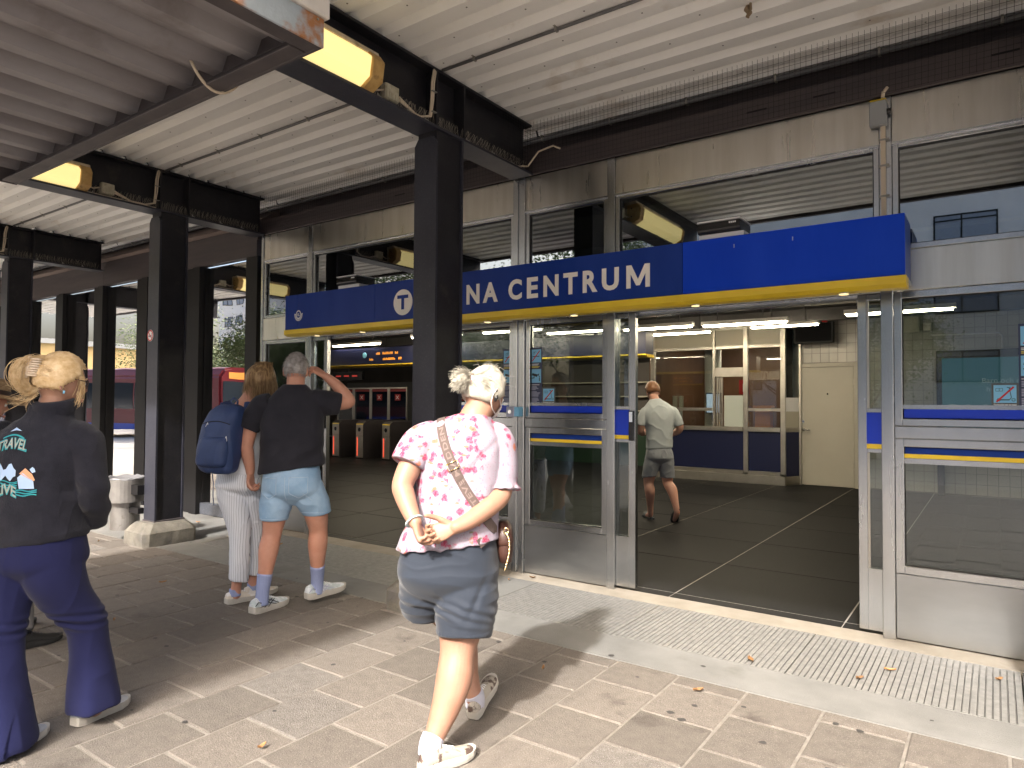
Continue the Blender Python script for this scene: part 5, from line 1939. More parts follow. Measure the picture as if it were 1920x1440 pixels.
def torso(mb, secs, n=36, sub=5, expo=2.3):
    """secs: (x, y, z, rx, ry, yaw_deg, tilt dz/dx)"""
    q = catmull([tuple(s) + (0,) * (7 - len(s)) for s in secs], sub)
    rr = []
    for x, y, z, rx, ry, yw, tl in q:
        ca, sa = math.cos(R(-yw)), math.sin(R(-yw))
        ring = []
        for k in range(n):
            a = 2 * math.pi * k / n
            c, s = math.cos(a), math.sin(a)
            u = rx * math.copysign(abs(c) ** (2 / expo), c)
            v = ry * math.copysign(abs(s) ** (2 / expo), s)
            ring.append((x + u * ca - v * sa, y + u * sa + v * ca, z + tl * u))
        rr.append(ring)
    mb.rings(rr)
    return mb

def remesh(mb, name, mats, root, vox=0.006, smooth=3, disp=None, kind=None, label=None, factor=0.5):
    me = mb.mesh(name, mats, fix=True)
    tmp = bpy.data.objects.new('tmp', me)
    C.objects.link(tmp)
    md = tmp.modifiers.new('r', 'REMESH')
    md.mode = 'VOXEL'
    md.voxel_size = vox
    if smooth:
        sm = tmp.modifiers.new('s', 'SMOOTH')
        sm.iterations = smooth
        sm.factor = factor
    dg = bpy.context.evaluated_depsgraph_get()
    dg.update()
    out = bpy.data.meshes.new_from_object(tmp.evaluated_get(dg))
    bpy.data.objects.remove(tmp)
    bpy.data.meshes.remove(me)
    if disp:
        nn = [v.normal.copy() for v in out.vertices]
        for v, n_ in zip(out.vertices, nn):
            v.co += n_ * disp(v.co)
    out.polygons.foreach_set('use_smooth', [True] * len(out.polygons))
    out.materials.clear()
    for m in (mats if isinstance(mats, (list, tuple)) else [mats]):
        out.materials.append(M[m])
    out.update()
    o = bpy.data.objects.new(name, out)
    out.name = name
    C.objects.link(o)
    o.parent = root
    if kind:
        o['kind'] = kind
    if label:
        o['label'] = label
    return o

def wrinkle(amp, scale, stretch=(1, 1, 1), seed=0, ridge=True, zlo=None, zhi=None, extra=None):
    def f(p):
        q = Vector((p.x * stretch[0], p.y * stretch[1], p.z * stretch[2])) * scale + Vector((seed * 7.1, seed * 3.3, seed))
        q += noise.noise_vector(q * .6) * .8
        v = noise.noise(q)
        if ridge:
            v = (1 - abs(v) * 2.2)
            v = v * abs(v)
        w = 1.0
        if zlo is not None:
            w = max(0.15, min(1, (zhi - p.z) / (zhi - zlo)))
        e = extra(p) if extra else 0
        return amp * v * w + e
    return f

class Frame:
    """head, shoe ... placed in a person's space: origin, yaw (clockwise seen from above), pitch (nose down), roll"""
    def __init__(s, o, yaw=0, pitch=0, roll=0, sc=1.0):
        s.o = Vector(o)
        s.m = Matrix.Rotation(R(-yaw), 3, 'Z') @ Matrix.Rotation(R(-pitch), 3, 'X') @ Matrix.Rotation(R(roll), 3, 'Y')
        s.sc = sc
    def __call__(s, x, y, z):
        return s.o + s.m @ (Vector((x, y, z)) * s.sc)

def head_surface(th, ph):
    """th: azimuth from the nose, clockwise; ph: elevation. Head centred between the ears' upper rims, y forward"""
    dx, dy, dz = math.sin(th) * math.cos(ph), math.cos(th) * math.cos(ph), math.sin(ph)
    x, y, z = dx * .076, dy * .096, dz * .118
    if dz < 0:
        t = -dz
        x *= 1 - .24 * t
        if dy < 0:
            y *= 1 - .38 * t
        else:
            y *= 1 + .05 * t
    if dy > 0:
        x *= 1 - .06 * dy
        def gs(u0, w0, su, sw):
            return math.exp(-((abs(dx) - u0) / su) ** 2 - ((dz - w0) / sw) ** 2)
        y += .021 * math.exp(-(dx / .13) ** 2) * math.exp(-((dz + .20) / .14) ** 2)
        y += .009 * math.exp(-(dx / .11) ** 2) * math.exp(-((dz - .02) / .16) ** 2)
        y -= .010 * gs(.40, .04, .17, .12)
        y += .004 * gs(.38, .22, .3, .09)
        y += .006 * math.exp(-(dx / .26) ** 2) * math.exp(-((dz + .56) / .10) ** 2)
        y += .007 * math.exp(-(dx / .25) ** 2) * math.exp(-((dz + .86) / .14) ** 2)
    return x, y, z

def add_head(mb, F, n=44, m=30):
    rr = []
    for j in range(m + 1):
        ph = -math.pi / 2 * .985 + math.pi * .985 * j / m
        rr.append([F(*head_surface(2 * math.pi * i / n, ph)) for i in range(n)])
    mb.rings(rr)
    for s in (-1, 1):        # ears
        rr = []
        for k, (u, w_) in enumerate(((-.034, .004), (-.026, .014), (-.008, .018), (.012, .020), (.026, .015), (.033, .004))):
            rr.append([F(s * (.070 + .008 * math.cos(a) + .010 * (math.sin(a) < 0)), -.012 + w_ * math.sin(a) - .10 * u, -.012 + u) for a in [2 * math.pi * i / 12 for i in range(12)]])
        mb.rings(rr)

def face_parts(root, F, brow='hair_grey'):
    b = MB()
    for s in (-1, 1):
        c = (s * .030, .080, .004)
        for j in range(1):
            rr = []
            for k in range(7):
                ph = -math.pi / 2 + math.pi * k / 6
                rr.append([F(c[0] + .0115 * math.cos(ph) * math.cos(a), c[1] + .0115 * math.cos(ph) * math.sin(a), c[2] + .0115 * math.sin(ph)) for a in [2 * math.pi * i / 12 for i in range(12)]])
            b.rings(rr)
    e = b.build('eyes', 'white_of_eye', root, smooth=True, off=(0, 0, 0))
    b = MB()
    for s in (-1, 1):
        b.add([F(s * .030 + .0055 * math.cos(a), .0918, .004 + .0055 * math.sin(a)) for a in [2 * math.pi * i / 12 for i in range(12)]], [tuple(range(12))])
    b.build('irises', 'iris', e, off=(0, 0, 0))
    b = MB()
    b.tube([F(-.022, .090, -.066), F(-.010, .0985, -.063), F(0, .100, -.0645), F(.010, .0985, -.063), F(.022, .090, -.066)], [.002, .0042, .004, .0042, .002], 8)
    b.tube([F(-.020, .089, -.068), F(0, .0985, -.072), F(.020, .089, -.068)], [.002, .005, .002], 8)
    b.build('lips', 'lip', root, smooth=True, off=(0, 0, 0))
    b = MB()
    for s in (-1, 1):
        b.tube([F(s * .014, .0955, .024), F(s * .030, .0925, .029), F(s * .046, .082, .024)], [.003, .0038, .0015], 6)
    b.build('eyebrows', brow, root, smooth=True, off=(0, 0, 0))

def hand(mb, wrist, d, palm, side, curls=(30, 40, 35), thumb=(25, 20), sc=1.0, fan=4, seed=0):
    """wrist position, direction to the knuckles, palm normal; side +1: thumb lies on d x palm"""
    w, d, pn = Vector(wrist), Vector(d).normalized(), Vector(palm).normalized()
    pn = (pn - d * d.dot(pn)).normalized()
    lat = d.cross(pn) * side
    rr = []
    for t, a, c in ((-.012, .024, .020), (.012, .030, .018), (.045, .040, .016), (.078, .043, .015), (.094, .040, .012), (.100, .034, .006)):
        o = w + d * t * sc
        rr.append([o + lat * math.copysign(abs(math.cos(q)) ** .8, math.cos(q)) * a * sc + pn * math.copysign(abs(math.sin(q)) ** .8, math.sin(q)) * c * sc for q in [2 * math.pi * i / 16 for i in range(16)]])
    mb.rings(rr)
    for k, (off, L_, r) in enumerate(((.031, .076, .0098), (.0105, .084, .0100), (-.010, .078, .0096), (-.030, .060, .0086))):
        b = w + (d * (.088 - .006 * abs(k - 1)) + lat * off) * sc
        dirv = (d + lat * math.tan(R(fan)) * (1.5 - k)).normalized()
        pts = [tuple(b - dirv * .02 * sc) + (r * sc,), tuple(b) + (r * 1.04 * sc,)]
        ang = 0
        p = b.copy()
        for j, fr_ in enumerate((.46, .30, .24)):
            ang += R(curls[j] + (k * 3 - 4))
            v = dirv * math.cos(ang) + pn * math.sin(ang)
            p = p + v * L_ * fr_ * sc
            pts.append(tuple(p) + (r * (.97, .90, .74)[j] * sc,))
        limb(mb, pts, n=10, sub=3)
    b = w + (d * .022 + lat * .026 + pn * .004) * sc
    v = (lat * .62 + d * .70 + pn * .25).normalized()
    pts = [tuple(b - v * .012 * sc) + (.0155 * sc,)]
    p = b.copy()
    for j, L_ in enumerate((.044, .034, .027)):
        p = p + v * L_ * sc
        pts.append(tuple(p) + ((.0128, .0112, .0085)[j] * sc,))
        a = R((thumb + (15,))[j])
        v = (v * math.cos(a) + (pn * .6 - lat * .8).normalized() * math.sin(a)).normalized()
    limb(mb, pts, n=10, sub=3)

def shoe(root, heel, d, length, upper, sole='sole_white', pitch=0.0, lift=0.0, low=False, accent=None, lace='white_print', name='shoe'):
    """heel point on the ground, heading d (x, y), toe raised by pitch degrees"""
    d = Vector((d[0], d[1], 0)).normalized()
    lat = Vector((d.y, -d.x, 0))
    hz = Vector((0, 0, 1))
    o = Vector((heel[0], heel[1], lift))
    fw_ = d * math.cos(R(pitch)) + hz * math.sin(R(pitch))
    upv = hz * math.cos(R(pitch)) - d * math.sin(R(pitch))
    k = length / .29
    def P(x, y, z):
        return o + (fw_ * x + lat * y + upv * z) * k
    out = [(0.0, .020), (.008, .030), (.04, .036), (.09, .036), (.13, .036), (.18, .043), (.22, .046), (.255, .040), (.278, .026), (.289, .010)]
    def ring_at(x, hw, z0, z1, top=.6, n=16):
        pts = []
        for i in range(n):
            a = 2 * math.pi * i / n
            c, s = math.cos(a), math.sin(a)
            y = hw * math.copysign(abs(c) ** .75, c) * (1 if s < 0 else 1 - (1 - top) * s)
            z = (z0 + z1) / 2 + (z1 - z0) / 2 * math.copysign(abs(s) ** .8, s)
            pts.append(P(x, y, z))
        return pts
    spring = lambda x: .016 * max(0, (x - .19) / .1) ** 2 + .008 * max(0, (.03 - x) / .03) ** 2
    b = MB()
    hs = [(0.0, .020, .060), (.010, .029, .086), (.035, .033, .092), (.065, .034, .088), (.095, .034, .090), (.125, .035, .088), (.16, .038, .074), (.20, .041, .060), (.235, .041, .054), (.262, .034, .047), (.280, .022, .038), (.287, .008, .030)]
    b.rings([ring_at(x, hw, .016 + spring(x), z * (.92 if low else 1), .55) for x, hw, z in hs])
    up_ = b.build(name, upper, root, smooth=True, off=(0, 0, 0))
    b = MB()
    rr = []
    for x, hw in out:
        hw2 = hw * 1.07
        th = .040 if x < .12 else .040 - .013 * (x - .12) / .17
        rr.append([P(x * 1.012 - .002, hw2 * c * q, z) for c, q, z in ((1, .94, spring(x)), (1, 1.0, spring(x) + th * .45), (1, .97, spring(x) + th), (-1, .97, spring(x) + th), (-1, 1.0, spring(x) + th * .45), (-1, .94, spring(x)))])
    b.rings(rr)
    b.build('sole', sole, up_, smooth=False, off=(0, 0, 0))
    b = MB()
    for x in (.118, .135, .152, .169):
        h = .088 - (x - .118) * .42
        b.tube([P(x - .006, -.021, h - .012), P(x, -.010, h + .001), P(x + .003, 0, h + .003), P(x, .010, h + .001), P(x - .006, .021, h - .012)], .0032, 6)
    b.tube([P(.10, -.008, .086), P(.085, -.004, .108), P(.088, .004, .112), P(.10, .008, .088)], .008, 6)
    b.build('laces', lace, up_, smooth=True, off=(0, 0, 0))
    if accent:
        b = MB()
        for s in (-1, 1):
            def W(x, z, e=.002):
                hw = .036 + .004 * (x - .1) / .1
                return P(x, s * (hw * (1 - .35 * max(0, (z - .03) / .06) ** 2) + e), z)
            for pth in (((.07, .030), (.10, .055), (.135, .074)), ((.10, .028), (.125, .052), (.150, .068)), ((.08, .062), (.12, .048), (.16, .034)), ((.10, .074), (.14, .058), (.18, .036))):
                b.tube([W(*q) for q in pth], .003, 5)
            b.tube([W(.01, .05, -.004), W(.03, .07), W(.05, .062)], .004, 5)
        b.build('side_stripes', accent, up_, smooth=True, off=(0, 0, 0))
    return up_

def scalp(F, th, ph, r=1.0):
    x, y, z = head_surface(th, ph)
    return F(x * r, y * r, z * r)

def hair_shell(mb, F, thick, hairline, n=56, m=34, groove=None):
    """closed shell over the scalp; hairline(th) is the elevation under which the head stays bare"""
    rr = []
    for j in range(m + 1):
        ph = -math.pi / 2 * .98 + math.pi * .98 * j / m
        ring = []
        for i in range(n):
            th = -math.pi + 2 * math.pi * i / n
            hl = hairline(th)
            k = max(0.0, min(1.0, (ph - hl) / .16))
            k = k * k * (3 - 2 * k)
            x, y, z = head_surface(th, ph)
            v = Vector((x, y, z))
            t = thick(th, ph) if callable(thick) else thick
            g_ = groove(th, ph) if groove else 0
            v = v + v.normalized() * (t * k - .012 * (1 - k) + g_ * k)
            ring.append(F(*v))
        rr.append(ring)
    mb.rings(rr)

def strands(mb, paths, r0, r1, sides=3):
    for p in paths:
        rs = [r0 + (r1 - r0) * i / (len(p) - 1) for i in range(len(p))]
        mb.tube(p, rs, sides, cap=False)

def bezier3(a, b, c, n=9):
    return [a * (1 - t) ** 2 + b * 2 * t * (1 - t) + c * t * t for t in [i / (n - 1) for i in range(n)]]

def bvh_of(o):
    me = o.data
    return BVHTree.FromPolygons([v.co.copy() for v in me.vertices], [tuple(p.vertices) for p in me.polygons])

def project(bv, p, d, lift=.003):
    """drop a point along d onto a mesh in the person's space"""
    d = Vector(d).normalized()
    h = bv.ray_cast(Vector(p), d)
    if h[0] is None:
        h2 = bv.find_nearest(Vector(p) + d * .5)
        return h2[0] - d * lift
    return h[0] - d * lift

def person(label, base, group=None):
    t = thing('person', label, 'person', (base[0], base[1], 0), rotz=VIEW_YAW, group=group)
    return t

# ------------------------------------------------------------------ woman in the floral blouse
def woman():
    t = person('white haired woman in a pink floral blouse and navy shorts, hands clasped behind her back', (-1.93, -2.62))
    rnd = random.Random(5)
    F = Frame((.060, .045, 1.535), yaw=42, pitch=18, roll=5, sc=1.05)
    b = MB()
    add_head(b, F)
    limb(b, [(.048, .025, 1.485, .062), (.02, -.005, 1.43, .068), (-.01, -.02, 1.34, .08)])
    torso(b, [(-.06, 0, .80, .15, .11), (-.045, 0, 1.10, .15, .105), (-.045, 0, 1.30, .165, .10), (-.03, 0, 1.38, .10, .07)])
    limb(b, [(-.185, -.01, 1.335, .062), (-.248, -.05, 1.235, .055), (-.284, -.095, 1.145, .047), (-.272, -.125, 1.10, .045), (-.240, -.165, 1.035, .037), (-.215, -.195, .995, .0285)])
    limb(b, [(.10, .02, 1.335, .068), (.135, .0, 1.22, .062), (.142, -.035, 1.11, .049), (.11, -.085, 1.065, .046), (.02, -.165, 1.005, .037), (-.045, -.205, .978, .029)])
    hand(b, (-.050, -.207, .977), (-1, -.10, -.30), (.10, -.9, .35), 1, curls=(48, 55, 35), thumb=(18, 12), sc=.98, fan=2)
    hand(b, (-.214, -.198, .992), (.38, -.42, -.80), (.55, .15, .75), -1, curls=(60, 62, 38), thumb=(15, 20), sc=.96, fan=1)
    limb(b, [(-.02, -.01, .66, .085), (-.030, -.035, .54, .090), (-.035, -.04, .49, .094), (-.045, -.065, .405, .076), (-.055, -.10, .31, .079), (-.085, -.14, .21, .063), (-.128, -.19, .105, .043), (-.14, -.21, .06, .044)])
    limb(b, [(-.17, .06, .66, .07), (-.15, .14, .54, .065), (-.065, .275, .405, .072), (-.045, .27, .30, .074), (-.02, .25, .19, .055), (.012, .225, .10, .042), (.02, .23, .06, .042)])
    remesh(b, 'body', 'skin_light', t, vox=.0034, smooth=4)
    face_parts(t, F, 'hair_white')
    # blouse
    b = MB()
    torso(b, [(-.098, -.005, .872, .234, .165, 4, .12), (-.085, -.005, .93, .214, .158, 4, .10), (-.060, 0, 1.02, .196, .146, 4, .05), (-.045, 0, 1.12, .190, .140, 4), (-.042, 0, 1.24, .190, .132, 6), (-.042, 0, 1.33, .182, .116, 8), (-.030, 0, 1.392, .146, .096, 8, -.06), (-.004, -.002, 1.428, .098, .082, 10, -.05), (.008, .0, 1.446, .074, .070, 10)], n=44)
    limb(b, [(-.15, -.005, 1.345, .072), (-.205, -.02, 1.325, .079), (-.245, -.04, 1.275, .080), (-.268, -.062, 1.225, .080)], round_ends=False)
    limb(b, [(.065, .015, 1.345, .072), (.115, .02, 1.325, .080), (.135, .012, 1.25, .079), (.14, -.002, 1.175, .077), (.141, -.012, 1.14, .072), (.141, -.016, 1.115, .088)], round_ends=False, sub=5)
    def dis(p):
        w = wrinkle(.0055, 7.5, (1, 1, .55), 2)(p)
        fold = .004 * math.sin(p.x * 70 + p.z * 25 + 3 * noise.noise(p * 6)) * max(0, min(1, (1.02 - p.z) / .15))
        d1 = .006 * math.exp(-((p.x - .02 + (p.z - 1.22) * -.9) / .02) ** 2) * math.exp(-((p.z - 1.22) / .12) ** 2)
        ruf = .006 * math.sin(math.atan2(p.y + .01, p.x - .141) * 11) * max(0, min(1, (1.15 - p.z) / .04)) * (p.x > .05) * (p.z > 1.09)
        return w + fold - d1 + ruf
    bl = remesh(b, 'blouse', 'floral', t, vox=.0052, smooth=4, disp=dis)
    # shorts
    b = MB()
    torso(b, [(-.10, .02, .59, .07, .06, 3), (-.095, .015, .64, .17, .115, 3), (-.092, .0, .72, .222, .162, 3), (-.092, .0, .79, .222, .164, 3), (-.085, .0, .88, .205, .155, 3), (-.07, 0, .95, .18, .14)], n=40)
    limb(b, [(-.012, -.005, .76, .13), (-.006, -.02, .66, .138), (-.012, -.035, .58, .134), (-.017, -.05, .50, .122), (-.018, -.055, .478, .121)], round_ends=False)
    limb(b, [(-.185, .01, .76, .12), (-.198, .03, .68, .118), (-.212, .06, .61, .106), (-.217, .085, .548, .094), (-.219, .09, .532, .093)], round_ends=False)
    def dsh(p):
        w = wrinkle(.0028, 9, (.5, .5, 1.7), 4)(p)
        fold = .0045 * math.sin(p.z * 120 + p.x * 40 + 4 * noise.noise(p * 8)) * math.exp(-((p.z - .60) / .05) ** 2)
        vert = .008 * math.exp(-((p.x - .04 + (p.z - .65) * -.45) / .016) ** 2) * math.exp(-((p.z - .66) / .09) ** 2)
        hem = .003 if (p.z < .512 and p.x > -.12) or (p.z < .566 and p.x < -.14) else 0
        return w + fold - vert + hem
    remesh(b, 'shorts', 'shorts_navy', t, vox=.0052, smooth=22, disp=dsh)
    # hair
    b = MB()
    rootv = F(-.006, -.098, .034)
    def hl(th):
        a = abs(th)
        return .62 - .25 * min(1, a / 1.1) if a < 1.1 else (.02 - .35 * min(1, (a - 1.1) / .55) if a < 1.75 else -.42)
    def groove(th, ph):
        return .0022 * math.sin(th * 46 + 3 * math.sin(ph * 5)) + .004 * noise.noise(Vector((th * 2.2, ph * 2.2, 1)))
    hair_shell(b, F, .013, hl, groove=groove)
    paths = []
    for k in range(1300):
        th = rnd.uniform(-math.pi, math.pi)
        ph = rnd.uniform(hl(th) + .05, 1.45)
        a = scalp(F, th, ph, 1.12)
        mid = (a + rootv) / 2
        c = F(0, 0, .01)
        mid = c + (mid - c).normalized() * rnd.uniform(.106, .117)
        paths.append(bezier3(a, mid + (mid - (a + rootv) / 2) * .7, rootv + Vector((rnd.gauss(0, .006), rnd.gauss(0, .006), rnd.gauss(0, .008)))))
    strands(b, paths, .0009, .0008)
    paths = []
    back = (F(0, -1, 0) - F(0, 0, 0))
    pd = (back * .9 + Vector((-.25, 0, -.15))).normalized()
    limb(b, [tuple(rootv - pd * .01) + (.014,), tuple(rootv + pd * .012) + (.016,), tuple(rootv + pd * .04 + Vector((0, 0, -.004))) + (.030,), tuple(rootv + pd * .066 + Vector((0, 0, -.012))) + (.026,), tuple(rootv + pd * .085 + Vector((0, 0, -.02))) + (.010,)], n=20)
    for k in range(1100):                      # the short ponytail
        d = (back * .9 + Vector((rnd.gauss(-.25, .24), rnd.gauss(0, .24), rnd.gauss(-.15, .27)))).normalized()
        L_ = rnd.uniform(.065, .092)
        a = rootv + Vector((rnd.gauss(0, .008), rnd.gauss(0, .008), rnd.gauss(0, .010)))
        e = a + d * L_ + Vector((0, 0, -.03 * rnd.random()))
        paths.append(bezier3(a, a + d * L_ * .5 + Vector((0, 0, .012)), e, 7))
    strands(b, paths, .0015, .0004)
    paths = []
    for k in range(46):                        # fly-away hairs
        th, ph = rnd.uniform(-2.6, 2.6), rnd.uniform(.5, 1.4)
        a = scalp(F, th, ph, 1.1)
        n_ = (a - F(0, 0, 0)).normalized()
        e = a + n_ * rnd.uniform(.008, .022) + Vector((rnd.gauss(0, .03), rnd.gauss(0, .03), rnd.gauss(.0, .012)))
        paths.append(bezier3(a, a + n_ * .022, e, 7))
    strands(b, paths, .0008, .0005)
    b.build('hair', 'hair_white', t, smooth=True, off=(0, 0, 0))
    b = MB()
    n_ = back.normalized()
    u_ = n_.orthogonal().normalized()
    w_ = n_.cross(u_)
    b.tube([rootv + n_ * .006 + (u_ * math.cos(q) + w_ * math.sin(q)) * .019 for q in [2 * math.pi * i / 16 for i in range(17)]], .0065, 8)
    b.build('hair_tie', mat('pink_hair_tie', (0.70, 0.42, 0.42), .6), t, smooth=True, off=(0, 0, 0))
    # face mask with ear loops, dark earphone
    b = MB()
    rr = []
    for j in range(7):
        ph = -.92 + .72 * j / 6
        rr.append([F(*(Vector(head_surface(-1.0 + 2.0 * i / 12, ph)) * 1.10)) for i in range(13)])
    vs = [p for r_ in rr for p in r_]
    b.add(vs, [(j * 13 + i, j * 13 + i + 1, (j + 1) * 13 + i + 1, (j + 1) * 13 + i) for j in range(6) for i in range(12)])
    for s in (-1, 1):
        b.tube([F(s * .066, .052, -.028), F(s * .078, .02, .0), F(s * .088, -.020, .028), F(s * .090, -.036, .0), F(s * .085, -.03, -.035), F(s * .074, .0, -.058), F(s * .060, .045, -.072)], .0022, 6)
    b.build('face_mask', mat('pale_mask_cloth', (0.72, 0.69, 0.67), .85), t, smooth=True, off=(0, 0, 0))
    b = MB()
    b.tube([F(.084, -.006, .004), F(.088, -.010, -.01), F(.086, -.008, -.026)], [.005, .009, .004], 10)
    b.tube([F(.085, -.012, .02), F(.087, -.03, .012), F(.086, -.028, -.012)], .002, 6)
    b.build('earphone', 'black_plastic', t, smooth=True, off=(0, 0, 0))
    b = MB()
    d = (Vector((-.214, -.198, .992)) - Vector((-.245, -.165, 1.035))).normalized()
    u_ = d.orthogonal().normalized()
    w_ = d.cross(u_)
    c_ = Vector((-.220, -.191, 1.000))
    b.tube([c_ + (u_ * math.cos(q) + w_ * math.sin(q)) * .033 for q in [2 * math.pi * i / 24 for i in range(25)]], [(.009, .004)] * 25, 8)
    b.build('bracelet', mat('pale_blue_band', (0.55, 0.68, 0.70), .4), t, smooth=True, off=(0, 0, 0))
    # socks and shoes
    for c0, c1, c2 in (((-.146, -.215, .05), (-.142, -.212, .085), (-.132, -.195, .108)), ((.02, .232, .05), (.018, .230, .09), (.010, .226, .115))):
        b = MB()
        limb(b, [(*c0, .046), (*c1, .047), (*c2, .048)], round_ends=False)
        b.build('sock', 'sock_white', t, smooth=True, off=(0, 0, 0))
    shoe(t, (-.175, -.285), (.62, .5), .27, 'shoe_brown', accent=None)
    shoe(t, (.012, .185), (.20, .50), .27, 'shoe_brown', pitch=21, lift=.004)
    # shoulder strap over the back, lettering woven into it, buckle
    bv = bvh_of(bl)
    pl = [(-.128, 1.425), (-.115, 1.36), (-.088, 1.28), (-.050, 1.20), (-.008, 1.125), (.040, 1.055), (.085, .99), (.125, .935), (.150, .90)]
    pl = catmull([p + (0, 0) for p in pl], 5)
    cen = [project(bv, (x, -1.0, z), (0, 1, 0), .004) for x, z, *_ in pl]
    for k_ in range(3):
        cen = [cen[0]] + [(cen[i - 1] + cen[i] * 2 + cen[i + 1]) / 4 for i in range(1, len(cen) - 1)] + [cen[-1]]
    topz = [project(bv, (x, y, 2.0), (0, 0, -1), .003) for x, y in ((-.124, .02), (-.126, -.02), (-.126, -.05))]
    cen = topz + cen[2:]
    def ribbon(mb, pts, w, th=.0025, m=0):
        rr = []
        for i, p in enumerate(pts):
            tg = (pts[min(i + 1, len(pts) - 1)] - pts[max(0, i - 1)]).normalized()
            hit = bv.find_nearest(p)
            nrm = hit[1] if hit[1].dot(Vector((0, -1, .2))) > -.3 else -hit[1]
            s_ = tg.cross(nrm).normalized()
            rr.append([p - s_ * w + nrm * th, p + s_ * w + nrm * th, p + s_ * w - nrm * th, p - s_ * w - nrm * th])
        mb.rings(rr)
    hb = thing('shoulder_bag', 'small brown shoulder bag on a taupe woven strap at the floral woman\'s hip', 'bag', (-1.93, -2.62, 0), rotz=VIEW_YAW)
    b = MB()
    ribbon(b, cen, .0205)
    b.build('strap', 'strap_taupe', hb, smooth=False, off=(0, 0, 0))
    b = MB()
    s = 0.0
    txt = 'STEVE MADDEN'
    arc = [0.0]
    for i in range(1, len(cen)):
        arc.append(arc[-1] + (cen[i] - cen[i - 1]).length)
    def along(d):
        d = max(0, min(arc[-1] - 1e-4, d))
        i = max(j for j in range(len(arc)) if arc[j] <= d)
        i = min(i, len(cen) - 2)
        f_ = (d - arc[i]) / max(1e-6, arc[i + 1] - arc[i])
        p = cen[i].lerp(cen[i + 1], f_)
        tg = (cen[i + 1] - cen[i]).normalized()
        nrm = bv.find_nearest(p)[1]
        if nrm.dot(Vector((0, -1, 0))) < 0:
            nrm = -nrm
        return p, tg, nrm
    tot = .40
    def place(x, y, z):
        p, tg, nrm = along(.52 - x)
        s_ = tg.cross(nrm).normalized()
        return p + s_ * (y - .0105) + nrm * .0032
    text_into(b, txt, .030, place, bold=.0008, width=tot, spacing=1.1)
    b.build('strap_lettering', 'strap_text', hb, off=(0, 0, 0))
    b = MB()
    for d0 in (.285, .315):
        p, tg, nrm = along(d0)
        s_ = tg.cross(nrm).normalized()
        b.tube([p - s_ * .026 + nrm * .006, p + s_ * .026 + nrm * .006], .0024, 6)
    for q in (-1, 1):
        p, tg, nrm = along(.285)
        p2, _, nr2 = along(.315)
        s_ = tg.cross(nrm).normalized()
        b.tube([p + s_ * .026 * q + nrm * .006, p2 + s_ * .026 * q + nr2 * .006], .0024, 6)
    b.build('buckle', 'gold', hb, smooth=True, off=(0, 0, 0))
    b = MB()
    rr = []
    for z, w, dpt in ((.785, .020, .06), (.792, .030, .075), (.84, .036, .085), (.90, .036, .082), (.94, .030, .07), (.965, .018, .045)):
        rr.append([(.158 + (z - .9) * -.05 + w * math.copysign(abs(math.cos(q)) ** .6, math.cos(q)), .035 + dpt * math.copysign(abs(math.sin(q)) ** .6, math.sin(q)), z) for q in [2 * math.pi * i / 20 for i in range(20)]])
    b.rings(rr)
    b.build('pouch', 'bag_brown', hb, smooth=True, off=(0, 0, 0))
    b = MB()
    rr = []
    for z, w, dpt in ((.862, .039, .080), (.885, .040, .087), (.93, .036, .078), (.955, .026, .055)):
        rr.append([(.1585 + (z - .9) * -.05 + w * math.copysign(abs(math.cos(q)) ** .6, math.cos(q)), .033 + dpt * math.copysign(abs(math.sin(q)) ** .6, math.sin(q)), z) for q in [2 * math.pi * i / 20 for i in range(20)]])
    b.rings(rr)
    b.build('flap', 'bag_brown', hb, smooth=True, off=(0, 0, 0))
    b = MB()
    pts = [(.165, -.055, .925), (.178, -.062, .90), (.180, -.062, .86), (.175, -.06, .82), (.166, -.058, .785), (.160, -.056, .765)]
    for i, p in enumerate(catmull([q + (0,) for q in pts], 7)):
        rr = []
        r_ = .0042 if i % 3 else .0062
        b.tube([Vector(p[:3]) - Vector((0, 0, r_)), Vector(p[:3]), Vector(p[:3]) + Vector((0, 0, r_))], [.001, r_, .001], 6)
    b.tube([Vector((.165, -.056, .935)) + Vector((math.cos(q) * .011, 0, math.sin(q) * .014)) for q in [2 * math.pi * i / 14 for i in range(15)]], .0026, 6)
    b.build('charm_chain', 'gold', hb, smooth=True, off=(0, 0, 0))
woman()

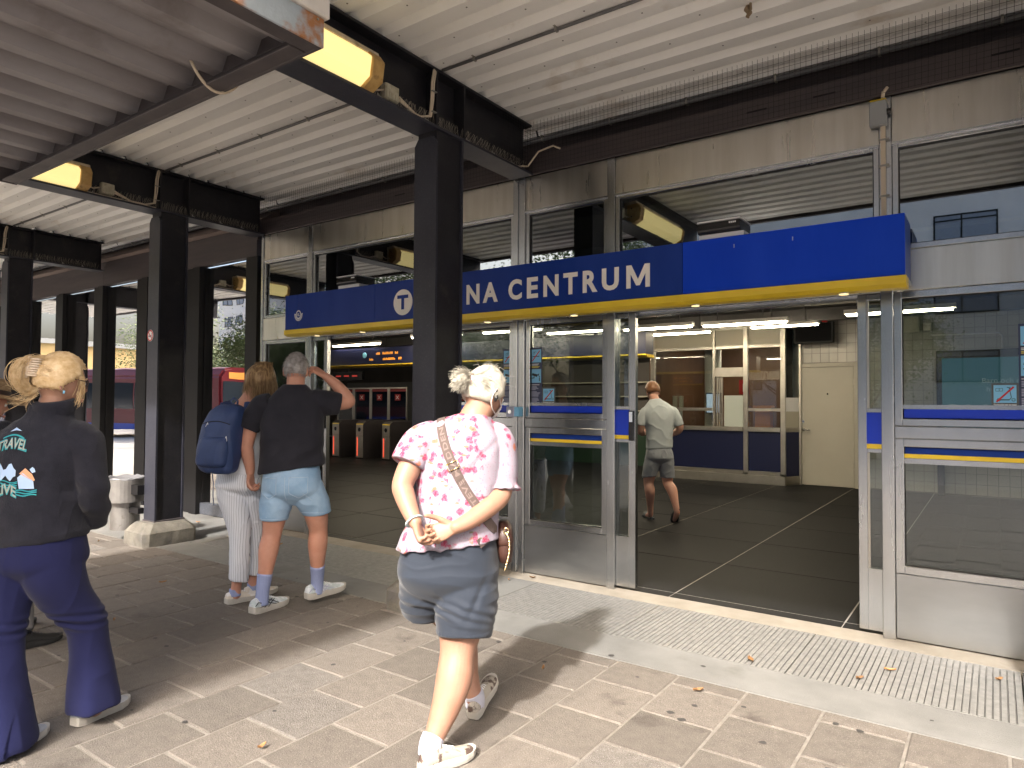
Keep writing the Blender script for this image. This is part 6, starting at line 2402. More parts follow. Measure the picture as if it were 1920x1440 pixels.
# ------------------------------------------------------------------ man scratching his head
def man():
    t = person('grey haired man in charcoal tee and denim shorts scratching his head', (-4.2, -1.85))
    rnd = random.Random(8)
    F = Frame((.012, .01, 1.728), yaw=-4, pitch=8, sc=1.06)
    b = MB()
    add_head(b, F)
    limb(b, [(.016, -.01, 1.66, .064), (.014, -.01, 1.60, .066), (.0, 0, 1.53, .09)])
    torso(b, [(-.005, 0, .9, .14, .10), (-.005, 0, 1.2, .18, .11), (-.005, 0, 1.42, .19, .10), (0, 0, 1.52, .12, .07)])
    limb(b, [(-.22, 0, 1.47, .062), (-.30, -.005, 1.33, .056), (-.336, -.01, 1.18, .047), (-.334, .0, 1.12, .047), (-.322, .015, 1.03, .037), (-.318, .02, .975, .030)])
    limb(b, [(.19, .03, 1.49, .066), (.29, .085, 1.49, .058), (.372, .12, 1.495, .047), (.355, .125, 1.535, .048), (.285, .105, 1.62, .042), (.212, .085, 1.685, .030)])
    hand(b, (-.318, .02, .972), (.02, .10, -1), (.9, -.2, .1), 1, curls=(45, 52, 30), sc=1.05)
    hand(b, (.210, .085, 1.687), (-.80, -.25, .52), (-.45, .35, -.75), -1, curls=(34, 44, 30), thumb=(10, 15), sc=1.08, fan=6)
    limb(b, [(-.105, 0, .80, .075), (-.128, 0, .66, .084), (-.143, -.01, .53, .067), (-.152, -.045, .43, .070), (-.158, -.07, .32, .056), (-.17, -.09, .18, .042), (-.176, -.095, .07, .042)])
    limb(b, [(.115, .02, .80, .075), (.155, .055, .68, .086), (.166, .09, .55, .068), (.165, .085, .45, .071), (.163, .09, .34, .057), (.158, .12, .20, .042), (.15, .13, .10, .042)])
    remesh(b, 'body', 'skin_tan', t, vox=.0048, smooth=3)
    face_parts(t, F, 'hair_grey')
    b = MB()
    torso(b, [(-.008, 0, 1.005, .240, .155, 4, .17), (-.008, 0, 1.10, .232, .150, 4, .10), (-.008, 0, 1.24, .226, .145, 4, .03), (-.008, 0, 1.37, .230, .138, 6), (-.010, 0, 1.455, .228, .122, 6, .08), (-.004, 0, 1.525, .182, .102, 4, .10), (.004, -.002, 1.585, .115, .086, 0), (.012, -.004, 1.622, .075, .073, 0)], n=44)
    limb(b, [(-.17, 0, 1.475, .082), (-.235, 0, 1.455, .086), (-.29, -.003, 1.37, .079), (-.324, -.006, 1.30, .076)], round_ends=False)
    limb(b, [(.13, .01, 1.50, .085), (.21, .035, 1.49, .092), (.275, .07, 1.485, .088), (.318, .088, 1.478, .080)], round_ends=False)
    def dis(p):
        w = wrinkle(.0042, 5.5, (1, 1, .9), 6)(p)
        f1 = .007 * math.sin((p.z - p.x * .55) * 42 + 2 * noise.noise(p * 5)) * math.exp(-((p.z - 1.12) / .11) ** 2) * max(0, min(1, p.x * 5 + .6))
        return w + f1
    remesh(b, 't_shirt', 'tee_dark', t, vox=.006, smooth=4, disp=dis)
    b = MB()
    torso(b, [(.0, .01, .745, .06, .05, 6), (-.002, 0, .80, .165, .11, 6), (-.005, 0, .85, .208, .152, 6), (-.005, 0, .93, .208, .150, 6), (-.005, 0, 1.03, .195, .135, 6)], n=40)
    limb(b, [(-.095, 0, .87, .118), (-.110, 0, .79, .118), (-.124, -.002, .72, .110), (-.131, -.004, .655, .100), (-.132, -.004, .637, .100)], round_ends=False)
    limb(b, [(.095, .01, .88, .118), (.118, .02, .81, .118), (.146, .045, .75, .110), (.163, .062, .695, .103), (.165, .065, .678, .103)], round_ends=False)
    sh = remesh(b, 'denim_shorts', 'denim', t, vox=.0058, smooth=20, disp=wrinkle(.0045, 8, (.7, .7, 1.3), 9))
    bv = bvh_of(sh)
    b = MB()
    for cx, cz, w, h in ((-.13, .875, .058, .075), (.085, .885, .062, .075)):
        loop = [(-w, h), (w, h), (w, -h * .5), (0, -h), (-w, -h * .5), (-w, h)]
        pts = []
        for i in range(len(loop) - 1):
            for k in range(6):
                f_ = k / 6
                x, z = loop[i][0] + (loop[i + 1][0] - loop[i][0]) * f_, loop[i][1] + (loop[i + 1][1] - loop[i][1]) * f_
                pts.append(project(bv, (cx + x, -1, cz + z), (0, 1, 0), .0015))
        pts.append(pts[0])
        b.tube(pts, .0022, 5)
    for z0, cx, w, hemx in ((.652, -.131, .108, 0), (.694, .164, .112, 0)):
        pts = [project(bv, (cx + x * w, -1, z0), (0, 1, 0), .0012) for x in [-.93 + 1.86 * i / 14 for i in range(15)]]
        b.tube(pts, .0018, 5)
    pts = [project(bv, (-.008, -1, z), (0, 1, 0), .001) for z in [.79 + .17 * i / 8 for i in range(9)]]
    b.tube(pts, .002, 5)
    b.build('stitched_seams', 'denim_seam', sh, kind='stuff', smooth=True, off=(0, 0, 0))
    for c in (((-.178, -.095, .05), (-.174, -.092, .14), (-.163, -.078, .265)), ((.150, .13, .07), (.155, .124, .17), (.163, .094, .285))):
        b = MB()
        limb(b, [(*c[0], .047), (*c[1], .046), (*c[2], .054)], round_ends=False)
        b.build('sock', 'sock_violet', t, smooth=True, off=(0, 0, 0))
    shoe(t, (-.225, -.170), (.145, .265), .335, 'shoe_silver', accent='ink')
    shoe(t, (.090, .070), (.19, .20), .335, 'shoe_silver', accent='grey_print', lift=.035, pitch=4)
    b = MB()
    def hl(th):
        a = abs(th)
        return .85 - .3 * min(1, a / 1.2) if a < 1.2 else (.25 - .45 * min(1, (a - 1.2) / .5) if a < 1.7 else -.42)
    hair_shell(b, F, .006, hl, groove=lambda th, ph: .0015 * noise.noise(Vector((th * 9, ph * 9, 2))))
    paths = []
    for k in range(1500):
        th = rnd.uniform(-math.pi, math.pi)
        ph = rnd.uniform(hl(th) + .02, 1.5)
        a = scalp(F, th, ph, 1.03)
        n_ = (a - F(0, 0, 0)).normalized()
        dwn = (Vector((0, 0, -1)) - n_ * n_.dot(Vector((0, 0, -1))))
        e = a + n_ * rnd.uniform(.005, .010) + dwn * rnd.uniform(.01, .022) + Vector((rnd.gauss(0, .004), rnd.gauss(0, .004), 0))
        paths.append(bezier3(a, a + n_ * .008 + dwn * .005, e, 4))
    strands(b, paths, .0014, .0005)
    b.build('hair', 'hair_grey', t, smooth=True, off=(0, 0, 0))
man()

# ------------------------------------------------------------------ woman with the blue backpack
def lady():
    base = (-4.55, -1.95)
    t = person('woman with dark blonde bob, white shirt and striped trousers beside the head scratching man', base)
    rnd = random.Random(9)
    F = Frame((.028, .06, 1.655), yaw=30, pitch=24, roll=6, sc=1.06)
    b = MB()
    add_head(b, F)
    limb(b, [(.01, .03, 1.60, .054), (-.03, .01, 1.52, .058), (-.06, .0, 1.45, .08)])
    torso(b, [(-.10, .02, .90, .11, .09), (-.08, .02, 1.2, .12, .09), (-.06, .02, 1.40, .13, .085)])
    limb(b, [(-.20, .0, 1.41, .055), (-.245, .05, 1.28, .048), (-.255, .10, 1.16, .040), (-.18, .20, 1.08, .034), (-.11, .28, 1.05, .026)])
    hand(b, (-.11, .28, 1.05), (.8, .5, -.1), (.1, -.3, 1), -1, sc=.9)
    limb(b, [(.07, .09, 1.40, .055), (.11, .12, 1.26, .048), (.12, .16, 1.14, .040), (.09, .26, 1.08, .034), (.03, .33, 1.06, .026)])
    hand(b, (.03, .33, 1.06), (-.7, .6, .0), (-.1, -.2, 1), 1, sc=.9)
    for pts in ([(-.08, -.02, .5, .045), (-.075, -.025, .28, .042), (-.095, -.015, .14, .036), (-.105, -.01, .06, .038)], [(-.022, .12, .5, .045), (-.028, .145, .28, .042), (-.035, .15, .14, .036), (-.04, .16, .06, .038)]):
        limb(b, pts)
    remesh(b, 'body', 'skin_tan', t, vox=.0048, smooth=3)
    face_parts(t, F, 'hair_bob')
    b = MB()
    torso(b, [(-.105, .03, .93, .165, .13, 12), (-.10, .03, 1.05, .16, .13, 12), (-.09, .03, 1.22, .165, .125, 14), (-.07, .03, 1.37, .165, .11, 16), (-.055, .025, 1.435, .12, .085, 16), (-.035, .02, 1.49, .068, .062, 16), (-.025, .02, 1.51, .060, .058, 16)], n=40)
    limb(b, [(-.15, .01, 1.395, .07), (-.215, .01, 1.39, .072), (-.25, .055, 1.28, .066), (-.26, .10, 1.17, .06), (-.21, .17, 1.11, .05)], round_ends=False)
    limb(b, [(.0, .06, 1.40, .07), (.07, .09, 1.39, .072), (.11, .12, 1.26, .066), (.12, .16, 1.15, .06), (.10, .24, 1.095, .05)], round_ends=False)
    remesh(b, 'shirt', 'white_shirt', t, vox=.006, smooth=4, disp=wrinkle(.005, 7, (1, 1, .6), 3))
    b = MB()
    torso(b, [(-.08, .04, .76, .05, .05, 12), (-.09, .03, .81, .125, .10, 12), (-.10, .02, .86, .165, .145, 12), (-.10, .03, .93, .160, .14, 12), (-.10, .03, 1.0, .14, .12, 12)], n=36)
    limb(b, [(-.16, .0, .88, .10), (-.135, .0, .78, .108), (-.105, -.008, .66, .094), (-.075, -.02, .52, .080), (-.068, -.03, .36, .072), (-.075, -.025, .20, .070), (-.078, -.025, .172, .070)], round_ends=False)
    limb(b, [(-.05, .05, .88, .10), (-.035, .07, .78, .106), (-.022, .10, .66, .092), (-.02, .12, .52, .079), (-.025, .14, .36, .07), (-.032, .15, .20, .068), (-.034, .15, .172, .068)], round_ends=False)
    remesh(b, 'trousers', 'stripes', t, vox=.0055, smooth=18, disp=wrinkle(.0045, 9, (1, 1, .8), 11))
    shoe(t, (-.160, -.055), (.165, .18), .275, 'shoe_beige')
    shoe(t, (-.085, .10), (.165, .18), .275, 'shoe_beige')
    for c in ((-.108, -.01), (-.04, .16)):
        b = MB()
        limb(b, [(*c, .055, .042), (*c, .105, .041)], round_ends=False)
        b.build('sock', 'sock_violet', t, smooth=True, off=(0, 0, 0))
    b = MB()
    def hl(th):
        a = abs(th)
        return .55 - .3 * min(1, a / .8) if a < .8 else (.1 - .75 * min(1, (a - .8) / .5) if a < 1.3 else -.75)
    hair_shell(b, F, .016, hl, groove=lambda th, ph: .003 * math.sin(th * 30 + 2 * math.sin(ph * 3)) + .006 * noise.noise(Vector((th * 2, ph * 2, 5))))
    paths = []
    crown = F(0, -.035, .125)
    for k in range(1500):
        th = rnd.uniform(.5, 2 * math.pi - .5)
        ph = rnd.uniform(-.1, 1.1)
        p1 = scalp(F, th, ph, rnd.uniform(1.18, 1.30))
        n_ = p1 - F(0, 0, p1.z * 0)
        out_ = Vector((p1.x - F.o.x, p1.y - F.o.y, 0)).normalized()
        low = 1.668 - rnd.uniform(.10, .175)
        e = Vector((F.o.x, F.o.y, 0)) + out_ * rnd.uniform(.075, .118)
        e.z = low
        e += Vector((rnd.gauss(0, .008), rnd.gauss(0, .008), 0))
        st = crown + Vector((rnd.gauss(0, .022), rnd.gauss(0, .022), rnd.gauss(0, .004)))
        paths.append(bezier3(st, p1, p1.lerp(e, .35), 6)[:-1] + bezier3(p1.lerp(e, .35), p1.lerp(e, .7) + out_ * .012, e, 5))
    strands(b, paths, .0014, .0007)
    b.build('hair', 'hair_bob', t, smooth=True, off=(0, 0, 0))
    # backpack
    bp = thing('backpack', 'dark blue backpack on the back of the woman in striped trousers', 'backpack', (*base, 0), rotz=VIEW_YAW)
    b = MB()
    torso(b, [(-.165, -.185, .985, .10, .075, 14, -.05), (-.17, -.19, 1.02, .132, .095, 14, -.05), (-.165, -.195, 1.12, .142, .112, 14), (-.152, -.18, 1.28, .138, .108, 14), (-.135, -.155, 1.40, .122, .088, 14), (-.122, -.135, 1.455, .095, .060, 14), (-.118, -.13, 1.475, .05, .03, 14)], n=32, expo=3.2)
    bb = remesh(b, 'pack_body', 'pack_blue', bp, vox=.006, smooth=3, disp=wrinkle(.005, 7, (1, 1, .8), 13))
    b = MB()
    torso(b, [(-.175, -.245, 1.03, .10, .055, 14), (-.178, -.265, 1.06, .116, .065, 14), (-.17, -.265, 1.16, .118, .066, 14), (-.163, -.25, 1.235, .105, .055, 14), (-.16, -.24, 1.25, .08, .03, 14)], n=28, expo=3.4)
    remesh(b, 'front_pocket', 'pack_blue', bp, vox=.006, smooth=3, disp=wrinkle(.004, 9, (1, 1, .8), 14))
    bv = bvh_of(bb)
    b = MB()
    pts = [project(bv, (-.165 + x, -1, 1.355 - 1.9 * (x + .0) ** 2), (0, 1, 0), .002) for x in [-.11 + .22 * i / 14 for i in range(15)]]
    b.tube(pts, .0028, 5)
    b.build('zip', 'rubber', bp, smooth=True, off=(0, 0, 0))
    b = MB()
    for x, z in ((-.225, 1.345), (-.07, 1.25)):
        p = project(bv, (x, -1, z), (0, 1, 0), .006)
        b.tube([p, p + Vector((.006, -.004, -.03)), p + Vector((-.004, -.006, -.055)), p + Vector((-.012, -.004, -.03)), p], .0022, 5)
    b.build('zip_pulls', 'white_plastic', bp, smooth=True, off=(0, 0, 0))
    b = MB()
    for q, (x0, x1) in enumerate(((-.185, -.165), (-.02, .03))):
        y0 = -.085 if q == 0 else -.06
        b.tube([(x0 * .9, y0 - .04, 1.42), (x0, y0 - .015, 1.475), (x1, y0 + .07, 1.492), (x1 - .01, .15, 1.44), (x1 - .02, .165, 1.30)], [(.022, .006)] * 5, 8)
    b.tube([(-.10, -.125, 1.462), (-.115, -.13, 1.50), (-.10, -.11, 1.522), (-.075, -.10, 1.50), (-.075, -.105, 1.465)], .007, 8)
    b.build('shoulder_straps', 'pack_blue', bp, smooth=True, off=(0, 0, 0))
    b = MB()
    b.tube([(-.24, -.14, 1.0), (-.235, -.12, .90), (-.245, -.10, .80), (-.238, -.10, .735)], .0035, 6)
    b.build('dangling_cord', 'pack_blue', bp, smooth=True, off=(0, 0, 0))
lady()

# ------------------------------------------------------------------ woman in the black fleece jacket
def fleece():
    t = person('blonde woman in black fleece jacket with cruise print and navy flared trousers', (-3.42, -3.62))
    rnd = random.Random(12)
    F = Frame((-.088, .01, 1.582), yaw=38, pitch=8, sc=1.05)
    b = MB()
    add_head(b, F)
    limb(b, [(-.095, 0, 1.53, .056), (-.112, -.01, 1.45, .062), (-.13, 0, 1.38, .09)])
    torso(b, [(-.17, 0, .80, .13, .10), (-.17, 0, 1.1, .15, .11), (-.16, 0, 1.34, .15, .09)])
    limb(b, [(-.02, .02, 1.30, .05), (.05, .02, 1.08, .045), (.0, .13, .95, .032)])
    hand(b, (.0, .13, .95), (-.6, .7, -.3), (-.7, -.5, 0), 1, sc=.92)
    limb(b, [(-.34, 0, 1.30, .06), (-.42, .02, 1.08, .05), (-.36, .15, .95, .032)])
    hand(b, (-.36, .15, .95), (.5, .7, -.3), (.7, -.5, 0), -1, sc=.92)
    for pts in ([(-.06, .03, .7, .05), (.01, .09, .4, .045), (.03, .12, .1, .04), (.03, .13, .055, .04)], [(-.265, -.03, .7, .05), (-.22, -.12, .4, .045), (-.17, -.17, .1, .04), (-.165, -.175, .055, .04)]):
        limb(b, pts)
    remesh(b, 'body', 'skin_light', t, vox=.0044, smooth=3)
    face_parts(t, F, 'hair_blonde')
    b = MB()
    torso(b, [(-.172, 0, .862, .208, .165, 4, .12), (-.172, 0, .92, .208, .165, 4, .08), (-.170, 0, 1.06, .205, .160, 4), (-.170, 0, 1.20, .210, .155, 4), (-.165, 0, 1.31, .200, .135, 4), (-.150, 0, 1.375, .150, .108, 4), (-.128, -.002, 1.42, .098, .090, 10), (-.115, -.003, 1.455, .084, .084, 10), (-.108, -.002, 1.488, .082, .082, 12)], n=48)
    limb(b, [(-.03, .01, 1.315, .088), (.015, .015, 1.30, .092), (.045, .015, 1.20, .078), (.066, .02, 1.08, .070), (.045, .075, 1.0, .064), (.01, .125, .945, .06), (.0, .135, .93, .056)], round_ends=False)
    limb(b, [(-.31, .0, 1.315, .088), (-.355, .0, 1.30, .092), (-.40, .005, 1.20, .084), (-.425, .02, 1.08, .078), (-.40, .09, 1.0, .07), (-.365, .14, .945, .06)], round_ends=False)
    def dis(p):
        w = wrinkle(.0052, 6, (1, 1, .8), 17)(p)
        hem = .004 * math.exp(-((p.z - .888 - (p.x + .17) * .12) / .012) ** 2) * (abs(p.x + .172) < .225)
        f1 = .006 * math.sin((p.z + p.x * .6) * 55 + 3 * noise.noise(p * 5)) * math.exp(-((p.z - 1.05) / .10) ** 2) * (p.x > .0)
        return w + hem + f1
    jk = remesh(b, 'fleece_jacket', 'fleece', t, vox=.0056, smooth=4, disp=dis)
    bv = bvh_of(jk)
    # collar roll
    b = MB()
    rr = []
    for z, r_ in ((1.44, .082), (1.47, .088), (1.497, .089), (1.506, .083), (1.495, .075), (1.46, .072)):
        rr.append([(-.108 + (r_) * math.cos(q), -.002 + r_ * math.sin(q), z - .018 * math.sin(q) * -1) for q in [2 * math.pi * i / 32 for i in range(32)]])
    b.rings(rr, cap=False)
    b.build('collar', 'fleece', jk, smooth=True, off=(0, 0, 0))
    # print on the back
    eye = Vector((0.62, 0, 0))
    def onback(mb, polys, m):
        """polys in (u, v) metres round the print's middle, dropped on the jacket"""
        for poly in polys:
            k = len(mb.v)
            vs = []
            for u, v in poly:
                vs.append(project(bv, (-.190 + u * .88, -1.0, 1.215 + v * .88), (0, 1, 0), .0055))
            mb.add(vs, [tuple(range(len(poly)))], m)
    def subdiv(poly, n=4):
        out = []
        for i in range(len(poly)):
            a, c = poly[i], poly[(i + 1) % len(poly)]
            for k in range(n):
                out.append((a[0] + (c[0] - a[0]) * k / n, a[1] + (c[1] - a[1]) * k / n))
        return out
    def textback(body, size, u0, v0, width, slope, bold, m):
        mb = MB()
        me = text_mesh(body, size, bold)
        xs = [v.co.x for v in me.vertices]
        k = width / (max(xs) - min(xs))
        mb.add([project(bv, (-.190 + .88 * (u0 + (v.co.x - min(xs)) * k), -1.0, 1.215 + .88 * (v0 + v.co.y + slope * (v.co.x - min(xs)) * k + .02 * math.sin(math.pi * (v.co.x - min(xs)) * k / width))), (0, 1, 0), .0065) for v in me.vertices], [tuple(p.vertices) for p in me.polygons])
        bpy.data.meshes.remove(me)
        return mb.build('lettering', m, jk, off=(0, 0, 0))
    textback('TRAVEL', .072, -.075, .060, .155, .06, .0035, 'teal_print')
    textback('TRAVEL', .064, -.071, .064, .148, .06, .001, 'tan_print')
    textback('LIVE', .072, -.055, -.158, .105, .02, .0035, 'teal_print')
    textback('LIVE', .064, -.052, -.154, .098, .02, .001, 'tan_print')
    b = MB()
    onback(b, [[(-.06 + .10 * i / 8, -.005 + .018 * math.sin(i * 1.4)) for i in range(9)] + [(.04 - .10 * i / 8, -.062 + .014 * math.sin(i * 1.7 + 1)) for i in range(9)]], 0)
    b.build('cloud_print', 'cloud_print', jk, off=(0, 0, 0))
    b = MB()
    for k in range(3):
        onback(b, [[(-.05 + .1 * i / 8, -.075 - k * .012 + .006 * math.sin(i * .8 + k)) for i in range(9)] + [(.05 - .1 * i / 8, -.080 - k * .012 + .006 * math.sin((8 - i) * .8 + k)) for i in range(9)]], 0)
        onback(b, [[(.045 + .095 * i / 8, -.118 - k * .011 + .004 * math.sin(i * .9 + k)) for i in range(9)] + [(.14 - .095 * i / 8, -.124 - k * .011 + .004 * math.sin((8 - i) * .9 + k)) for i in range(9)]], 0)
    onback(b, [[(-.055 + .11 * i / 10, .135 + .018 * math.sin(math.pi * i / 10)) for i in range(11)] + [(.055 - .11 * i / 10, .128 + .018 * math.sin(math.pi * i / 10)) for i in range(11)]], 0)
    b.build('wave_print', 'teal_print', jk, kind='stuff', off=(0, 0, 0))
    b = MB()
    onback(b, [subdiv([(.050, -.058), (.075, -.035), (.125, -.075), (.130, -.112), (.060, -.112)])], 0)
    b.build('ship_hull_print', 'cloud_print', jk, off=(0, 0, 0))
    b = MB()
    onback(b, [subdiv([(.105, -.018), (.118, -.006), (.128, -.016), (.132, -.03), (.118, -.035)])], 0)
    b.build('smoke_print', 'cloud_print', jk, off=(0, 0, 0))
    b = MB()
    onback(b, [subdiv([(-.03, .165), (-.005, .185), (.03, .168), (.0, .172)])], 0)
    b.build('bird_print', 'cloud_print', jk, off=(0, 0, 0))
    b = MB()
    onback(b, [subdiv([(.058, -.038), (.085, -.012), (.118, -.040), (.132, -.070), (.126, -.074)])], 0)
    b.build('ship_deck_print', 'orange_print', jk, off=(0, 0, 0))
    # trousers
    b = MB()
    torso(b, [(-.165, .0, .645, .05, .05, 4), (-.168, 0, .705, .125, .115, 4), (-.172, 0, .765, .207, .165, 4), (-.172, 0, .85, .205, .162, 4), (-.172, 0, .95, .185, .145, 4)], n=44)
    limb(b, [(-.085, -.03, .80, .118), (-.074, -.015, .71, .122), (-.042, .025, .60, .103), (.005, .085, .48, .086), (.02, .10, .36, .081), (.028, .11, .22, .096), (.034, .118, .10, .110), (.035, .12, .075, .113)], round_ends=False)
    limb(b, [(-.262, -.04, .80, .118), (-.268, -.045, .71, .122), (-.262, -.07, .60, .108), (-.240, -.10, .47, .086), (-.21, -.14, .34, .086), (-.185, -.165, .20, .104), (-.172, -.175, .055, .126), (-.171, -.175, .03, .128)], round_ends=False)
    def dp(p):
        w = wrinkle(.004, 7, (1, 1, .5), 21)(p)
        kn = .006 * math.sin(p.z * 150 + p.x * 30 + 3 * noise.noise(p * 7)) * math.exp(-((p.z - .50) / .045) ** 2)
        vert = .005 * math.sin(math.atan2(p.y - .11, p.x - .03) * 5 + 1) * max(0, (.33 - p.z) / .33) if p.x > -.09 else .005 * math.sin(math.atan2(p.y + .17, p.x + .18) * 5) * max(0, (.33 - p.z) / .33)
        return w + kn + vert
    remesh(b, 'trousers', 'navy_pants', t, vox=.0056, smooth=18, disp=dp)
    shoe(t, (-.02, .055), (.12, .30), .285, 'shoe_grey')
    shoe(t, (-.20, -.255), (.10, .30), .285, 'shoe_grey')
    # hair: swept up to a clip, a loop of hair behind
    b = MB()
    def hl(th):
        a = abs(th)
        return .60 - .2 * min(1, a / 1.0) if a < 1.0 else (.15 - .35 * min(1, (a - 1.0) / .6) if a < 1.6 else -.40)
    hair_shell(b, F, .016, hl, groove=lambda th, ph: .0025 * math.sin(ph * 34 + 2 * math.sin(th * 3)) + .004 * noise.noise(Vector((th * 2, ph * 3, 9))))
    clip = F(-.01, -.105, .055)
    paths = []
    for k in range(1500):
        th = rnd.uniform(-math.pi, math.pi)
        ph = rnd.uniform(hl(th) + .04, 1.4)
        a = scalp(F, th, ph, 1.15)
        c = F(0, 0, .0)
        mid = c + ((a + clip) / 2 - c).normalized() * rnd.uniform(.112, .124)
        paths.append(bezier3(a, mid + (mid - (a + clip) / 2) * .6, clip + Vector((rnd.gauss(0, .008), rnd.gauss(0, .008), rnd.gauss(0, .016)))))
    strands(b, paths, .0010, .0009)
    paths = []
    for k in range(800):                       # the loop of hair hanging out behind the clip
        o_ = Vector((rnd.gauss(0, .012), rnd.gauss(0, .012), rnd.gauss(0, .007)))
        q0, q1, q2, q3 = F(-.004, -.108, .075) + o_, F(-.012, -.168, .065) + o_ * 1.3, F(-.012, -.172, -.04) + o_ * 1.2, F(-.004, -.100, -.06) + o_
        paths.append([q0 * (1 - u) ** 3 + q1 * 3 * u * (1 - u) ** 2 + q2 * 3 * u * u * (1 - u) + q3 * u ** 3 for u in [i / 10 for i in range(11)]])
    strands(b, paths, .0014, .0010)
    paths = []
    for k in range(90):
        a = scalp(F, rnd.choice((-1, 1)) * rnd.uniform(.9, 1.25), rnd.uniform(.25, .6), 1.12)
        paths.append(bezier3(a, a + (F(0, .03, -.04) - F(0, 0, 0)), a + (F(0, .025 * rnd.random(), -.115 - .03 * rnd.random()) - F(0, 0, 0)), 7))
    for k in range(60):
        a = F(rnd.uniform(-.05, .05), -.085, rnd.uniform(-.09, -.03))
        paths.append(bezier3(a, a + Vector((-.03, -.02, -.02)), a + Vector((rnd.gauss(-.05, .03), rnd.gauss(-.02, .03), rnd.uniform(-.07, .01))), 7))
    strands(b, paths, .0011, .0006)
    b.build('hair', 'hair_blonde', t, smooth=True, off=(0, 0, 0))
    b = MB()
    ax = (F(0, 0, 1) - F(0, 0, 0)).normalized()
    for s in (-1, 1):
        for k in range(8):
            z = -.035 + .070 * k / 7
            b.tube([F(s * .005, -.130, .04 + z), F(s * .024, -.128, .042 + z), F(s * .036, -.105, .044 + z), F(s * .030, -.085, .045 + z)], [.0045, .0048, .004, .002], 7)
        b.tube([F(s * .012, -.131, -.005), F(s * .014, -.136, .04), F(s * .012, -.131, .088)], [.006, .009, .006], 8)
    b.build('claw_clip', 'claw', t, smooth=True, off=(0, 0, 0))
    b = MB()
    b.tube([F(.080, -.004, -.040), F(.082, -.006, -.052)], .004, 8)
    b.build('blue_earring', 'sky_print', t, smooth=True, off=(0, 0, 0))
    b = MB()
    b.tube([F(.079, -.005, .014), F(.080, .03, .016), F(.070, .075, .014), F(.058, .094, .012)], .0018, 6)
    for s in (-1, 1):
        b.tube([F(s * .033 + .024 * math.cos(q), .1005 - .35 * max(0, abs(s * .033 + .024 * math.cos(q)) - .03), .003 + .018 * math.sin(q)) for q in [2 * math.pi * i / 18 for i in range(19)]], .0018, 6)
    b.build('glasses', 'bag_brown', t, smooth=True, off=(0, 0, 0))
fleece()

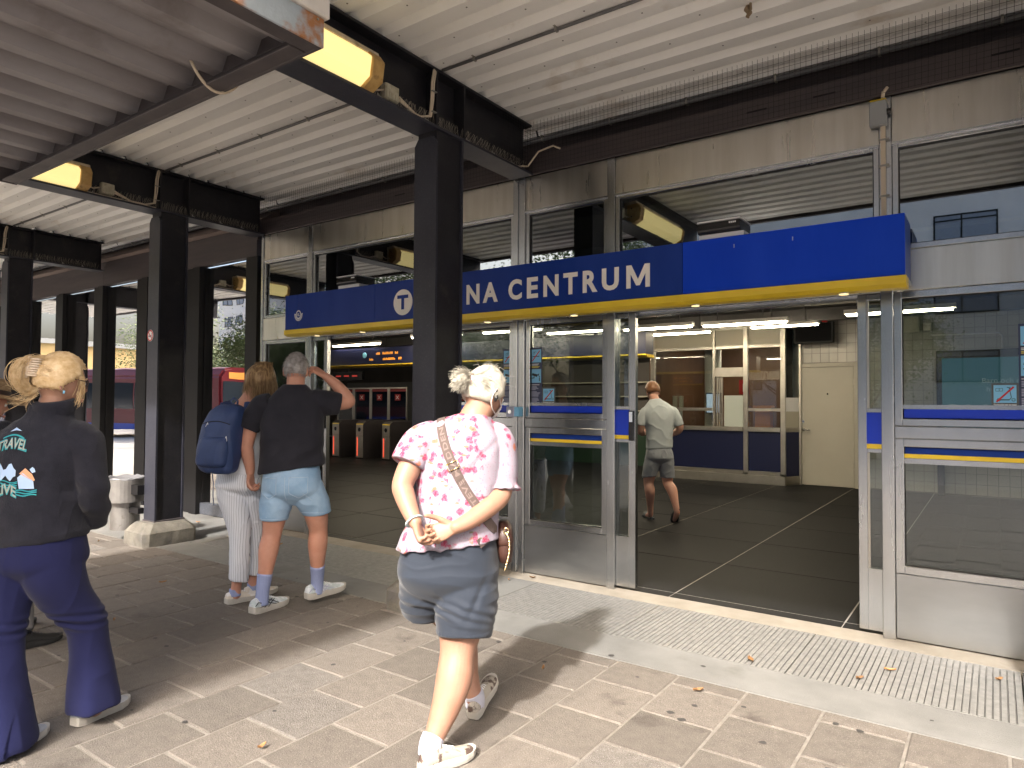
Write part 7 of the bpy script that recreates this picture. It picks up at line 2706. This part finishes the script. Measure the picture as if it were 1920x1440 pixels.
# ------------------------------------------------------------------ man inside the hall
def inside():
    t = person('young man in pale grey tee and shorts walking into the hall in slides', (-3.5, 3.3))
    rnd = random.Random(15)
    F = Frame((-.125, .035, 1.655), yaw=-14, pitch=22, sc=1.05)
    b = MB()
    add_head(b, F)
    limb(b, [(-.125, .0, 1.60, .058), (-.105, -.01, 1.54, .062), (-.08, 0, 1.47, .09)])
    torso(b, [(-.05, 0, .87, .11, .09), (-.05, 0, 1.2, .13, .10), (-.05, 0, 1.40, .14, .08)])
    limb(b, [(-.225, 0, 1.385, .046), (-.278, .0, 1.27, .055), (-.285, .02, 1.15, .046), (-.235, .13, 1.11, .040), (-.175, .22, 1.13, .028)])
    hand(b, (-.175, .22, 1.13), (.5, .6, .5), (.5, -.5, .5), -1, sc=1.0)
    limb(b, [(.125, 0, 1.385, .046), (.197, .0, 1.27, .055), (.215, .02, 1.16, .046), (.15, .13, 1.11, .040), (.07, .22, 1.13, .028)])
    hand(b, (.07, .22, 1.13), (-.5, .6, .5), (-.5, -.5, .5), 1, sc=1.0)
    limb(b, [(-.14, 0, .76, .065), (-.163, .03, .58, .075), (-.175, .035, .47, .063), (-.165, .01, .37, .064), (-.15, .06, .22, .046), (-.14, .10, .08, .036), (-.14, .14, .045, .036), (-.165, .24, .03, .028)])
    limb(b, [(.03, 0, .76, .065), (.058, .012, .58, .075), (.067, .012, .48, .064), (.095, -.09, .40, .066), (.115, -.15, .28, .048), (.13, -.20, .16, .036), (.13, -.18, .10, .034), (.125, -.10, .03, .028)])
    remesh(b, 'body', 'skin_inside', t, vox=.0055, smooth=3)
    face_parts(t, F, 'hair_ginger')
    b = MB()
    torso(b, [(-.045, 0, .925, .165, .125, 0, .05), (-.045, 0, 1.0, .165, .125), (-.045, 0, 1.15, .172, .125), (-.05, 0, 1.32, .205, .122), (-.052, 0, 1.42, .198, .108), (-.065, 0, 1.485, .145, .09), (-.09, -.002, 1.54, .080, .072), (-.097, -.002, 1.558, .066, .064)], n=40)
    limb(b, [(-.16, 0, 1.405, .06), (-.228, 0, 1.385, .064), (-.268, 0, 1.30, .064), (-.285, .005, 1.22, .066)], round_ends=False)
    limb(b, [(.07, 0, 1.405, .06), (.132, 0, 1.385, .064), (.18, 0, 1.30, .064), (.205, .005, 1.22, .066)], round_ends=False)
    remesh(b, 't_shirt', 'tee_grey', t, vox=.007, smooth=4, disp=wrinkle(.006, 6, (1, 1, .8), 31))
    b = MB()
    torso(b, [(-.05, 0, .69, .05, .05), (-.05, 0, .735, .125, .085), (-.045, 0, .79, .172, .135), (-.045, 0, .86, .168, .132), (-.045, 0, .95, .15, .115)], n=36)
    limb(b, [(-.12, 0, .82, .10), (-.132, .004, .74, .102), (-.152, .015, .66, .098), (-.165, .03, .575, .092), (-.165, .03, .555, .095)], round_ends=False)
    limb(b, [(.03, 0, .82, .10), (.038, .004, .74, .102), (.05, .01, .66, .098), (.062, .012, .565, .092), (.063, .012, .545, .095)], round_ends=False)
    remesh(b, 'shorts', 'shorts_grey', t, vox=.007, smooth=14, disp=wrinkle(.006, 8, (1, 1, 1), 33))
    b = MB()
    hl = lambda th: (.75 - .3 * min(1, abs(th) / 1.2)) if abs(th) < 1.2 else (.1 if abs(th) < 1.6 else -.40)
    hair_shell(b, F, .016, hl, groove=lambda th, ph: .004 * noise.noise(Vector((th * 6, ph * 6, 2))))
    b.build('hair', 'hair_ginger', t, smooth=True, off=(0, 0, 0))
    for heel, d, pit, lift in (((-.125, .075), (-.18, .9), 0, 0), ((.132, -.215), (-.02, 1), -52, .165)):
        dd = Vector((d[0], d[1], 0)).normalized()
        la = Vector((dd.y, -dd.x, 0))
        f_ = dd * math.cos(R(pit)) + Vector((0, 0, math.sin(R(pit))))
        u_ = Vector((0, 0, math.cos(R(pit)))) - dd * math.sin(R(pit))
        o_ = Vector((heel[0], heel[1], lift))
        def P(x, y, z):
            return o_ + f_ * x + la * y + u_ * z
        b = MB()
        out = [(-.02, .018), (-.01, .032), (.05, .038), (.12, .038), (.18, .047), (.23, .044), (.255, .028), (.262, .010)]
        b.rings([[P(x, w, 0), P(x, w, .022), P(x, -w, .022), P(x, -w, 0)] for x, w in out])
        s_ = b.build('sandal', 'slide', t, off=(0, 0, 0))
        b = MB()
        b.rings([[P(x, .050 * math.cos(q), .014 + .058 * math.sin(q)) for q in [math.pi * i / 12 for i in range(13)]] for x in (.115, .15, .20)], cap=False)
        b.build('strap', 'slide', s_, smooth=True, off=(0, 0, 0))
inside()

# ------------------------------------------------------------------ person with the straw hat at the picture edge
def hatman():
    t = person('person in a straw hat and grey trousers half hidden at the left picture edge', (-4.74, -3.2))
    F = Frame((-.415, .0, 1.475), yaw=38, pitch=10)
    b = MB()
    add_head(b, F)
    limb(b, [(-.42, 0, 1.41, .055), (-.43, 0, 1.33, .06), (-.44, 0, 1.26, .09)])
    torso(b, [(-.42, 0, .75, .16, .12), (-.43, 0, 1.0, .17, .12), (-.43, 0, 1.24, .16, .09)])
    limb(b, [(-.25, 0, 1.22, .055), (-.20, .03, 1.03, .045), (-.22, .13, .86, .03)])
    hand(b, (-.22, .13, .86), (0, .5, -.9), (-.8, 0, 0), 1)
    limb(b, [(-.61, 0, 1.22, .055), (-.66, .03, 1.03, .045), (-.64, .13, .86, .03)])
    hand(b, (-.64, .13, .86), (0, .5, -.9), (.8, 0, 0), -1)
    for pts in ([(-.34, 0, .7, .09), (-.24, .05, .4, .06), (-.14, -.06, .12, .04)], [(-.50, 0, .7, .09), (-.50, .15, .4, .06), (-.50, .22, .1, .04)]):
        limb(b, pts)
    remesh(b, 'body', 'skin_tan', t, vox=.006, smooth=3)
    face_parts(t, F)
    b = MB()
    torso(b, [(-.42, 0, .78, .19, .14), (-.43, 0, .95, .19, .14), (-.43, 0, 1.15, .20, .13), (-.43, 0, 1.24, .18, .11), (-.43, 0, 1.31, .08, .07), (-.43, 0, 1.325, .07, .065)])
    limb(b, [(-.33, 0, 1.23, .075), (-.25, 0, 1.22, .075), (-.21, .02, 1.06, .068), (-.205, .07, .96, .06), (-.215, .12, .88, .05)], round_ends=False)
    limb(b, [(-.53, 0, 1.23, .075), (-.61, 0, 1.22, .075), (-.65, .02, 1.06, .068), (-.655, .07, .96, .06), (-.645, .12, .88, .05)], round_ends=False)
    remesh(b, 'jacket', 'tee_dark', t, vox=.008, smooth=4, disp=wrinkle(.006, 6, (1, 1, .8), 41))
    b = MB()
    torso(b, [(-.42, 0, .68, .18, .14), (-.42, 0, .78, .18, .14), (-.42, 0, .86, .16, .12)])
    limb(b, [(-.34, 0, .70, .105), (-.28, .035, .52, .085), (-.235, .045, .40, .075), (-.19, .0, .24, .07), (-.145, -.055, .10, .068)], round_ends=False)
    limb(b, [(-.50, 0, .70, .105), (-.50, .09, .52, .085), (-.50, .15, .40, .075), (-.50, .19, .24, .07), (-.50, .22, .08, .068)], round_ends=False)
    remesh(b, 'trousers', 'gray_trouser', t, vox=.008, smooth=3, disp=wrinkle(.006, 8, (1, 1, .6), 43))
    shoe(t, (-.165, -.115), (.10, .14), .285, 'shoe_black', sole='rubber', lace='ink')
    shoe(t, (-.50, .16), (.3, .6), .285, 'shoe_black', sole='rubber', lace='ink')
    b = MB()
    rr = []
    for r_, z in ((.005, .165), (.055, .163), (.088, .145), (.100, .10), (.104, .060), (.135, .045), (.175, .036), (.195, .045), (.195, .039), (.170, .028), (.12, .036), (.09, .04)):
        rr.append([F(r_ * math.cos(q) * .92, r_ * math.sin(q) * 1.05 - .005, z + .012 * math.cos(2 * q) * (r_ > .12)) for q in [2 * math.pi * i / 40 for i in range(40)]])
    b.rings(rr)
    h_ = b.build('straw_hat', 'straw', t, smooth=True, off=(0, 0, 0))
    b = MB()
    b.rings([[F(r_ * math.cos(q) * .92, r_ * math.sin(q) * 1.05 - .005, z) for q in [2 * math.pi * i / 40 for i in range(40)]] for r_, z in ((.1055, .064), (.1035, .090))], cap=False)
    b.build('hat_band', 'bag_brown', h_, smooth=True, off=(0, 0, 0))
hatman()
